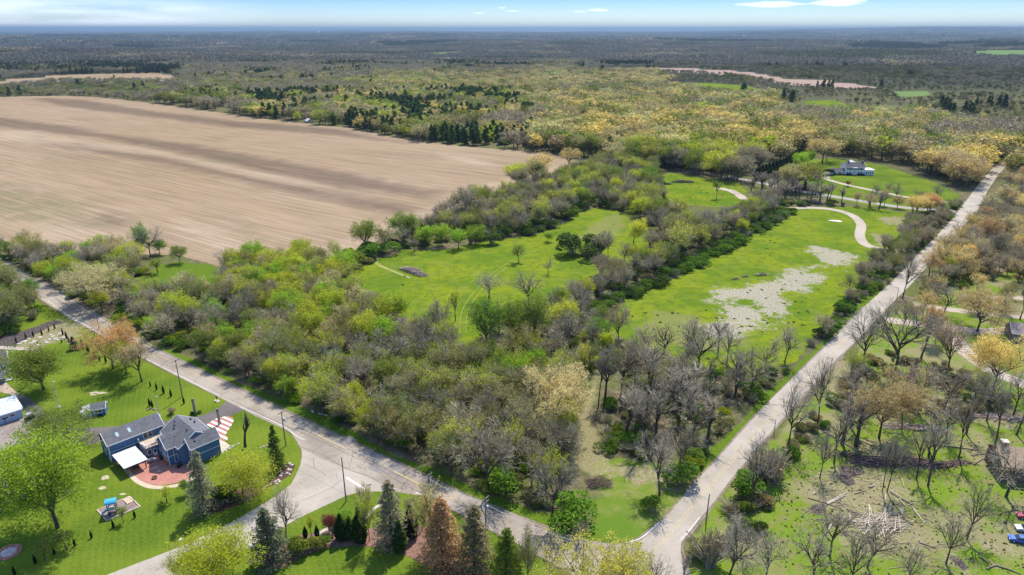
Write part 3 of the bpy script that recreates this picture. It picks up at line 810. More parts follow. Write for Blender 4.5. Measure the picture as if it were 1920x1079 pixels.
def conifer(kind, n, layers, per, droop, rad, size, seed, low=.06, leafn=9, ragged=.25, top=.0):
    out = []
    for v in range(n):
        rng = np.random.default_rng(seed * 100 + v)
        tr = [segs_mesh(np.array([[0, 0, -.01], [0, 0, .5]]), np.array([[0, 0, .5], [0, 0, .99]]), np.array([.018, .011]), np.array([.011, .002]), 6, rng) + (0,)]
        cen = []; P0 = []; P1 = []
        for i in range(layers):
            z = low + (1 - low) * (i / layers) ** .92
            R = rad * ((1 - z) / (1 - low)) ** .68 * (1 + top * z) + .012
            for j in range(max(4, int(per * (R / rad) ** .5))):
                a = rng.random() * 2 * pi; r = R * (1 - ragged * rng.random())
                d = np.array([cos(a), sin(a), 0]); z0 = z + rng.normal() * .008
                e = d * r + np.array([0, 0, z0 - droop * r]); P0.append([0, 0, z0]); P1.append(e)
                ts = np.sqrt(rng.random(leafn)) * .95 + .06
                pt = np.array([0, 0, z0])[None] * (1 - ts)[:, None] + e[None] * ts[:, None]
                side = np.array([-d[1], d[0], 0]) * (rng.normal(size=leafn) * r * .16)[:, None]
                cen.append(pt + side + rng.normal(size=(leafn, 3)) * .006)
        cen = np.vstack(cen); P0 = np.array(P0); P1 = np.array(P1)
        lv, lt = leaf_tris(cen, np.full(len(cen), size), rng)
        cr = [(lv, lt, 2), segs_mesh(P0, P1, np.full(len(P0), .003), np.full(len(P0), .001), 2, rng) + (0,)]
        mats = [BARK, TWIG, LEAF]
        out.append((mesh_arr('trunk', *join_lists(tr), mats=mats), mesh_arr('crown', *join_lists(cr), mats=mats), mesh_arr('tree', *join_lists(tr + cr), mats=mats), rad))
    TREES[kind] = out


def bushy(kind, n, leaves, size, seed, lobes=6, rad=.5, twig=60, cone=False, shell=.5, core=False):
    """shrub one unit high: stems, and leaves over several uneven lobes"""
    out = []
    for v in range(n):
        rng = np.random.default_rng(seed * 100 + v); pts = []
        if cone:
            z = rng.random(leaves) ** .85; prof = np.sin(np.clip(z * 1.02 + .10, 0, 1) * pi) ** .62 * (1 - .35 * z)
            a = rng.random(leaves) * 2 * pi; r = rad * prof * (1 - .22 * rng.random(leaves))
            c = np.stack([r * np.cos(a), r * np.sin(a), z], 1)
        else:
            L = np.c_[rng.normal(size=(lobes, 2)) * rad * .42, .38 + .26 * rng.random(lobes)]; lr = (.26 + .18 * rng.random(lobes)) * (rad / .5) ** .5
            k = rng.integers(lobes, size=leaves); e = rng.normal(size=(leaves, 3)); e /= np.linalg.norm(e, axis=1)[:, None]
            e[:, 2] = np.abs(e[:, 2]) * .95 - .25
            c = L[k] + e * lr[k][:, None] * (shell + (1 - shell) * rng.random(leaves) ** .5)[:, None]
            c[:, 2] = np.clip(c[:, 2], .03, None)
        lv, lt = leaf_tris(c, np.full(len(c), size), rng)
        cr = [(lv, lt, 2)]
        if twig:
            t = c[rng.integers(len(c), size=twig)]; s = np.c_[rng.normal(size=(twig, 2)) * .06, np.zeros(twig)]
            cr.append(segs_mesh(s, t * np.array([1.04, 1.04, 1.06]), np.full(twig, .012), np.full(twig, .005), 2, rng) + (1,))
        me = mesh_arr('shrub', *join_lists(cr), mats=[BARK, TWIG, LEAF])
        out.append((None, None, me, rad))
    TREES[kind] = out


G = dict(trunk=.26, limbs=6, spread=.95, up=.30, twigs=(5, 5, 4), lens=(.40, .24, .13, .075))
broadleaf('bare', 8, 0, 0, twr=.0027, seed=11, **G)
broadleaf('bare_tall', 4, 0, 0, twr=.0022, seed=12, trunk=.40, limbs=6, spread=.62, up=.5, twigs=(4, 4, 3), lens=(.30, .19, .11, .07))
broadleaf('fuzzy', 6, 1100, .015, twr=.0038, spreadL=.03, seed=13, trunk=.22, limbs=7, spread=.85, up=.4, twigs=(5, 5, 4), lens=(.38, .24, .14, .08))
broadleaf('bud', 7, 2400, .020, twr=.0032, spreadL=.030, seed=14, keep=1.0, **G)
broadleaf('leafy', 8, 5200, .024, twr=.0028, spreadL=.036, keep=.7, fill=.08, seed=15, trunk=.22, limbs=7, spread=.9, up=.34, twigs=(5, 5, 3), lens=(.38, .24, .13, .07))
broadleaf('bud_big', 3, 16000, .0135, twr=.0018, spreadL=.020, keep=1.0, seed=20, trunk=.20, limbs=7, spread=.95, up=.28, twigs=(6, 5, 4), lens=(.40, .25, .14, .08))
broadleaf('leafy_big', 4, 21000, .0150, twr=.0020, spreadL=.032, keep=.6, fill=.18, seed=19, trunk=.15, limbs=7, spread=.9, up=.30, twigs=(6, 5, 4), lens=(.40, .25, .14, .08))
broadleaf('willow', 3, 14000, .018, twr=.0022, spreadL=.045, keep=.5, fill=.3, seed=16, trunk=.15, limbs=8, spread=1.05, up=.22, twigs=(6, 5, 4), lens=(.46, .28, .15, .08))
broadleaf('sapling', 4, 700, .038, twr=.005, spreadL=.045, seed=17, trunk=.34, limbs=6, spread=.75, up=.4, twigs=(4, 3), lens=(.34, .2, .12, .08))
broadleaf('stub', 1, 0, 0, twr=.004, seed=18, trunk=.42, limbs=6, spread=.5, up=.8, twigs=(3, 2), lens=(.30, .16, .10, .06), r0=.035)
conifer('spruce', 4, 24, 13, .30, .27, .020, 21, low=.05, leafn=22, ragged=.55)
TREES['spruce'] = [(a, b, c, .205) for a, b, c, d in TREES['spruce']]
conifer('pine', 4, 20, 11, .05, .20, .045, 22, low=.24, leafn=10, ragged=.5, top=.6)
conifer('larch', 2, 30, 14, .10, .30, .020, 23, low=.05, leafn=20, ragged=.45)
TREES['larch'] = [(a, b, c, .25) for a, b, c, d in TREES['larch']]
bushy('shrub', 6, 1300, .085, 31)
bushy('bareshrub', 4, 260, .05, 32, twig=420, shell=.7)
bushy('arb', 3, 1100, .07, 33, rad=.17, cone=True, twig=0)
bushy('ball', 2, 2600, .075, 34, lobes=2, rad=.12, shell=.85, twig=10)
# lighter versions for trees several hundred metres off
broadleaf('bare_far', 5, 0, 0, twr=.0060, seed=41, trunk=.26, limbs=7, spread=.9, up=.32, twigs=(5, 4), lens=(.38, .24, .13, .075))
broadleaf('fuzzy_far', 4, 420, .034, twr=.007, spreadL=.04, seed=42, fill=.45, trunk=.24, limbs=6, spread=.85, up=.35, twigs=(4, 3), lens=(.38, .24, .13, .075))
broadleaf('bud_far', 6, 1000, .040, twr=.006, spreadL=.04, seed=43, fill=.50, trunk=.24, limbs=6, spread=.9, up=.32, twigs=(4, 3), lens=(.38, .24, .13, .075))
broadleaf('leafy_far', 6, 1000, .046, twr=.006, spreadL=.045, seed=44, fill=.55, trunk=.22, limbs=6, spread=.9, up=.34, twigs=(4,), lens=(.38, .24, .13, .075))
conifer('pine_far', 3, 13, 7, .1, .2, .09, 45, low=.14, leafn=5, ragged=.4, top=.5)
conifer('spruce_far', 2, 14, 7, .3, .2, .08, 46, low=.08, leafn=5)
bushy('shrub_far', 3, 130, .20, 47, twig=0)


def canopy_patch(kind, n, span, seed, dens=170, size=4.2, hmin=7, hmax=14, con=False):
    """a piece of far-off wood, span metres across: bumpy crowns of leaf clumps"""
    out = []
    for v in range(n):
        rng = np.random.default_rng(seed * 10 + v)
        m = 16; c = (rng.random((m, 2)) - .5) * span * 1.05; h = hmin + (hmax - hmin) * rng.random(m); r = span * .13 * (.7 + .6 * rng.random(m))
        k = rng.integers(m, size=dens); e = rng.normal(size=(dens, 3)); e /= np.linalg.norm(e, axis=1)[:, None]
        e[:, 2] = np.abs(e[:, 2]) * (1.0 if not con else 1.7)
        p = np.c_[c[k] + e[:, :2] * r[k][:, None], h[k] * (.45 + .6 * e[:, 2])]
        lv, lt = leaf_tris(p, np.full(dens, size), rng, .3)
        out.append((None, None, mesh_arr('canopy', lv, None, lt, mats=[BARK, TWIG, LEAF], mt=np.full(len(lt), 2)), .5))
    TREES[kind] = out


canopy_patch('patch', 4, 42, 51)
canopy_patch('patch_con', 2, 42, 52, con=True, hmin=10, hmax=16)
canopy_patch('patch_wide', 4, 190, 53, dens=200, size=15, hmin=8, hmax=15)

# ------------------------------------------------------------------ colours of foliage
TI = dict(lime=(.20, .33, .025), green=(.105, .20, .025), dgreen=(.06, .105, .025), olive=(.17, .185, .035), oliveg=(.14, .19, .03), pale=(.40, .37, .19), gold=(.50, .40, .14), yellow=(.36, .40, .04), ygreen=(.29, .34, .03),
          orange=(.38, .26, .11), tan=(.33, .265, .13), rust=(.34, .245, .13), pine=(.06, .105, .05), blue=(.25, .26, .175), maroon=(.14, .022, .035), grey=(.25, .225, .135), greyg=(.24, .245, .105),
          purple=(.25, .205, .15), pink=(.36, .24, .17), dark=(.02, .04, .015))
P = []      # every plant that is placed


def place(kind, X, Y, h, w=None, tint='green', label=None, cat=None, group=None, hand=False, name=None, z=0.0, rng=random):
    t = TI[tint] if isinstance(tint, str) else tint
    j = .88 + .24 * rng.random(); hj = 1 + .12 * (rng.random() - .5)
    t = (t[0] * j * hj * 1.45, t[1] * j * 1.36, t[2] * j * 1.45)
    P.append(dict(tn=tint if isinstance(tint, str) else None, kind=kind, X=X, Y=Y, z=z, h=h, w=w, tint=t, label=label, cat=cat, group=group, hand=hand, name=name, rot=rng.random() * 6.283, v=rng.randrange(1000)))


random.seed(5)


def tree(kind, x, yb, yt, wpx, tint, label, cat='tree', name=None, group=None):
    if kind == 'leafy' and wpx > 80: kind = 'leafy_big'
    if kind == 'bud' and wpx > 90: kind = 'bud_big'
    if kind in ('spruce', 'larch') and wpx > 25: wpx *= 1.12
    X, Y = U(x, yb); h = hgt(x, yb, yt); w = wpx / F * depth(X, Y, h / 2)
    place(kind, X, Y, h, w, tint, label, cat, group, True, name)


NAMES = dict(bud_big='budding_tree', leafy_big='leafy_tree', bare='bare_tree', bare_tall='bare_tree', fuzzy='twiggy_tree', bud='budding_tree', leafy='leafy_tree', willow='willow_tree', sapling='young_tree', stub='pollarded_tree', spruce='spruce_tree', pine='pine_tree',
             larch='larch_tree', shrub='shrub', bareshrub='bare_shrub', arb='arborvitae', ball='clipped_bush')

# --- trees that can be told apart, left property
tree('leafy', 82, 731, 646, 92, 'oliveg', 'wide olive-green tree leaning over the lawn beside the grey metal light pole')
tree('bud', 212, 692, 604, 92, 'orange', 'rusty orange tree at the road edge above the row of arborvitae')
tree('bud', 226, 642, 604, 26, 'orange', 'slim orange-tipped tree rising out of the rusty orange tree by the road')
tree('leafy', 237, 702, 637, 44, 'ygreen', 'bright yellow-green tree between the two orange-tinted trees by the road')
tree('bud', 266, 716, 643, 66, 'tan', 'tan and green tree nearest the road on the wide lawn')
tree('bud', 128, 868, 765, 118, 'oliveg', 'airy tree with thin leaves in front of the driveway beside the blue house')
tree('leafy', 108, 990, 815, 172, (.22, .33, .03), 'largest yellow-green tree standing over the lawn below the driveway')
tree('leafy', 44, 915, 835, 120, (.22, .33, .03), 'yellow-green tree joined to the back of the largest lawn tree')
tree('spruce', 385, 958, 843, 54, 'blue', 'grey-green spruce at the corner of the red patio', name='spruce_tree')
tree('willow', 455, 928, 838, 118, 'yellow', 'glowing yellow-green willow over the mulch bed beside the blue house')
tree('spruce', 521, 880, 796, 30, 'dgreen', 'narrow dark spruce with bare tip beside the roadside pole')
tree('stub', 460, 838, 766, 40, 'grey', 'lopped bare tree on the lawn between the striped bed and the road')
tree('sapling', 313, 943, 916, 26, 'ygreen', 'little yellow-green tree below the edge of the red patio')
tree('leafy', 349, 926, 899, 24, 'green', 'small deep green tree by the rim of the red patio')
tree('sapling', 232, 980, 952, 18, 'oliveg', 'thin sapling at the near edge of the playground')
tree('sapling', 126, 1032, 998, 34, 'oliveg', 'low open young tree among the arborvitae row')
tree('sapling', 84, 1050, 1018, 28, 'olive', 'faint grey-green young tree beside the round brick bed')
tree('spruce', 23, 900, 877, 18, 'dgreen', 'small dark conifer on the lawn under the big trees')
tree('spruce', 140, 655, 631, 20, (.02, .06, .045), 'compact dark blue-green spruce above the wide lawn')
tree('bareshrub', 321, 776, 762, 17, 'tan', 'low brown bare shrub on the lawn behind the blue house', 'shrub')
tree('ball', 420, 941, 909, 32, (.05, .11, .012), 'round clipped green bush beside the grey-green spruce', 'bush')
tree('leafy', 405, 1112, 1008, 138, 'ygreen', 'round yellow-green tree at the edge of the side street')
tree('bud', 330, 1092, 1052, 50, 'olive', 'small olive tree beside the round yellow-green street tree')
# bottom bed
tree('spruce', 508, 1052, 952, 72, (.16, .18, .11), 'broad spruce at the left end of the brown mulch bed')
tree('bare', 537, 1014, 914, 74, 'grey', 'fan-shaped bare tree beside the side street')
tree('shrub', 560, 1037, 1003, 44, 'oliveg', 'rounded grey-green shrub in the mulch bed beside the broad spruce', 'shrub')
tree('shrub', 590, 1030, 1008, 30, 'olive', 'low olive shrub between the rounded shrub and the red maple', 'shrub')
tree('shrub', 607, 1020, 1002, 26, 'green', 'low green shrub at the foot of the red maple', 'shrub')
tree('arb', 573, 1007, 988, 10, 'dark', 'small dark arborvitae at the street edge left of the young tree', 'arborvitae')
tree('arb', 595, 1007, 986, 10, 'dark', 'small dark arborvitae just left of the red maple', 'arborvitae')
tree('sapling', 584, 1008, 968, 16, 'ygreen', 'thin young tree between two small arborvitae')
tree('leafy', 617, 1002, 969, 32, 'maroon', 'dark red Japanese maple in the mulch bed')
tree('arb', 640, 1012, 966, 28, (.03, .065, .015), 'wide dark green arborvitae right of the red maple', 'arborvitae')
tree('arb', 657, 1010, 972, 26, (.04, .08, .015), 'middle green arborvitae in the trio beside the red maple', 'arborvitae')
tree('arb', 676, 1016, 953, 30, (.035, .07, .015), 'tallest arborvitae in the trio beside the red maple', 'arborvitae')
tree('ball', 647, 982, 953, 40, (.14, .24, .03), 'light green round bush behind the arborvitae trio', 'bush')
tree('bud', 693, 1014, 914, 42, 'ygreen', 'narrow yellow-green tree between arborvitae and the grey spruce')
tree('bud', 684, 962, 908, 30, 'pale', 'pale thin tree at the corner of the junction lawn')
tree('spruce', 735, 1022, 899, 62, 'blue', 'tall grey-blue spruce standing centre in the mulch bed')
tree('arb', 750, 1033, 978, 30, (.045, .09, .02), 'green arborvitae in front of the tall grey-blue spruce', 'arborvitae')
tree('arb', 771, 1006, 950, 30, 'dark', 'dark arborvitae behind the tall grey-blue spruce', 'arborvitae')
tree('bud', 772, 975, 930, 30, 'greyg', 'grey-green tree between the tall spruce and the golden birch')
tree('bud', 815, 1040, 903, 76, (.36, .33, .12), 'golden birch-like tree behind the rust-brown larch')
tree('larch', 830, 1062, 934, 88, 'rust', 'rust-brown larch in the mulch bed')
tree('spruce', 890, 1078, 946, 76, (.20, .19, .11), 'tall olive-grey spruce right of the rust-brown larch')
tree('larch', 950, 1100, 990, 74, 'oliveg', 'feathery green conifer at the bend of the road')
tree('bud', 988, 1106, 985, 44, 'olive', 'slim olive tree beside the feathery green conifer')
tree('bare', 1028, 1100, 1000, 56, 'grey', 'bare grey tree over the road between the green conifer and the yellow blossom tree')
tree('bud', 1112, 1160, 1022, 190, (.36, .38, .08), 'wide tree of yellow blossom in front of the road junction')
tree('bare', 1176, 1128, 1024, 74, 'grey', 'bare grey tree just right of the yellow blossom tree')
tree('bare', 1222, 1130, 1030, 70, 'grey', 'spreading bare tree in the mouth of the road junction')
tree('bare_tall', 1278, 1112, 1040, 30, 'grey', 'thin bare tree at the near corner of the junction')
tree('bare', 1085, 1020, 985, 50, 'greyg', 'thin grey-green tree at the tip of the grass triangle')
# grass triangle and wood front
tree('bare', 1236, 933, 796, 100, 'grey', 'crooked bare oak alone at the edge of the grass triangle')
tree('bare', 1272, 885, 778, 86, 'grey', 'bare oak behind the crooked oak, above a green thicket')
tree('shrub', 1218, 957, 930, 30, 'green', 'small green bush under the crooked bare oak', 'shrub')
tree('shrub', 1275, 908, 872, 56, 'green', 'green thicket at the foot of the second bare oak', 'shrub')
tree('bare', 915, 924, 792, 116, 'tan', 'tan-tipped bare oak at the road front of the wood')
tree('bare', 1035, 972, 852, 96, 'grey', 'dark-trunked bare oak at the road front near the grass triangle')
tree('shrub', 1078, 982, 932, 74, (.15, .27, .03), 'big bright green bush at the corner of the wood', 'shrub')
tree('shrub', 945, 922, 872, 64, (.15, .27, .03), 'green bush between the two bare oaks at the wood front', 'shrub')
tree('shrub', 1300, 862, 836, 40, 'green', 'green bush above the roadside verge near the crooked oak', 'shrub')
tree('bud', 1035, 812, 693, 128, 'pale', 'large creamy blossoming tree in the middle of the wood')
tree('leafy', 1046, 830, 736, 64, 'yellow', 'lemon-yellow tree in front of the creamy blossoming tree')
tree('bare', 1065, 669, 574, 90, 'greyg', 'grey oak with dark forked trunk in the clearing beyond the wood')
tree('bud', 1093, 708, 643, 30, 'yellow', 'slim tree with a yellow tuft beside the wood track')
tree('bare_tall', 1133, 756, 648, 52, 'grey', 'tall leaning bare tree beside the wood track')
tree('bare_tall', 1122, 762, 660, 30, 'grey', 'straight bare tree left of the leaning tree by the track')
tree('fuzzy', 1166, 735, 628, 84, 'grey', 'grey oak with dark feathery crown right of the wood track')
tree('bare', 1212, 765, 640, 100, 'grey', 'wide bare oak standing in the open grass of the wood')
tree('bare', 1272, 800, 690, 86, 'grey', 'pale-barked bare tree in the thicket near the right-hand road')
tree('bare', 1307, 705, 592, 92, 'tan', 'upright brown bare oak in front of the mud patch')
tree('bare', 1363, 682, 605, 56, 'grey', 'lone dark bare tree at the corner of the mown meadow')
tree('bare', 1436, 700, 630, 66, 'grey', 'wide grey bare tree below the mown corner of the meadow')
tree('fuzzy', 1160, 645, 566, 48, 'rust', 'brown twisty tree at the corner of the mown grass')
tree('leafy', 915, 660, 560, 66, 'green', 'fresh green maple at the end of the meadow wheel tracks')
tree('leafy', 960, 655, 560, 60, 'oliveg', 'tall green tree right of the fresh green maple')
tree('leafy', 1000, 650, 552, 60, 'oliveg', 'rounded olive-green tree next to the parked car')
tree('sapling', 854, 602, 545, 24, 'ygreen', 'slender yellow-green tree beside the meadow wheel tracks')
tree('bare', 916, 566, 503, 62, 'grey', 'fan-shaped bare tree at the near edge of the meadow')
tree('bare', 992, 574, 508, 66, 'grey', 'second fan-shaped bare tree at the near edge of the meadow')
tree('bare', 1028, 514, 482, 22, 'grey', 'small bare tree alone in the meadow')
tree('leafy', 1027, 454, 437, 19, 'green', 'tiny round green tree alone in the upper meadow')
tree('sapling', 973, 492, 461, 24, 'oliveg', 'small clump of thin trees in the middle of the meadow')
tree('bare', 777, 473, 442, 30, 'grey', 'small bare tree before the green tree row at the meadow edge')
tree('leafy', 800, 463, 424, 34, 'lime', 'bright green tree at the left end of the meadow row')
tree('leafy', 829, 462, 420, 38, 'lime', 'tallest bright green tree in the meadow row')
tree('leafy', 860, 466, 428, 34, 'lime', 'bright green tree right of the tallest in the meadow row')
tree('leafy', 891, 458, 421, 36, (.15, .24, .025), 'rounded green tree standing forward at the right of the meadow row')
tree('shrub', 922, 458, 435, 30, 'dgreen', 'dark green bush at the right end of the meadow row', 'shrub')
tree('leafy', 1188, 456, 406, 46, 'yellow', 'yellow-green tree at the end of the upper meadow')
tree('bare', 1140, 482, 428, 34, 'grey', 'upright bare tree beside the meadow thicket')
tree('shrub', 1073, 476, 430, 46, 'dgreen', 'dark left part of the round thicket in the meadow', 'shrub')
tree('shrub', 1100, 480, 438, 60, (.07, .10, .03), 'olive middle of the round thicket in the meadow', 'shrub')
tree('bareshrub', 1120, 478, 430, 44, 'grey', 'grey twiggy bush on the right of the meadow thicket', 'shrub')
tree('leafy', 686, 472, 412, 50, 'oliveg', 'olive-green tree at the field corner above the meadow path')
tree('shrub', 700, 480, 448, 56, 'green', 'green bushes under the field corner tree', 'shrub')
tree('shrub', 658, 500, 462, 44, 'oliveg', 'grey-green bush left of the field corner tree', 'shrub')
tree('leafy', 756, 452, 396, 54, 'oliveg', 'dark olive tree rising over the hedge beside the field')
tree('bare', 872, 408, 362, 44, 'rust', 'brown bare tree on top of the field hedge')
tree('bud', 1270, 485, 418, 62, 'yellow', 'large yellow-green tree in the belt between the two meadows')
# north-west wood
tree('bud', 178, 575, 498, 112, 'pale', 'creamy oak hanging over the road at the far wood edge')
tree('leafy', 258, 480, 418, 44, 'green', 'tallest green tree against the tilled field')
tree('bare', 282, 482, 418, 60, 'tan', 'leaning bare tree against the tilled field')
tree('leafy', 252, 498, 455, 56, 'ygreen', 'large lime-green tree left of the little clearing')
tree('leafy', 231, 508, 472, 50, 'lime', 'bright lime tree in front of the large lime-green tree')
tree('leafy', 300, 478, 450, 36, 'green', 'vivid green round tree at the field edge')
tree('leafy', 338, 492, 460, 32, 'oliveg', 'round olive tree between the clearing and the tilled field')
tree('sapling', 296, 512, 486, 26, 'oliveg', 'thin olive tree inside the little clearing')
tree('leafy', 150, 540, 490, 40, 'ygreen', 'yellow-green tree at the road edge of the far wood')
tree('bare', 368, 552, 526, 18, 'grey', 'tiny bare tree in the little clearing')
# right parcels
tree('bare', 1692, 560, 462, 56, 'grey', 'dark bare tree leaning over the right-hand road')
tree('bare', 1618, 690, 572, 92, 'tan', 'gnarled bare oak with thick trunk at the right road edge')
tree('bare', 1676, 704, 556, 124, 'tan', 'largest bare oak right of the road with a low bent limb')
tree('bare_tall', 1727, 672, 585, 50, 'grey', 'leaning dark bare tree on bright grass near the parcels')
tree('leafy', 1752, 650, 572, 52, 'orange', 'orange-leafed tree beside the parcel driveway')
tree('fuzzy', 1776, 700, 598, 76, 'pink', 'pinkish feathery tree at the bend of the parcel driveway')
tree('bud', 1862, 735, 622, 96, 'gold', 'flat-topped golden tree between the driveway arms')
tree('bud', 1832, 622, 540, 96, 'tan', 'wide tan oak between the two gravel driveways')
tree('bare', 1768, 592, 525, 70, 'tan', 'grey-brown bare tree above the upper gravel driveway')
tree('bare', 1912, 600, 515, 60, 'orange', 'orange-tinged tree with dark trunk at the picture edge')
tree('bud', 1648, 822, 702, 118, 'tan', 'tan-crowned spreading oak above the felled logs')
tree('bare', 1533, 795, 668, 80, 'grey', 'bare tree with upswept limbs at the right road edge')
tree('bare', 1477, 838, 700, 78, 'grey', 'dark bare tree reaching over the road beside the lamp arm')
tree('bud', 1590, 724, 652, 48, 'ygreen', 'yellow-green leafy tree by the gnarled oak at the road')
tree('bare', 1405, 954, 806, 86, 'grey', 'bent bare tree overhanging the road edge above the shrubs')
tree('bareshrub', 1450, 900, 835, 80, 'grey', 'grey twiggy thicket right of the bent roadside tree', 'shrub')
tree('shrub', 1392, 935, 888, 56, 'green', 'green bush under the bent roadside tree', 'shrub')
tree('bare', 1537, 897, 800, 54, 'grey', 'straight young bare tree left of the burnt patches')
tree('bare_tall', 1564, 868, 770, 40, 'grey', 'thin slanting bare tree behind the burnt patches')
tree('bare', 1663, 922, 800, 58, 'grey', 'twin-trunked bare tree above the jumbled log pile')
tree('bare_tall', 1654, 922, 812, 26, 'grey', 'narrow trunk standing against the twin-trunked bare tree')
tree('bare_tall', 1718, 898, 800, 40, 'grey', 'slim bare tree left of the long dark brush row')
tree('bare_tall', 1740, 912, 795, 48, 'grey', 'slanting bare tree crossing the long dark brush row')
tree('bare_tall', 1797, 862, 740, 44, 'grey', 'pair-trunked bare tree in the middle of the felled area')
tree('bare_tall', 1812, 815, 720, 40, 'grey', 'upright bare tree below the parcel driveway bend')
tree('bare_tall', 1866, 832, 730, 40, 'grey', 'bare tree standing before the shingled house')
tree('bare_tall', 1906, 816, 725, 40, 'grey', 'bare tree behind the shingled house')
tree('bare', 1813, 1012, 892, 70, 'grey', 'low-forked bare tree on the grass beside the parked cars')
tree('bare', 1886, 932, 828, 124, 'grey', 'sprawling bare tree in front of the shingled house')
tree('bare', 1365, 1092, 955, 100, 'grey', 'large bare oak at the near roadside thicket')
tree('bare', 1432, 1096, 985, 84, 'grey', 'dark bare tree at the near edge of the rough grass')
tree('bare', 1525, 1098, 985, 90, 'greyg', 'wide bare tree in the near rough grass')
tree('bare', 1592, 1106, 990, 76, 'greyg', 'bare tree in the near rough grass below the logs')
tree('bare', 1700, 1104, 1018, 60, 'greyg', 'short bare tree at the near edge below the watermarked logs'.replace('watermarked ', ''))
tree('bareshrub', 1330, 1060, 985, 70, 'grey', 'grey thicket at the near corner of the junction', 'shrub')
tree('shrub', 1312, 1040, 1010, 30, 'oliveg', 'olive bush beside the small orange sign', 'shrub')
tree('fuzzy', 1720, 770, 680, 96, 'pink', 'pinkish-grey feathery oak above the brush-strewn slope')
tree('bare', 1690, 800, 690, 74, 'grey', 'grey bare tree behind the dark brush row')
tree('bare', 1770, 770, 680, 84, 'grey', 'branchy bare tree left of the lower driveway')
tree('bare', 1850, 790, 690, 70, 'grey', 'branchy bare tree against the lower driveway')
tree('bare', 1900, 780, 680, 70, 'grey', 'branchy bare tree at the picture edge below the driveway')
# farmhouse surroundings
for k, (x, yb, yt, w) in enumerate(((1489, 318, 298, 13), (1497, 315, 291, 17), (1505, 313, 290, 16), (1513, 310, 287, 16), (1519, 309, 287, 13))):
    tree('leafy', x, yb, yt - (yb - yt) * .22, w * 1.3, 'lime', ('smallest front', 'front', 'middle', 'second from back', 'rearmost')[k] + ' bright green tree in the farmhouse lawn row', group='bright green trees in the farmhouse row')
tree('ball', 1551, 329, 312, 26, 'dark', 'dark round yew beside the low wing of the white farmhouse', 'bush')
tree('bud', 1541, 306, 257, 62, 'gold', 'great golden oak behind the farmhouse lawn')
tree('bud', 1549, 302, 268, 34, 'olive', 'smaller olive oak beside the great golden oak')
tree('sapling', 1590, 350, 340, 17, 'maroon', 'low reddish tree beside the farm driveway')
tree('spruce', 1489, 353, 334, 13, (.05, .05, .04), 'dark conifer in the bare tree row along the back road')
tree('spruce', 1508, 356, 339, 15, (.05, .05, .04), 'second dark conifer in the bare tree row along the back road')
tree('leafy', 1738, 400, 362, 40, 'orange', 'orange tree in the row near the road crossing')
tree('leafy', 1715, 405, 366, 44, 'gold', 'golden tree next to the orange tree by the road crossing')
tree('sapling', 1343, 372, 338, 16, 'oliveg', 'slim tree at the edge of the small upper meadow')
tree('pine', 1394, 172, 155, 15, 'pine', 'dark pine standing alone in the far sloping meadow')
tree('pine', 1409, 184, 166, 15, 'pine', 'second dark pine in the far sloping meadow')


def fill(zone, spacing, mix, phrase, jitter=.75, near=None, avoid=()):
    """scatter trees over a wood: mix = (weight, kind, tints, hmin, hmax)"""
    Pz = poly(zone); lo = Pz.min(0); hi = Pz.max(0); rs = random.Random(len(P) + 3)
    gx = np.arange(lo[0], hi[0], spacing); gy = np.arange(lo[1], hi[1], spacing)
    GX, GY = np.meshgrid(gx, gy); r = np.random.default_rng(len(P) + 17)
    GX = GX.ravel() + (r.random(GX.size) - .5) * spacing * jitter * 1.3; GY = GY.ravel() + (r.random(GY.size) - .5) * spacing * jitter * 1.3
    ok = sdist(GX, GY, Pz) < 0
    for A in avoid: ok &= sdist(GX, GY, A) > 1.5
    GX, GY = GX[ok], GY[ok]
    if len(P) and near:
        hx = np.array([p['X'] for p in P if p['hand']]); hy = np.array([p['Y'] for p in P if p['hand']])
        ok = np.array([np.min(np.hypot(hx - a, hy - b)) > near for a, b in zip(GX, GY)]); GX, GY = GX[ok], GY[ok]
    W = [m[0] for m in mix]
    nz = vnoise(GX, GY, 26, 9)
    for i, (a, b) in enumerate(zip(GX, GY)):
        # neighbours tend to be of the same sort
        u = (nz[i] * .8 + rs.random() * .55) % 1.0; s = 0; tot = sum(W)
        for m in mix:
            s += m[0] / tot
            if u <= s: break
        h = m[3] + (m[4] - m[3]) * rs.random()
        tn = rs.choice(m[2])
        place(m[1], float(a), float(b), h, h * (.62 + .3 * rs.random()), tn, phrase, 'shrub' if 'shrub' in m[1] else 'tree', rng=rs)


CLEAR = [ZW['meadowA'], ZW['clearing'], ZW['corner'], ZW['track'], ZW['verge'], ZW['vergeR'], ZW['meadowB'], ZW['field']]
WA = ['grey', 'greyg', 'tan']
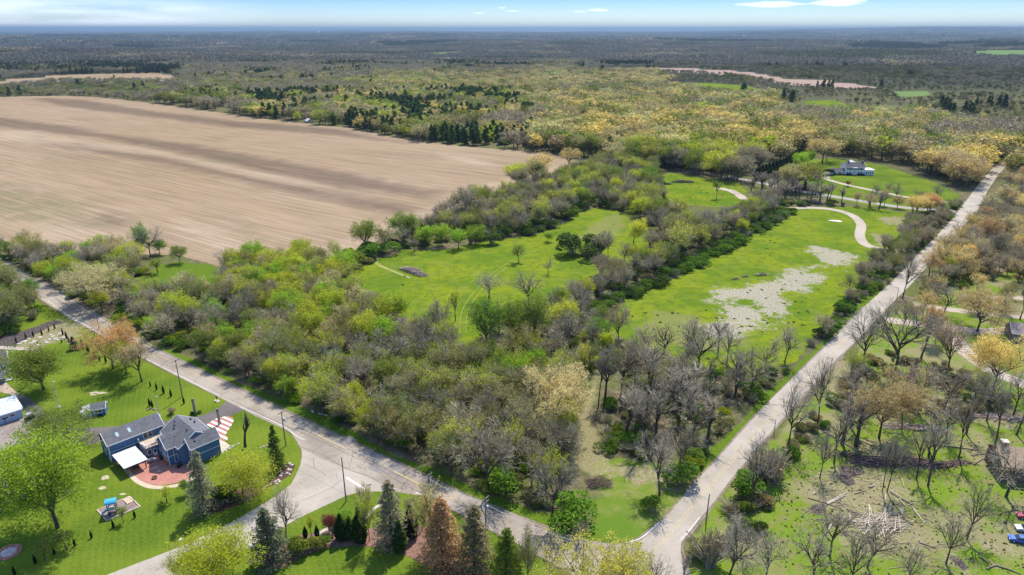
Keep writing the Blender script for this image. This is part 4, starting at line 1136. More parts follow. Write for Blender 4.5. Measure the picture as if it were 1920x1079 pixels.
# colours and kinds by district of the middle wood
fill([(-120, 436), (0, 470), (240, 470), (262, 500), (262, 552), (300, 565), (400, 555), (440, 520), (470, 520), (540, 560), (560, 640), (560, 760), (480, 726), (380, 683), (290, 642), (215, 600), (107, 540), (28, 498), (-120, 425)], 7.0,
     [(.24, 'leafy', ['oliveg', 'ygreen', 'green'], 9, 13), (.32, 'bud', ['olive', 'ygreen', 'pale', 'oliveg'], 10, 15), (.10, 'fuzzy', ['greyg', 'grey'], 9, 13), (.16, 'bare', WA, 10, 14), (.18, 'leafy', ['lime', 'ygreen'], 7, 11)],
     'far western wood between the tilled field and the left road', near=5, avoid=CLEAR)
fill([(400, 545), (430, 505), (500, 500), (640, 495), (665, 530), (700, 590), (780, 605), (760, 660), (640, 680), (560, 640), (470, 600)], 6.4,
     [(.55, 'leafy', ['lime', 'ygreen', 'ygreen', 'ygreen', 'lime'], 9, 14), (.27, 'bud', ['pale', 'ygreen', 'olive', 'ygreen'], 9, 14), (.06, 'fuzzy', ['greyg'], 8, 12), (.12, 'bare', WA, 9, 13)],
     'bright green patch of the wood beyond its middle', near=4, avoid=CLEAR)
fill([(560, 640), (640, 680), (760, 660), (780, 605), (850, 640), (880, 690), (1000, 660), (1080, 690), (1095, 740), (1075, 800), (1085, 880), (1060, 930), (1110, 975), (1040, 972), (940, 930), (880, 905), (733, 838), (600, 776), (480, 726), (500, 660)], 6.8,
     [(.34, 'bare', WA, 12, 17), (.14, 'fuzzy', ['greyg', 'olive'], 10, 14), (.36, 'bud', ['oliveg', 'olive', 'ygreen', 'greyg', 'ygreen'], 10, 15), (.14, 'leafy', ['oliveg', 'ygreen', 'lime'], 7, 12), (.02, 'spruce', ['dgreen'], 7, 10)],
     'heart of the wood in the angle of the two roads', near=5, avoid=CLEAR)
fill([(490, 732), (600, 778), (733, 840), (880, 907), (960, 935), (930, 900), (800, 835), (640, 765), (520, 710), (400, 655), (380, 683)], 6.5,
     [(.5, 'bud', ['ygreen', 'oliveg', 'olive', 'tan'], 8, 12), (.25, 'leafy', ['ygreen', 'oliveg'], 6, 10), (.25, 'fuzzy', ['tan', 'greyg'], 8, 12)],
     'tree line along the left road verge', near=5, avoid=CLEAR)
fill([(885, 660), (930, 615), (1000, 600), (1050, 570), (1130, 600), (1200, 665), (1250, 700), (1240, 760), (1130, 700), (1100, 690), (1000, 680)], 8.0,
     [(.35, 'leafy', ['green', 'oliveg', 'ygreen'], 9, 14), (.3, 'bare', WA, 10, 14), (.2, 'bud', ['oliveg', 'ygreen'], 9, 13), (.15, 'fuzzy', ['grey', 'rust'], 8, 12)],
     'thin wood between the two meadows', near=6, avoid=CLEAR)
fill([(1125, 800), (1140, 740), (1240, 700), (1330, 700), (1400, 700), (1480, 695), (1545, 640), (1480, 710), (1400, 785), (1330, 855), (1290, 890), (1200, 870), (1140, 850)], 7.4,
     [(.40, 'bare', WA, 11, 16), (.42, 'bare_tall', WA, 11, 17), (.06, 'fuzzy', ['greyg'], 8, 11), (.12, 'bud', ['oliveg', 'ygreen'], 7, 11)],
     'open bare wood beside the right-hand road', near=6, avoid=CLEAR)
fill([(640, 500), (690, 478), (760, 442), (850, 402), (965, 364), (1122, 314), (1235, 302), (1232, 345), (1245, 390), (1285, 425), (1330, 432), (1300, 480), (1225, 455), (1190, 402), (1110, 388), (1080, 402), (1045, 424), (1000, 438), (930, 443), (860, 460), (780, 464), (715, 478), (665, 505)], 8.0,
     [(.24, 'leafy', ['oliveg', 'ygreen', 'green'], 10, 14), (.38, 'bud', ['olive', 'oliveg', 'ygreen', 'ygreen'], 10, 15), (.18, 'fuzzy', ['grey', 'greyg'], 9, 13), (.18, 'bare', WA, 10, 15)],
     'long hedge wood between the tilled field and the meadow', near=7.5, avoid=CLEAR[:1] + [poly([(780, 466), (905, 462), (905, 440), (850, 440), (790, 446)])])
fill([(1240, 430), (1330, 432), (1400, 395), (1440, 385), (1460, 398), (1375, 450), (1240, 512), (1130, 575), (1075, 600), (1035, 580), (1110, 530), (1215, 480)], 7.5,
     [(.34, 'bud', ['olive', 'ygreen', 'oliveg'], 10, 14), (.24, 'fuzzy', ['grey', 'tan', 'greyg'], 9, 13), (.2, 'bare', WA, 10, 14), (.2, 'leafy', ['oliveg', 'ygreen'], 8, 12)],
     'tree belt dividing the two green meadows', near=5, avoid=[ZW['meadowB']])
fill([(1500, 670), (1530, 630), (1570, 575), (1620, 520), (1640, 480), (1655, 470), (1690, 445), (1700, 425), (1760, 405), (1800, 385), (1765, 425), (1708, 483), (1660, 525), (1610, 568), (1560, 620), (1510, 668)], 6.5,
     [(.6, 'fuzzy', ['grey', 'purple', 'grey', 'tan'], 8, 11), (.2, 'bud', ['olive', 'oliveg'], 8, 11), (.2, 'bareshrub', ['grey'], 5, 7)],
     'grey thicket along the left side of the right-hand road', near=4, avoid=[ZW['vergeR']])
fill([(1845, 400), (1900, 335), (2020, 330), (2150, 560), (1950, 590), (1900, 520), (1800, 540), (1730, 560), (1722, 540), (1770, 482)], 8.5,
     [(.26, 'bare', WA, 11, 16), (.28, 'bud', ['tan', 'gold', 'orange', 'pale'], 10, 15), (.3, 'fuzzy', ['grey', 'tan', 'purple'], 9, 13), (.16, 'leafy', ['gold', 'ygreen', 'oliveg'], 7, 12)],
     'mixed wood right of the right-hand road', near=6)
fill([(1900, 330), (1895, 305), (2020, 300), (2060, 340)], 9, [(1, 'leafy', ['yellow', 'ygreen'], 9, 13)], 'yellow-green grove right of the far end of the road')
fill([(1560, 690), (1620, 640), (1690, 580), (1740, 560), (1830, 545), (1960, 560), (1960, 640), (1880, 640), (1780, 612), (1720, 600), (1700, 640), (1600, 720)], 12,
     [(.4, 'fuzzy', ['grey', 'greyg', 'tan'], 10, 14), (.4, 'bare', WA, 10, 15), (.2, 'bud', ['tan', 'olive', 'gold'], 8, 12)],
     'trees around the parcel driveways', near=8)
fill([(1560, 740), (1600, 700), (1700, 720), (1850, 740), (1960, 780), (1960, 830), (1850, 800), (1700, 770), (1580, 780)], 13, [(.6, 'bare', WA, 10, 14), (.4, 'fuzzy', ['grey', 'pink'], 9, 12)], 'bare trees above the brush-strewn slope', near=8)
fill([(-140, 520), (5, 520), (70, 566), (88, 590), (60, 605), (0, 640), (-140, 650)], 7.0,
     [(.5, 'leafy', ['olive', 'oliveg', 'green'], 9, 13), (.5, 'bud', ['oliveg', 'olive'], 10, 14)], 'green grove at the left road beyond the rock garden', near=5, avoid=[PINK])
fill([(1300, 1060), (1340, 990), (1400, 920), (1470, 860), (1500, 870), (1440, 960), (1400, 1040), (1400, 1100), (1300, 1100)], 9.5,
     [(.5, 'bare', WA, 9, 13), (.3, 'bareshrub', ['grey'], 4, 6), (.2, 'fuzzy', ['greyg'], 7, 9)], 'bare thicket on the near side of the right-hand road', near=7)
fill([(1210, 690), (1260, 650), (1340, 650), (1420, 665), (1490, 670), (1480, 700), (1330, 705), (1240, 705)], 9, [(.7, 'bare', WA, 11, 16), (.3, 'bare_tall', WA, 11, 15)], 'row of bare trees across the near end of the right meadow', near=6)
fill([(1490, 870), (1530, 780), (1600, 720), (1920, 790), (1920, 860), (1760, 880), (1640, 850), (1540, 890)], 11,
     [(.6, 'bare_tall', WA, 12, 18), (.4, 'bare', WA, 12, 16)], 'felled slope right of the right-hand road', near=6)
fill([(1480, 1040), (1700, 1050), (1920, 1070), (1920, 1130), (1450, 1130)], 12, [(1, 'bare', WA, 12, 16)], 'near edge of the rough grass', near=7)
# row of bare trees along the back road and strip round the farm
fill([(1410, 345), (1500, 362), (1600, 378), (1700, 392), (1780, 402), (1760, 412), (1680, 402), (1560, 384), (1450, 374), (1405, 360)], 8.5, [(.8, 'bare_tall', WA, 10, 14), (.2, 'bud', ['tan'], 9, 12)], 'row of bare trees along the back road', near=5)
fill([(1245, 320), (1330, 332), (1405, 344), (1400, 326), (1240, 302)], 9, [(.6, 'bare', WA, 10, 13), (.4, 'bud', ['olive', 'greyg'], 9, 12)], 'trees along the back road above the small meadow', avoid=[ZW['meadowC']])
fill([(1640, 362), (1700, 374), (1790, 384), (1800, 392), (1700, 386), (1640, 376)], 13, [(1, 'bare', WA, 10, 13)], 'bare trees between the farm driveway and the back road')
fill([(1400, 392), (1470, 362), (1460, 385), (1440, 400)], 8, [(.5, 'bud', ['gold', 'olive'], 9, 12), (.5, 'fuzzy', ['grey'], 9, 12)], 'tree belt corner beside the curved driveway')

# ---- undergrowth: low bushes nobody could count
UG = []


def under(zone, spacing, tints, hmin, hmax, avoid=(), thin=0.0):
    Pz = poly(zone); lo = Pz.min(0); hi = Pz.max(0); r = np.random.default_rng(len(UG) + 5)
    n = int((hi[0] - lo[0]) * (hi[1] - lo[1]) / spacing ** 2)
    X = lo[0] + r.random(n) * (hi[0] - lo[0]); Y = lo[1] + r.random(n) * (hi[1] - lo[1])
    ok = sdist(X, Y, Pz) < 0
    for A in avoid: ok &= sdist(X, Y, A) > 1.0
    ok &= vnoise(X, Y, 14, 21) > thin
    for a, b in zip(X[ok], Y[ok]):
        h = hmin + (hmax - hmin) * r.random(); tn = TI[tints[r.integers(len(tints))]]; j = .8 + .4 * r.random()
        UG.append((a, b, h, tuple(c * j for c in tn), r.random() < .3))


UT = ['green', 'oliveg', 'ygreen', 'green', 'greyg', 'lime']
under([(-120, 436), (0, 472), (240, 472), (300, 565), (400, 555), (440, 510), (640, 500), (700, 590), (850, 640), (900, 660), (1000, 620), (1080, 600), (1200, 670), (1250, 700), (1120, 700), (1080, 790), (1080, 880), (1060, 930), (1105, 975), (1040, 968), (880, 903), (733, 835), (600, 773), (480, 722), (290, 640), (107, 538), (-120, 422)], 4.3, UT, 1.5, 4.2, CLEAR)
under([(1125, 820), (1140, 740), (1240, 700), (1330, 700), (1480, 695), (1545, 640), (1480, 705), (1400, 780), (1330, 850), (1290, 880), (1230, 868), (1140, 855)], 3.4, ['green', 'oliveg', 'green', 'greyg', 'green', 'ygreen'], 1.2, 3.4, CLEAR[2:6], .30)
under([(640, 500), (690, 478), (760, 442), (850, 402), (965, 362), (1122, 314), (1235, 300), (1245, 390), (1330, 432), (1300, 480), (1225, 455), (1190, 402), (1110, 388), (1045, 424), (930, 443), (780, 464), (665, 505)], 4.5, ['green', 'dgreen', 'greyg', 'oliveg'], 2, 5)
under([(1240, 430), (1400, 395), (1460, 385), (1482, 400), (1375, 458), (1240, 525), (1125, 588), (1075, 600), (1110, 530), (1215, 480)], 4.2, ['green', 'dgreen', 'oliveg', 'grey'], 2, 4.5)
# thick green shrub edge at the meadow side of that belt
under([(1478, 398), (1488, 402), (1380, 463), (1250, 530), (1128, 592), (1105, 588), (1240, 516), (1370, 450)], 2.6, ['green', 'dgreen', 'green'], 2.5, 4.5)
under([(1500, 675), (1530, 635), (1620, 522), (1655, 470), (1800, 385), (1770, 425), (1665, 530), (1610, 575), (1560, 625), (1505, 680)], 4.0, ['green', 'greyg', 'dgreen', 'oliveg'], 2, 4.5)
under([(1420, 372), (1500, 380), (1560, 384), (1700, 402), (1780, 408), (1700, 420), (1640, 405), (1560, 398), (1450, 385)], 4.2, ['green', 'dgreen', 'greyg'], 2, 4.5, [ZW['meadowB']])
under([(1845, 400), (1900, 335), (2020, 330), (2150, 560), (1950, 590), (1900, 520), (1800, 540), (1730, 560), (1770, 482)], 5, ['greyg', 'grey', 'oliveg', 'tan', 'green'], 2, 4.5, (), .25)
under([(-140, 522), (5, 522), (85, 590), (60, 605), (0, 640), (-140, 650)], 3.5, ['green', 'green', 'oliveg'], 2, 5, [PINK])
under([(1290, 1070), (1330, 985), (1400, 900), (1480, 820), (1560, 740), (1620, 680), (1600, 740), (1520, 840), (1470, 920), (1420, 1000), (1330, 1090)], 3.2, ['greyg', 'grey', 'oliveg', 'green', 'tan'], 1.2, 3.4, (), .22)
under([(1560, 760), (1600, 690), (1700, 640), (1800, 700), (1900, 760), (1820, 780), (1700, 780), (1620, 790)], 4.2, ['greyg', 'tan', 'grey', 'green'], 1.5, 3.5, (), .3)
under([(880, 470), (1000, 455), (1040, 430), (1030, 418), (960, 430), (880, 445)], 4, ['green', 'dgreen'], 3, 5, [ZW['meadowA']])

# ---- country beyond: woods to the horizon
FAR = []     # (X, Y, h, w, tint, kind)
WHITEF = poly([(1475, 335), (1485, 300), (1530, 290), (1560, 296), (1660, 305), (1740, 332), (1830, 372), (1800, 400), (1700, 396), (1560, 375)])


def beyond():
    r = np.random.default_rng(99)
    openz = [ZW[k] for k in ('field', 'field2', 'meadowA', 'meadowB', 'meadowC', 'farmlawn', 'slopemeadow', 'slopemeadow2', 'wetland', 'farA', 'farB', 'farC', 'farD', 'glade')] + [WHITEF, poly([(1395, 352), (1422, 330), (1488, 294), (1502, 298), (1484, 340), (1440, 352)]),
             poly([(1816, 390), (1830, 352), (1853, 322), (1880, 298), (1900, 300), (1880, 328), (1845, 392)])]
    NEARB = poly([(1110, 303), (1240, 318), (1400, 346), (1480, 362), (1790, 405), (1830, 400), (1900, 340), (2200, 380), (2400, 1200), (-600, 1200), (-400, 440), (0, 470), (640, 500)])
    th = radians(41)
    for d0, d1, sp_ in ((380, 900, 9.2), (900, 1500, 10.5), (1500, 2600, 13.0)):
        n = int((d1 ** 2 - d0 ** 2) * th / sp_ ** 2)
        D = np.sqrt(d0 ** 2 + r.random(n) * (d1 ** 2 - d0 ** 2)); A = (r.random(n) * 2 - 1) * th
        X = D * np.sin(A); Y = D * np.cos(A)
        # thin out points that fall on top of each other
        key = (np.floor(X / (sp_ * .62)).astype(int) * 100003 + np.floor(Y / (sp_ * .62)).astype(int)); _, keep = np.unique(key, return_index=True)
        X, Y, D = X[keep], Y[keep], D[keep]
        ok = sdist(X, Y, NEARB) > 2
        for A_ in openz: ok &= sdist(X, Y, A_) > 3
        X, Y, D = X[ok], Y[ok], D[ok]
        d = Y * cp + CH * sp; px = 960 + F * X / d; py = 539.5 + F * (CH * cp - Y * sp) / d
        q = vnoise(X, Y, 60, 31); sel = (vnoise(X, Y, 85, 36) - .5) * 1.5 + .5; tq = vnoise(X, Y, 48, 37); q2 = vnoise(X, Y, 170, 32); u = r.random(len(X)); hh = r.random(len(X))
        for i in range(len(X)):
            x, y = px[i], py[i]; v = min(.999, max(0, (sel[i] * .55 + u[i] * .45)))
            con = 0.02; gold = .25; green = .15
            if 440 < x < 1060 and 165 < y < 275: con = .62 if q[i] > .48 else .06; gold = .30; green = .14
            if 300 < x < 1100 and 130 < y <= 180: con = .30 if q[i] > .62 else .03; gold = .26; green = .10
            if x < 460 and 165 < y < 235: con = .08; gold = .14; green = .34
            if x < 950 and y < 150: gold = .12; green = .08
            if x > 1230 and y < 150 + (x - 1230) * .16: gold = .0; green = .5; con = .03
            if x < 340 and 104 < y < 140: con = .72; green = .1; gold = .05
            if x >= 1000 and 160 < y < 350: gold = .48; con = .015; green = .08
            if x >= 700 and 140 < y <= 175 and x < 1230: gold = .75; con = .04
            if x < 460 and 165 < y < 235: h_ = 1
            if x > 1230 and y < 158: gold = .0; green = .55 if q[i] > .4 else .25; con = .04
            if x > 1450 and y < 225: gold = .02; green = .6; con = .02
            if x > 1470 and 160 < y < 225 and (tq[i] > .62 or u[i] > .75): continue
            if x < 1230 and y < 128: gold = .04; green = .10; con = .04 if q2[i] < .68 else .5
            if 1080 < x < 1420 and 285 < y < 345: gold = .15; green = .38
            wet = x > 1450 and 150 < y < 225
            h = 12 + 6 * hh[i]; fr = D[i] > 600
            if wet: h = 3.5 + 4 * hh[i]
            if x < 345 and 148 < y < 192: h *= .62
            val = x > 1080 and y < (150 + max(0, x - 1230) * .16 if x > 1230 else 142)
            if val and not wet: h *= .6
            if x >= 1000 and not val: h *= 1.22
            if v < con: k = 'pine' if hh[i] > .3 else 'spruce'; tn = 'pine' if u[i] > .4 else 'dgreen'; h = 14 + 6 * hh[i]
            elif v < con + gold: k = 'bud' if q[i] < .6 else 'leafy'; tn = ('gold', 'tan', 'gold', 'pale', 'tan', 'olive')[int(tq[i] * 9 + u[i] * 2) % 6] if x > 950 else ('gold', 'olive', 'tan', 'ygreen', 'pale')[int(tq[i] * 8 + u[i] * 2) % 5]
            elif v < con + gold + green: k = 'leafy'; tn = ('oliveg', 'olive', 'greyg', 'ygreen' if q2[i] > .55 else 'olive')[int(tq[i] * 7 + u[i] * 2) % 4] if not wet else ('greyg', 'greyg', 'olive', 'grey', 'dgreen')[int(u[i] * 977) % 5]
            else: k = 'fuzzy' if u[i] > .3 else 'bare'; tn = ('grey', 'purple', 'greyg', 'tan')[int(tq[i] * 7 + u[i]) % 4]
            if D[i] > 380:
                pass
            zone = 'beyond'
            if D[i] < 620:
                rs = random.Random(int(X[i] * 7 + Y[i] * 13))
                place(k, float(X[i]), float(Y[i]), float(h), float(h * (.85 + .35 * hh[i])) if k not in ('pine', 'spruce') else float(h * .55), tn, ('golden woodland behind the white farmhouse' if x > 1100 else 'woodland behind the tilled field'), 'tree', rng=rs)
            else:
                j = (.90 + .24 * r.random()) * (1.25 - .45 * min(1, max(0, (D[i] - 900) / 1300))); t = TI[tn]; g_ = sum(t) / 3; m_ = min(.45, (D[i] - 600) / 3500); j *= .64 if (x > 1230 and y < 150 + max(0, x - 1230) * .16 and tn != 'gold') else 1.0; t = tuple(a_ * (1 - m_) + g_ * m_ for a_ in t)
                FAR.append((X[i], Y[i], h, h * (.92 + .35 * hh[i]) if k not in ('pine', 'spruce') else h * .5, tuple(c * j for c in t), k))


beyond()


# ------------------------------------------------------------------ turn placements into objects
def scatter(name, rows, kinds, label):
    """rows: X, Y, z, sx, sz, rot, tint, index ; one object of kind stuff"""
    src = bpy.data.collections.new('sources_' + name); i = 0
    for k in kinds:
        for (_, _, me, _) in TREES[k]:
            o = bpy.data.objects.new('source_%03d' % i, me); src.objects.link(o); i += 1
    n = len(rows); A = np.array([[a[0], a[1], a[2]] for a in rows], np.float32)
    me = bpy.data.meshes.new(name); me.vertices.add(n); me.vertices.foreach_set('co', A.ravel())
    S = np.array([[a[3], a[3], a[4]] for a in rows], np.float32); R = np.array([[0, 0, a[5]] for a in rows], np.float32)
    a = me.attributes.new('scl', 'FLOAT_VECTOR', 'POINT'); a.data.foreach_set('vector', S.ravel())
    a = me.attributes.new('rot', 'FLOAT_VECTOR', 'POINT'); a.data.foreach_set('vector', R.ravel())
    a = me.attributes.new('tint', 'FLOAT_COLOR', 'POINT'); a.data.foreach_set('color', np.array([tuple(b[6]) + (1,) for b in rows], np.float32).ravel())
    a = me.attributes.new('idx', 'INT', 'POINT'); a.data.foreach_set('value', np.array([b[7] for b in rows], np.int32))
    me.update()
    o = bpy.data.objects.new(name, me); C.objects.link(o)
    ng = bpy.data.node_groups.new('scatter_' + name, 'GeometryNodeTree')
    ng.interface.new_socket('Geometry', in_out='INPUT', socket_type='NodeSocketGeometry'); ng.interface.new_socket('Geometry', in_out='OUTPUT', socket_type='NodeSocketGeometry')
    N = ng.nodes; L = ng.links
    gi = N.new('NodeGroupInput'); go = N.new('NodeGroupOutput'); ci = N.new('GeometryNodeCollectionInfo'); ip = N.new('GeometryNodeInstanceOnPoints')
    ci.inputs['Collection'].default_value = src; ci.inputs['Separate Children'].default_value = True; ci.inputs['Reset Children'].default_value = True
    def na(nm, typ):
        q = N.new('GeometryNodeInputNamedAttribute'); q.data_type = typ; q.inputs[0].default_value = nm
        return [s for s in q.outputs if s.enabled and s.name == 'Attribute'][0]
    L.new(gi.outputs[0], ip.inputs['Points']); L.new(ci.outputs[0], ip.inputs['Instance']); ip.inputs['Pick Instance'].default_value = True
    L.new(na('idx', 'INT'), ip.inputs['Instance Index']); L.new(na('rot', 'FLOAT_VECTOR'), ip.inputs['Rotation']); L.new(na('scl', 'FLOAT_VECTOR'), ip.inputs['Scale'])
    L.new(ip.outputs[0], go.inputs[0])
    md = o.modifiers.new('scatter', 'NODES'); md.node_group = ng
    tag(o, label, kind='stuff')
    return o


def base_index(kinds):
    b = {}; i = 0
    for k in kinds: b[k] = (i, len(TREES[k])); i += len(TREES[k])
    return b


WORDS = {'lime': 'bright lime', 'green': 'green', 'dgreen': 'dark green', 'olive': 'olive', 'oliveg': 'olive-green', 'pale': 'creamy', 'gold': 'golden', 'yellow': 'yellow', 'ygreen': 'yellow-green'}
KW = dict(bare='bare-branched grey', bare_tall='tall thin bare', fuzzy='brown-grey twiggy', bud='half-leafed budding', leafy='full-leafed', spruce='dark spiky', pine='dark', bareshrub='leafless grey', shrub='leafy green', sapling='young')
LIMIT = dict(bare_tree=285, twiggy_tree=270, budding_tree=285, leafy_tree=285, pine_tree=60, spruce_tree=60)


LM = [(82, 731, 'wide olive lawn tree'), (178, 575, 'creamy roadside oak'), (258, 480, 'tallest tree at the field'), (335, 530, 'little clearing'), (40, 480, 'far end of the left road'), (28, 600, 'rock garden'), (430, 620, 'middle of the lime-green trees'),
      (520, 560, 'field corner hedge'), (600, 600, 'lime-green patch'), (690, 590, 'near end of the meadow brush pile'), (342, 700, 'left-road pole above the arborvitae'), (450, 720, 'driveway mouth'), (586, 773, 'blue tub on the verge'), (733, 850, 'stop line'), (850, 900, 'rust-brown larch'),
      (915, 924, 'tan-tipped oak'), (1035, 972, 'dark-trunked oak'), (1078, 982, 'big bright green bush'), (1035, 812, 'creamy blossoming tree'), (900, 770, 'centre of the wood'), (760, 700, 'western heart of the wood'), (854, 640, 'wheel tracks'), (960, 640, 'fresh green maple'), (1065, 669, 'forked grey oak'),
      (1028, 604, 'black parked car'), (1133, 750, 'wood track'), (1212, 765, 'wide bare oak in the grass'), (1272, 880, 'crooked bare oak'), (1307, 705, 'mud-patch oak'), (1436, 700, 'mown meadow corner'), (1400, 780, 'nearest arm pole'), (1540, 640, 'gnarled roadside oak'), (1640, 530, 'leaning roadside tree'),
      (1700, 440, 'driveway bend'), (1790, 395, 'road crossing'), (686, 472, 'field corner tree'), (830, 460, 'green tree row'), (950, 440, 'dark bush of the meadow row'), (920, 370, 'brown tree on the hedge'), (1030, 400, 'upper meadow entrance'), (1100, 340, 'field tip'), (1188, 410, 'yellow-green meadow tree'),
      (1235, 380, 'small upper meadow'), (1100, 560, 'meadow thicket'), (1200, 520, 'middle of the meadow belt'), (1330, 440, 'upper end of the meadow belt'), (1281, 330, 'upper meadow brush pile'), (1450, 350, 'long clipped hedge'), (1541, 300, 'great golden oak'), (1620, 300, 'white farmhouse'), (1720, 320, 'farm lawn end'),
      (1860, 310, 'far end of the road'), (1870, 450, 'wood edge across the road'), (1780, 520, 'upper gravel driveway'), (1862, 735, 'flat-topped golden tree'), (1752, 650, 'orange tree at the parcels'), (1680, 700, 'largest roadside oak'), (1650, 800, 'spreading oak above the logs'), (1800, 780, 'lower driveway'),
      (1880, 540, 'orange-tinged edge tree'), (1365, 1050, 'near roadside thicket'), (1450, 920, 'grey twiggy thicket'), (200, 190, 'far corner of the field'), (350, 200, 'bend of the field edge'), (480, 222, 'white shed by the field'), (640, 240, 'low white barn'), (760, 262, 'pale grey pine house'), (870, 250, 'green glade'),
      (990, 285, 'field tip woods'), (1160, 270, 'golden ridge'), (1300, 280, 'back road'), (1400, 290, 'golden ridge behind the hedge'), (60, 175, 'far small field')]
TW = dict(lime='bright lime', green='green', dgreen='dark green', olive='olive', oliveg='olive-green', pale='creamy', gold='golden', yellow='yellow', ygreen='yellow-green', orange='orange', tan='tan', rust='rusty', grey='grey', greyg='grey-green', purple='purplish', pink='pinkish', pine='dark', blue='bluish', dark='dark')


def spot_label(p):
    x, y = T(p['X'], p['Y'])
    l = min(LM, key=lambda q: (q[0] - x) ** 2 + ((q[1] - y) * 1.6) ** 2); dx, dy = x - l[0], y - l[1]
    rel = ('right of' if dx > 0 else 'left of') if abs(dx) > abs(dy) * 1.5 else ('in front of' if dy > 0 else 'behind')
    what = dict(bare='bare', bare_tall='tall thin bare', fuzzy='twiggy', bud='budding', leafy='leafy', spruce='spruce-like', pine='pine-like', bareshrub='leafless', shrub='leafy').get(p['kind'], 'young')
    return f"{TW.get(p['tn'], 'grey')} {what} {'shrub' if 'shrub' in p['kind'] else 'tree'} {rel} the {l[2]}"


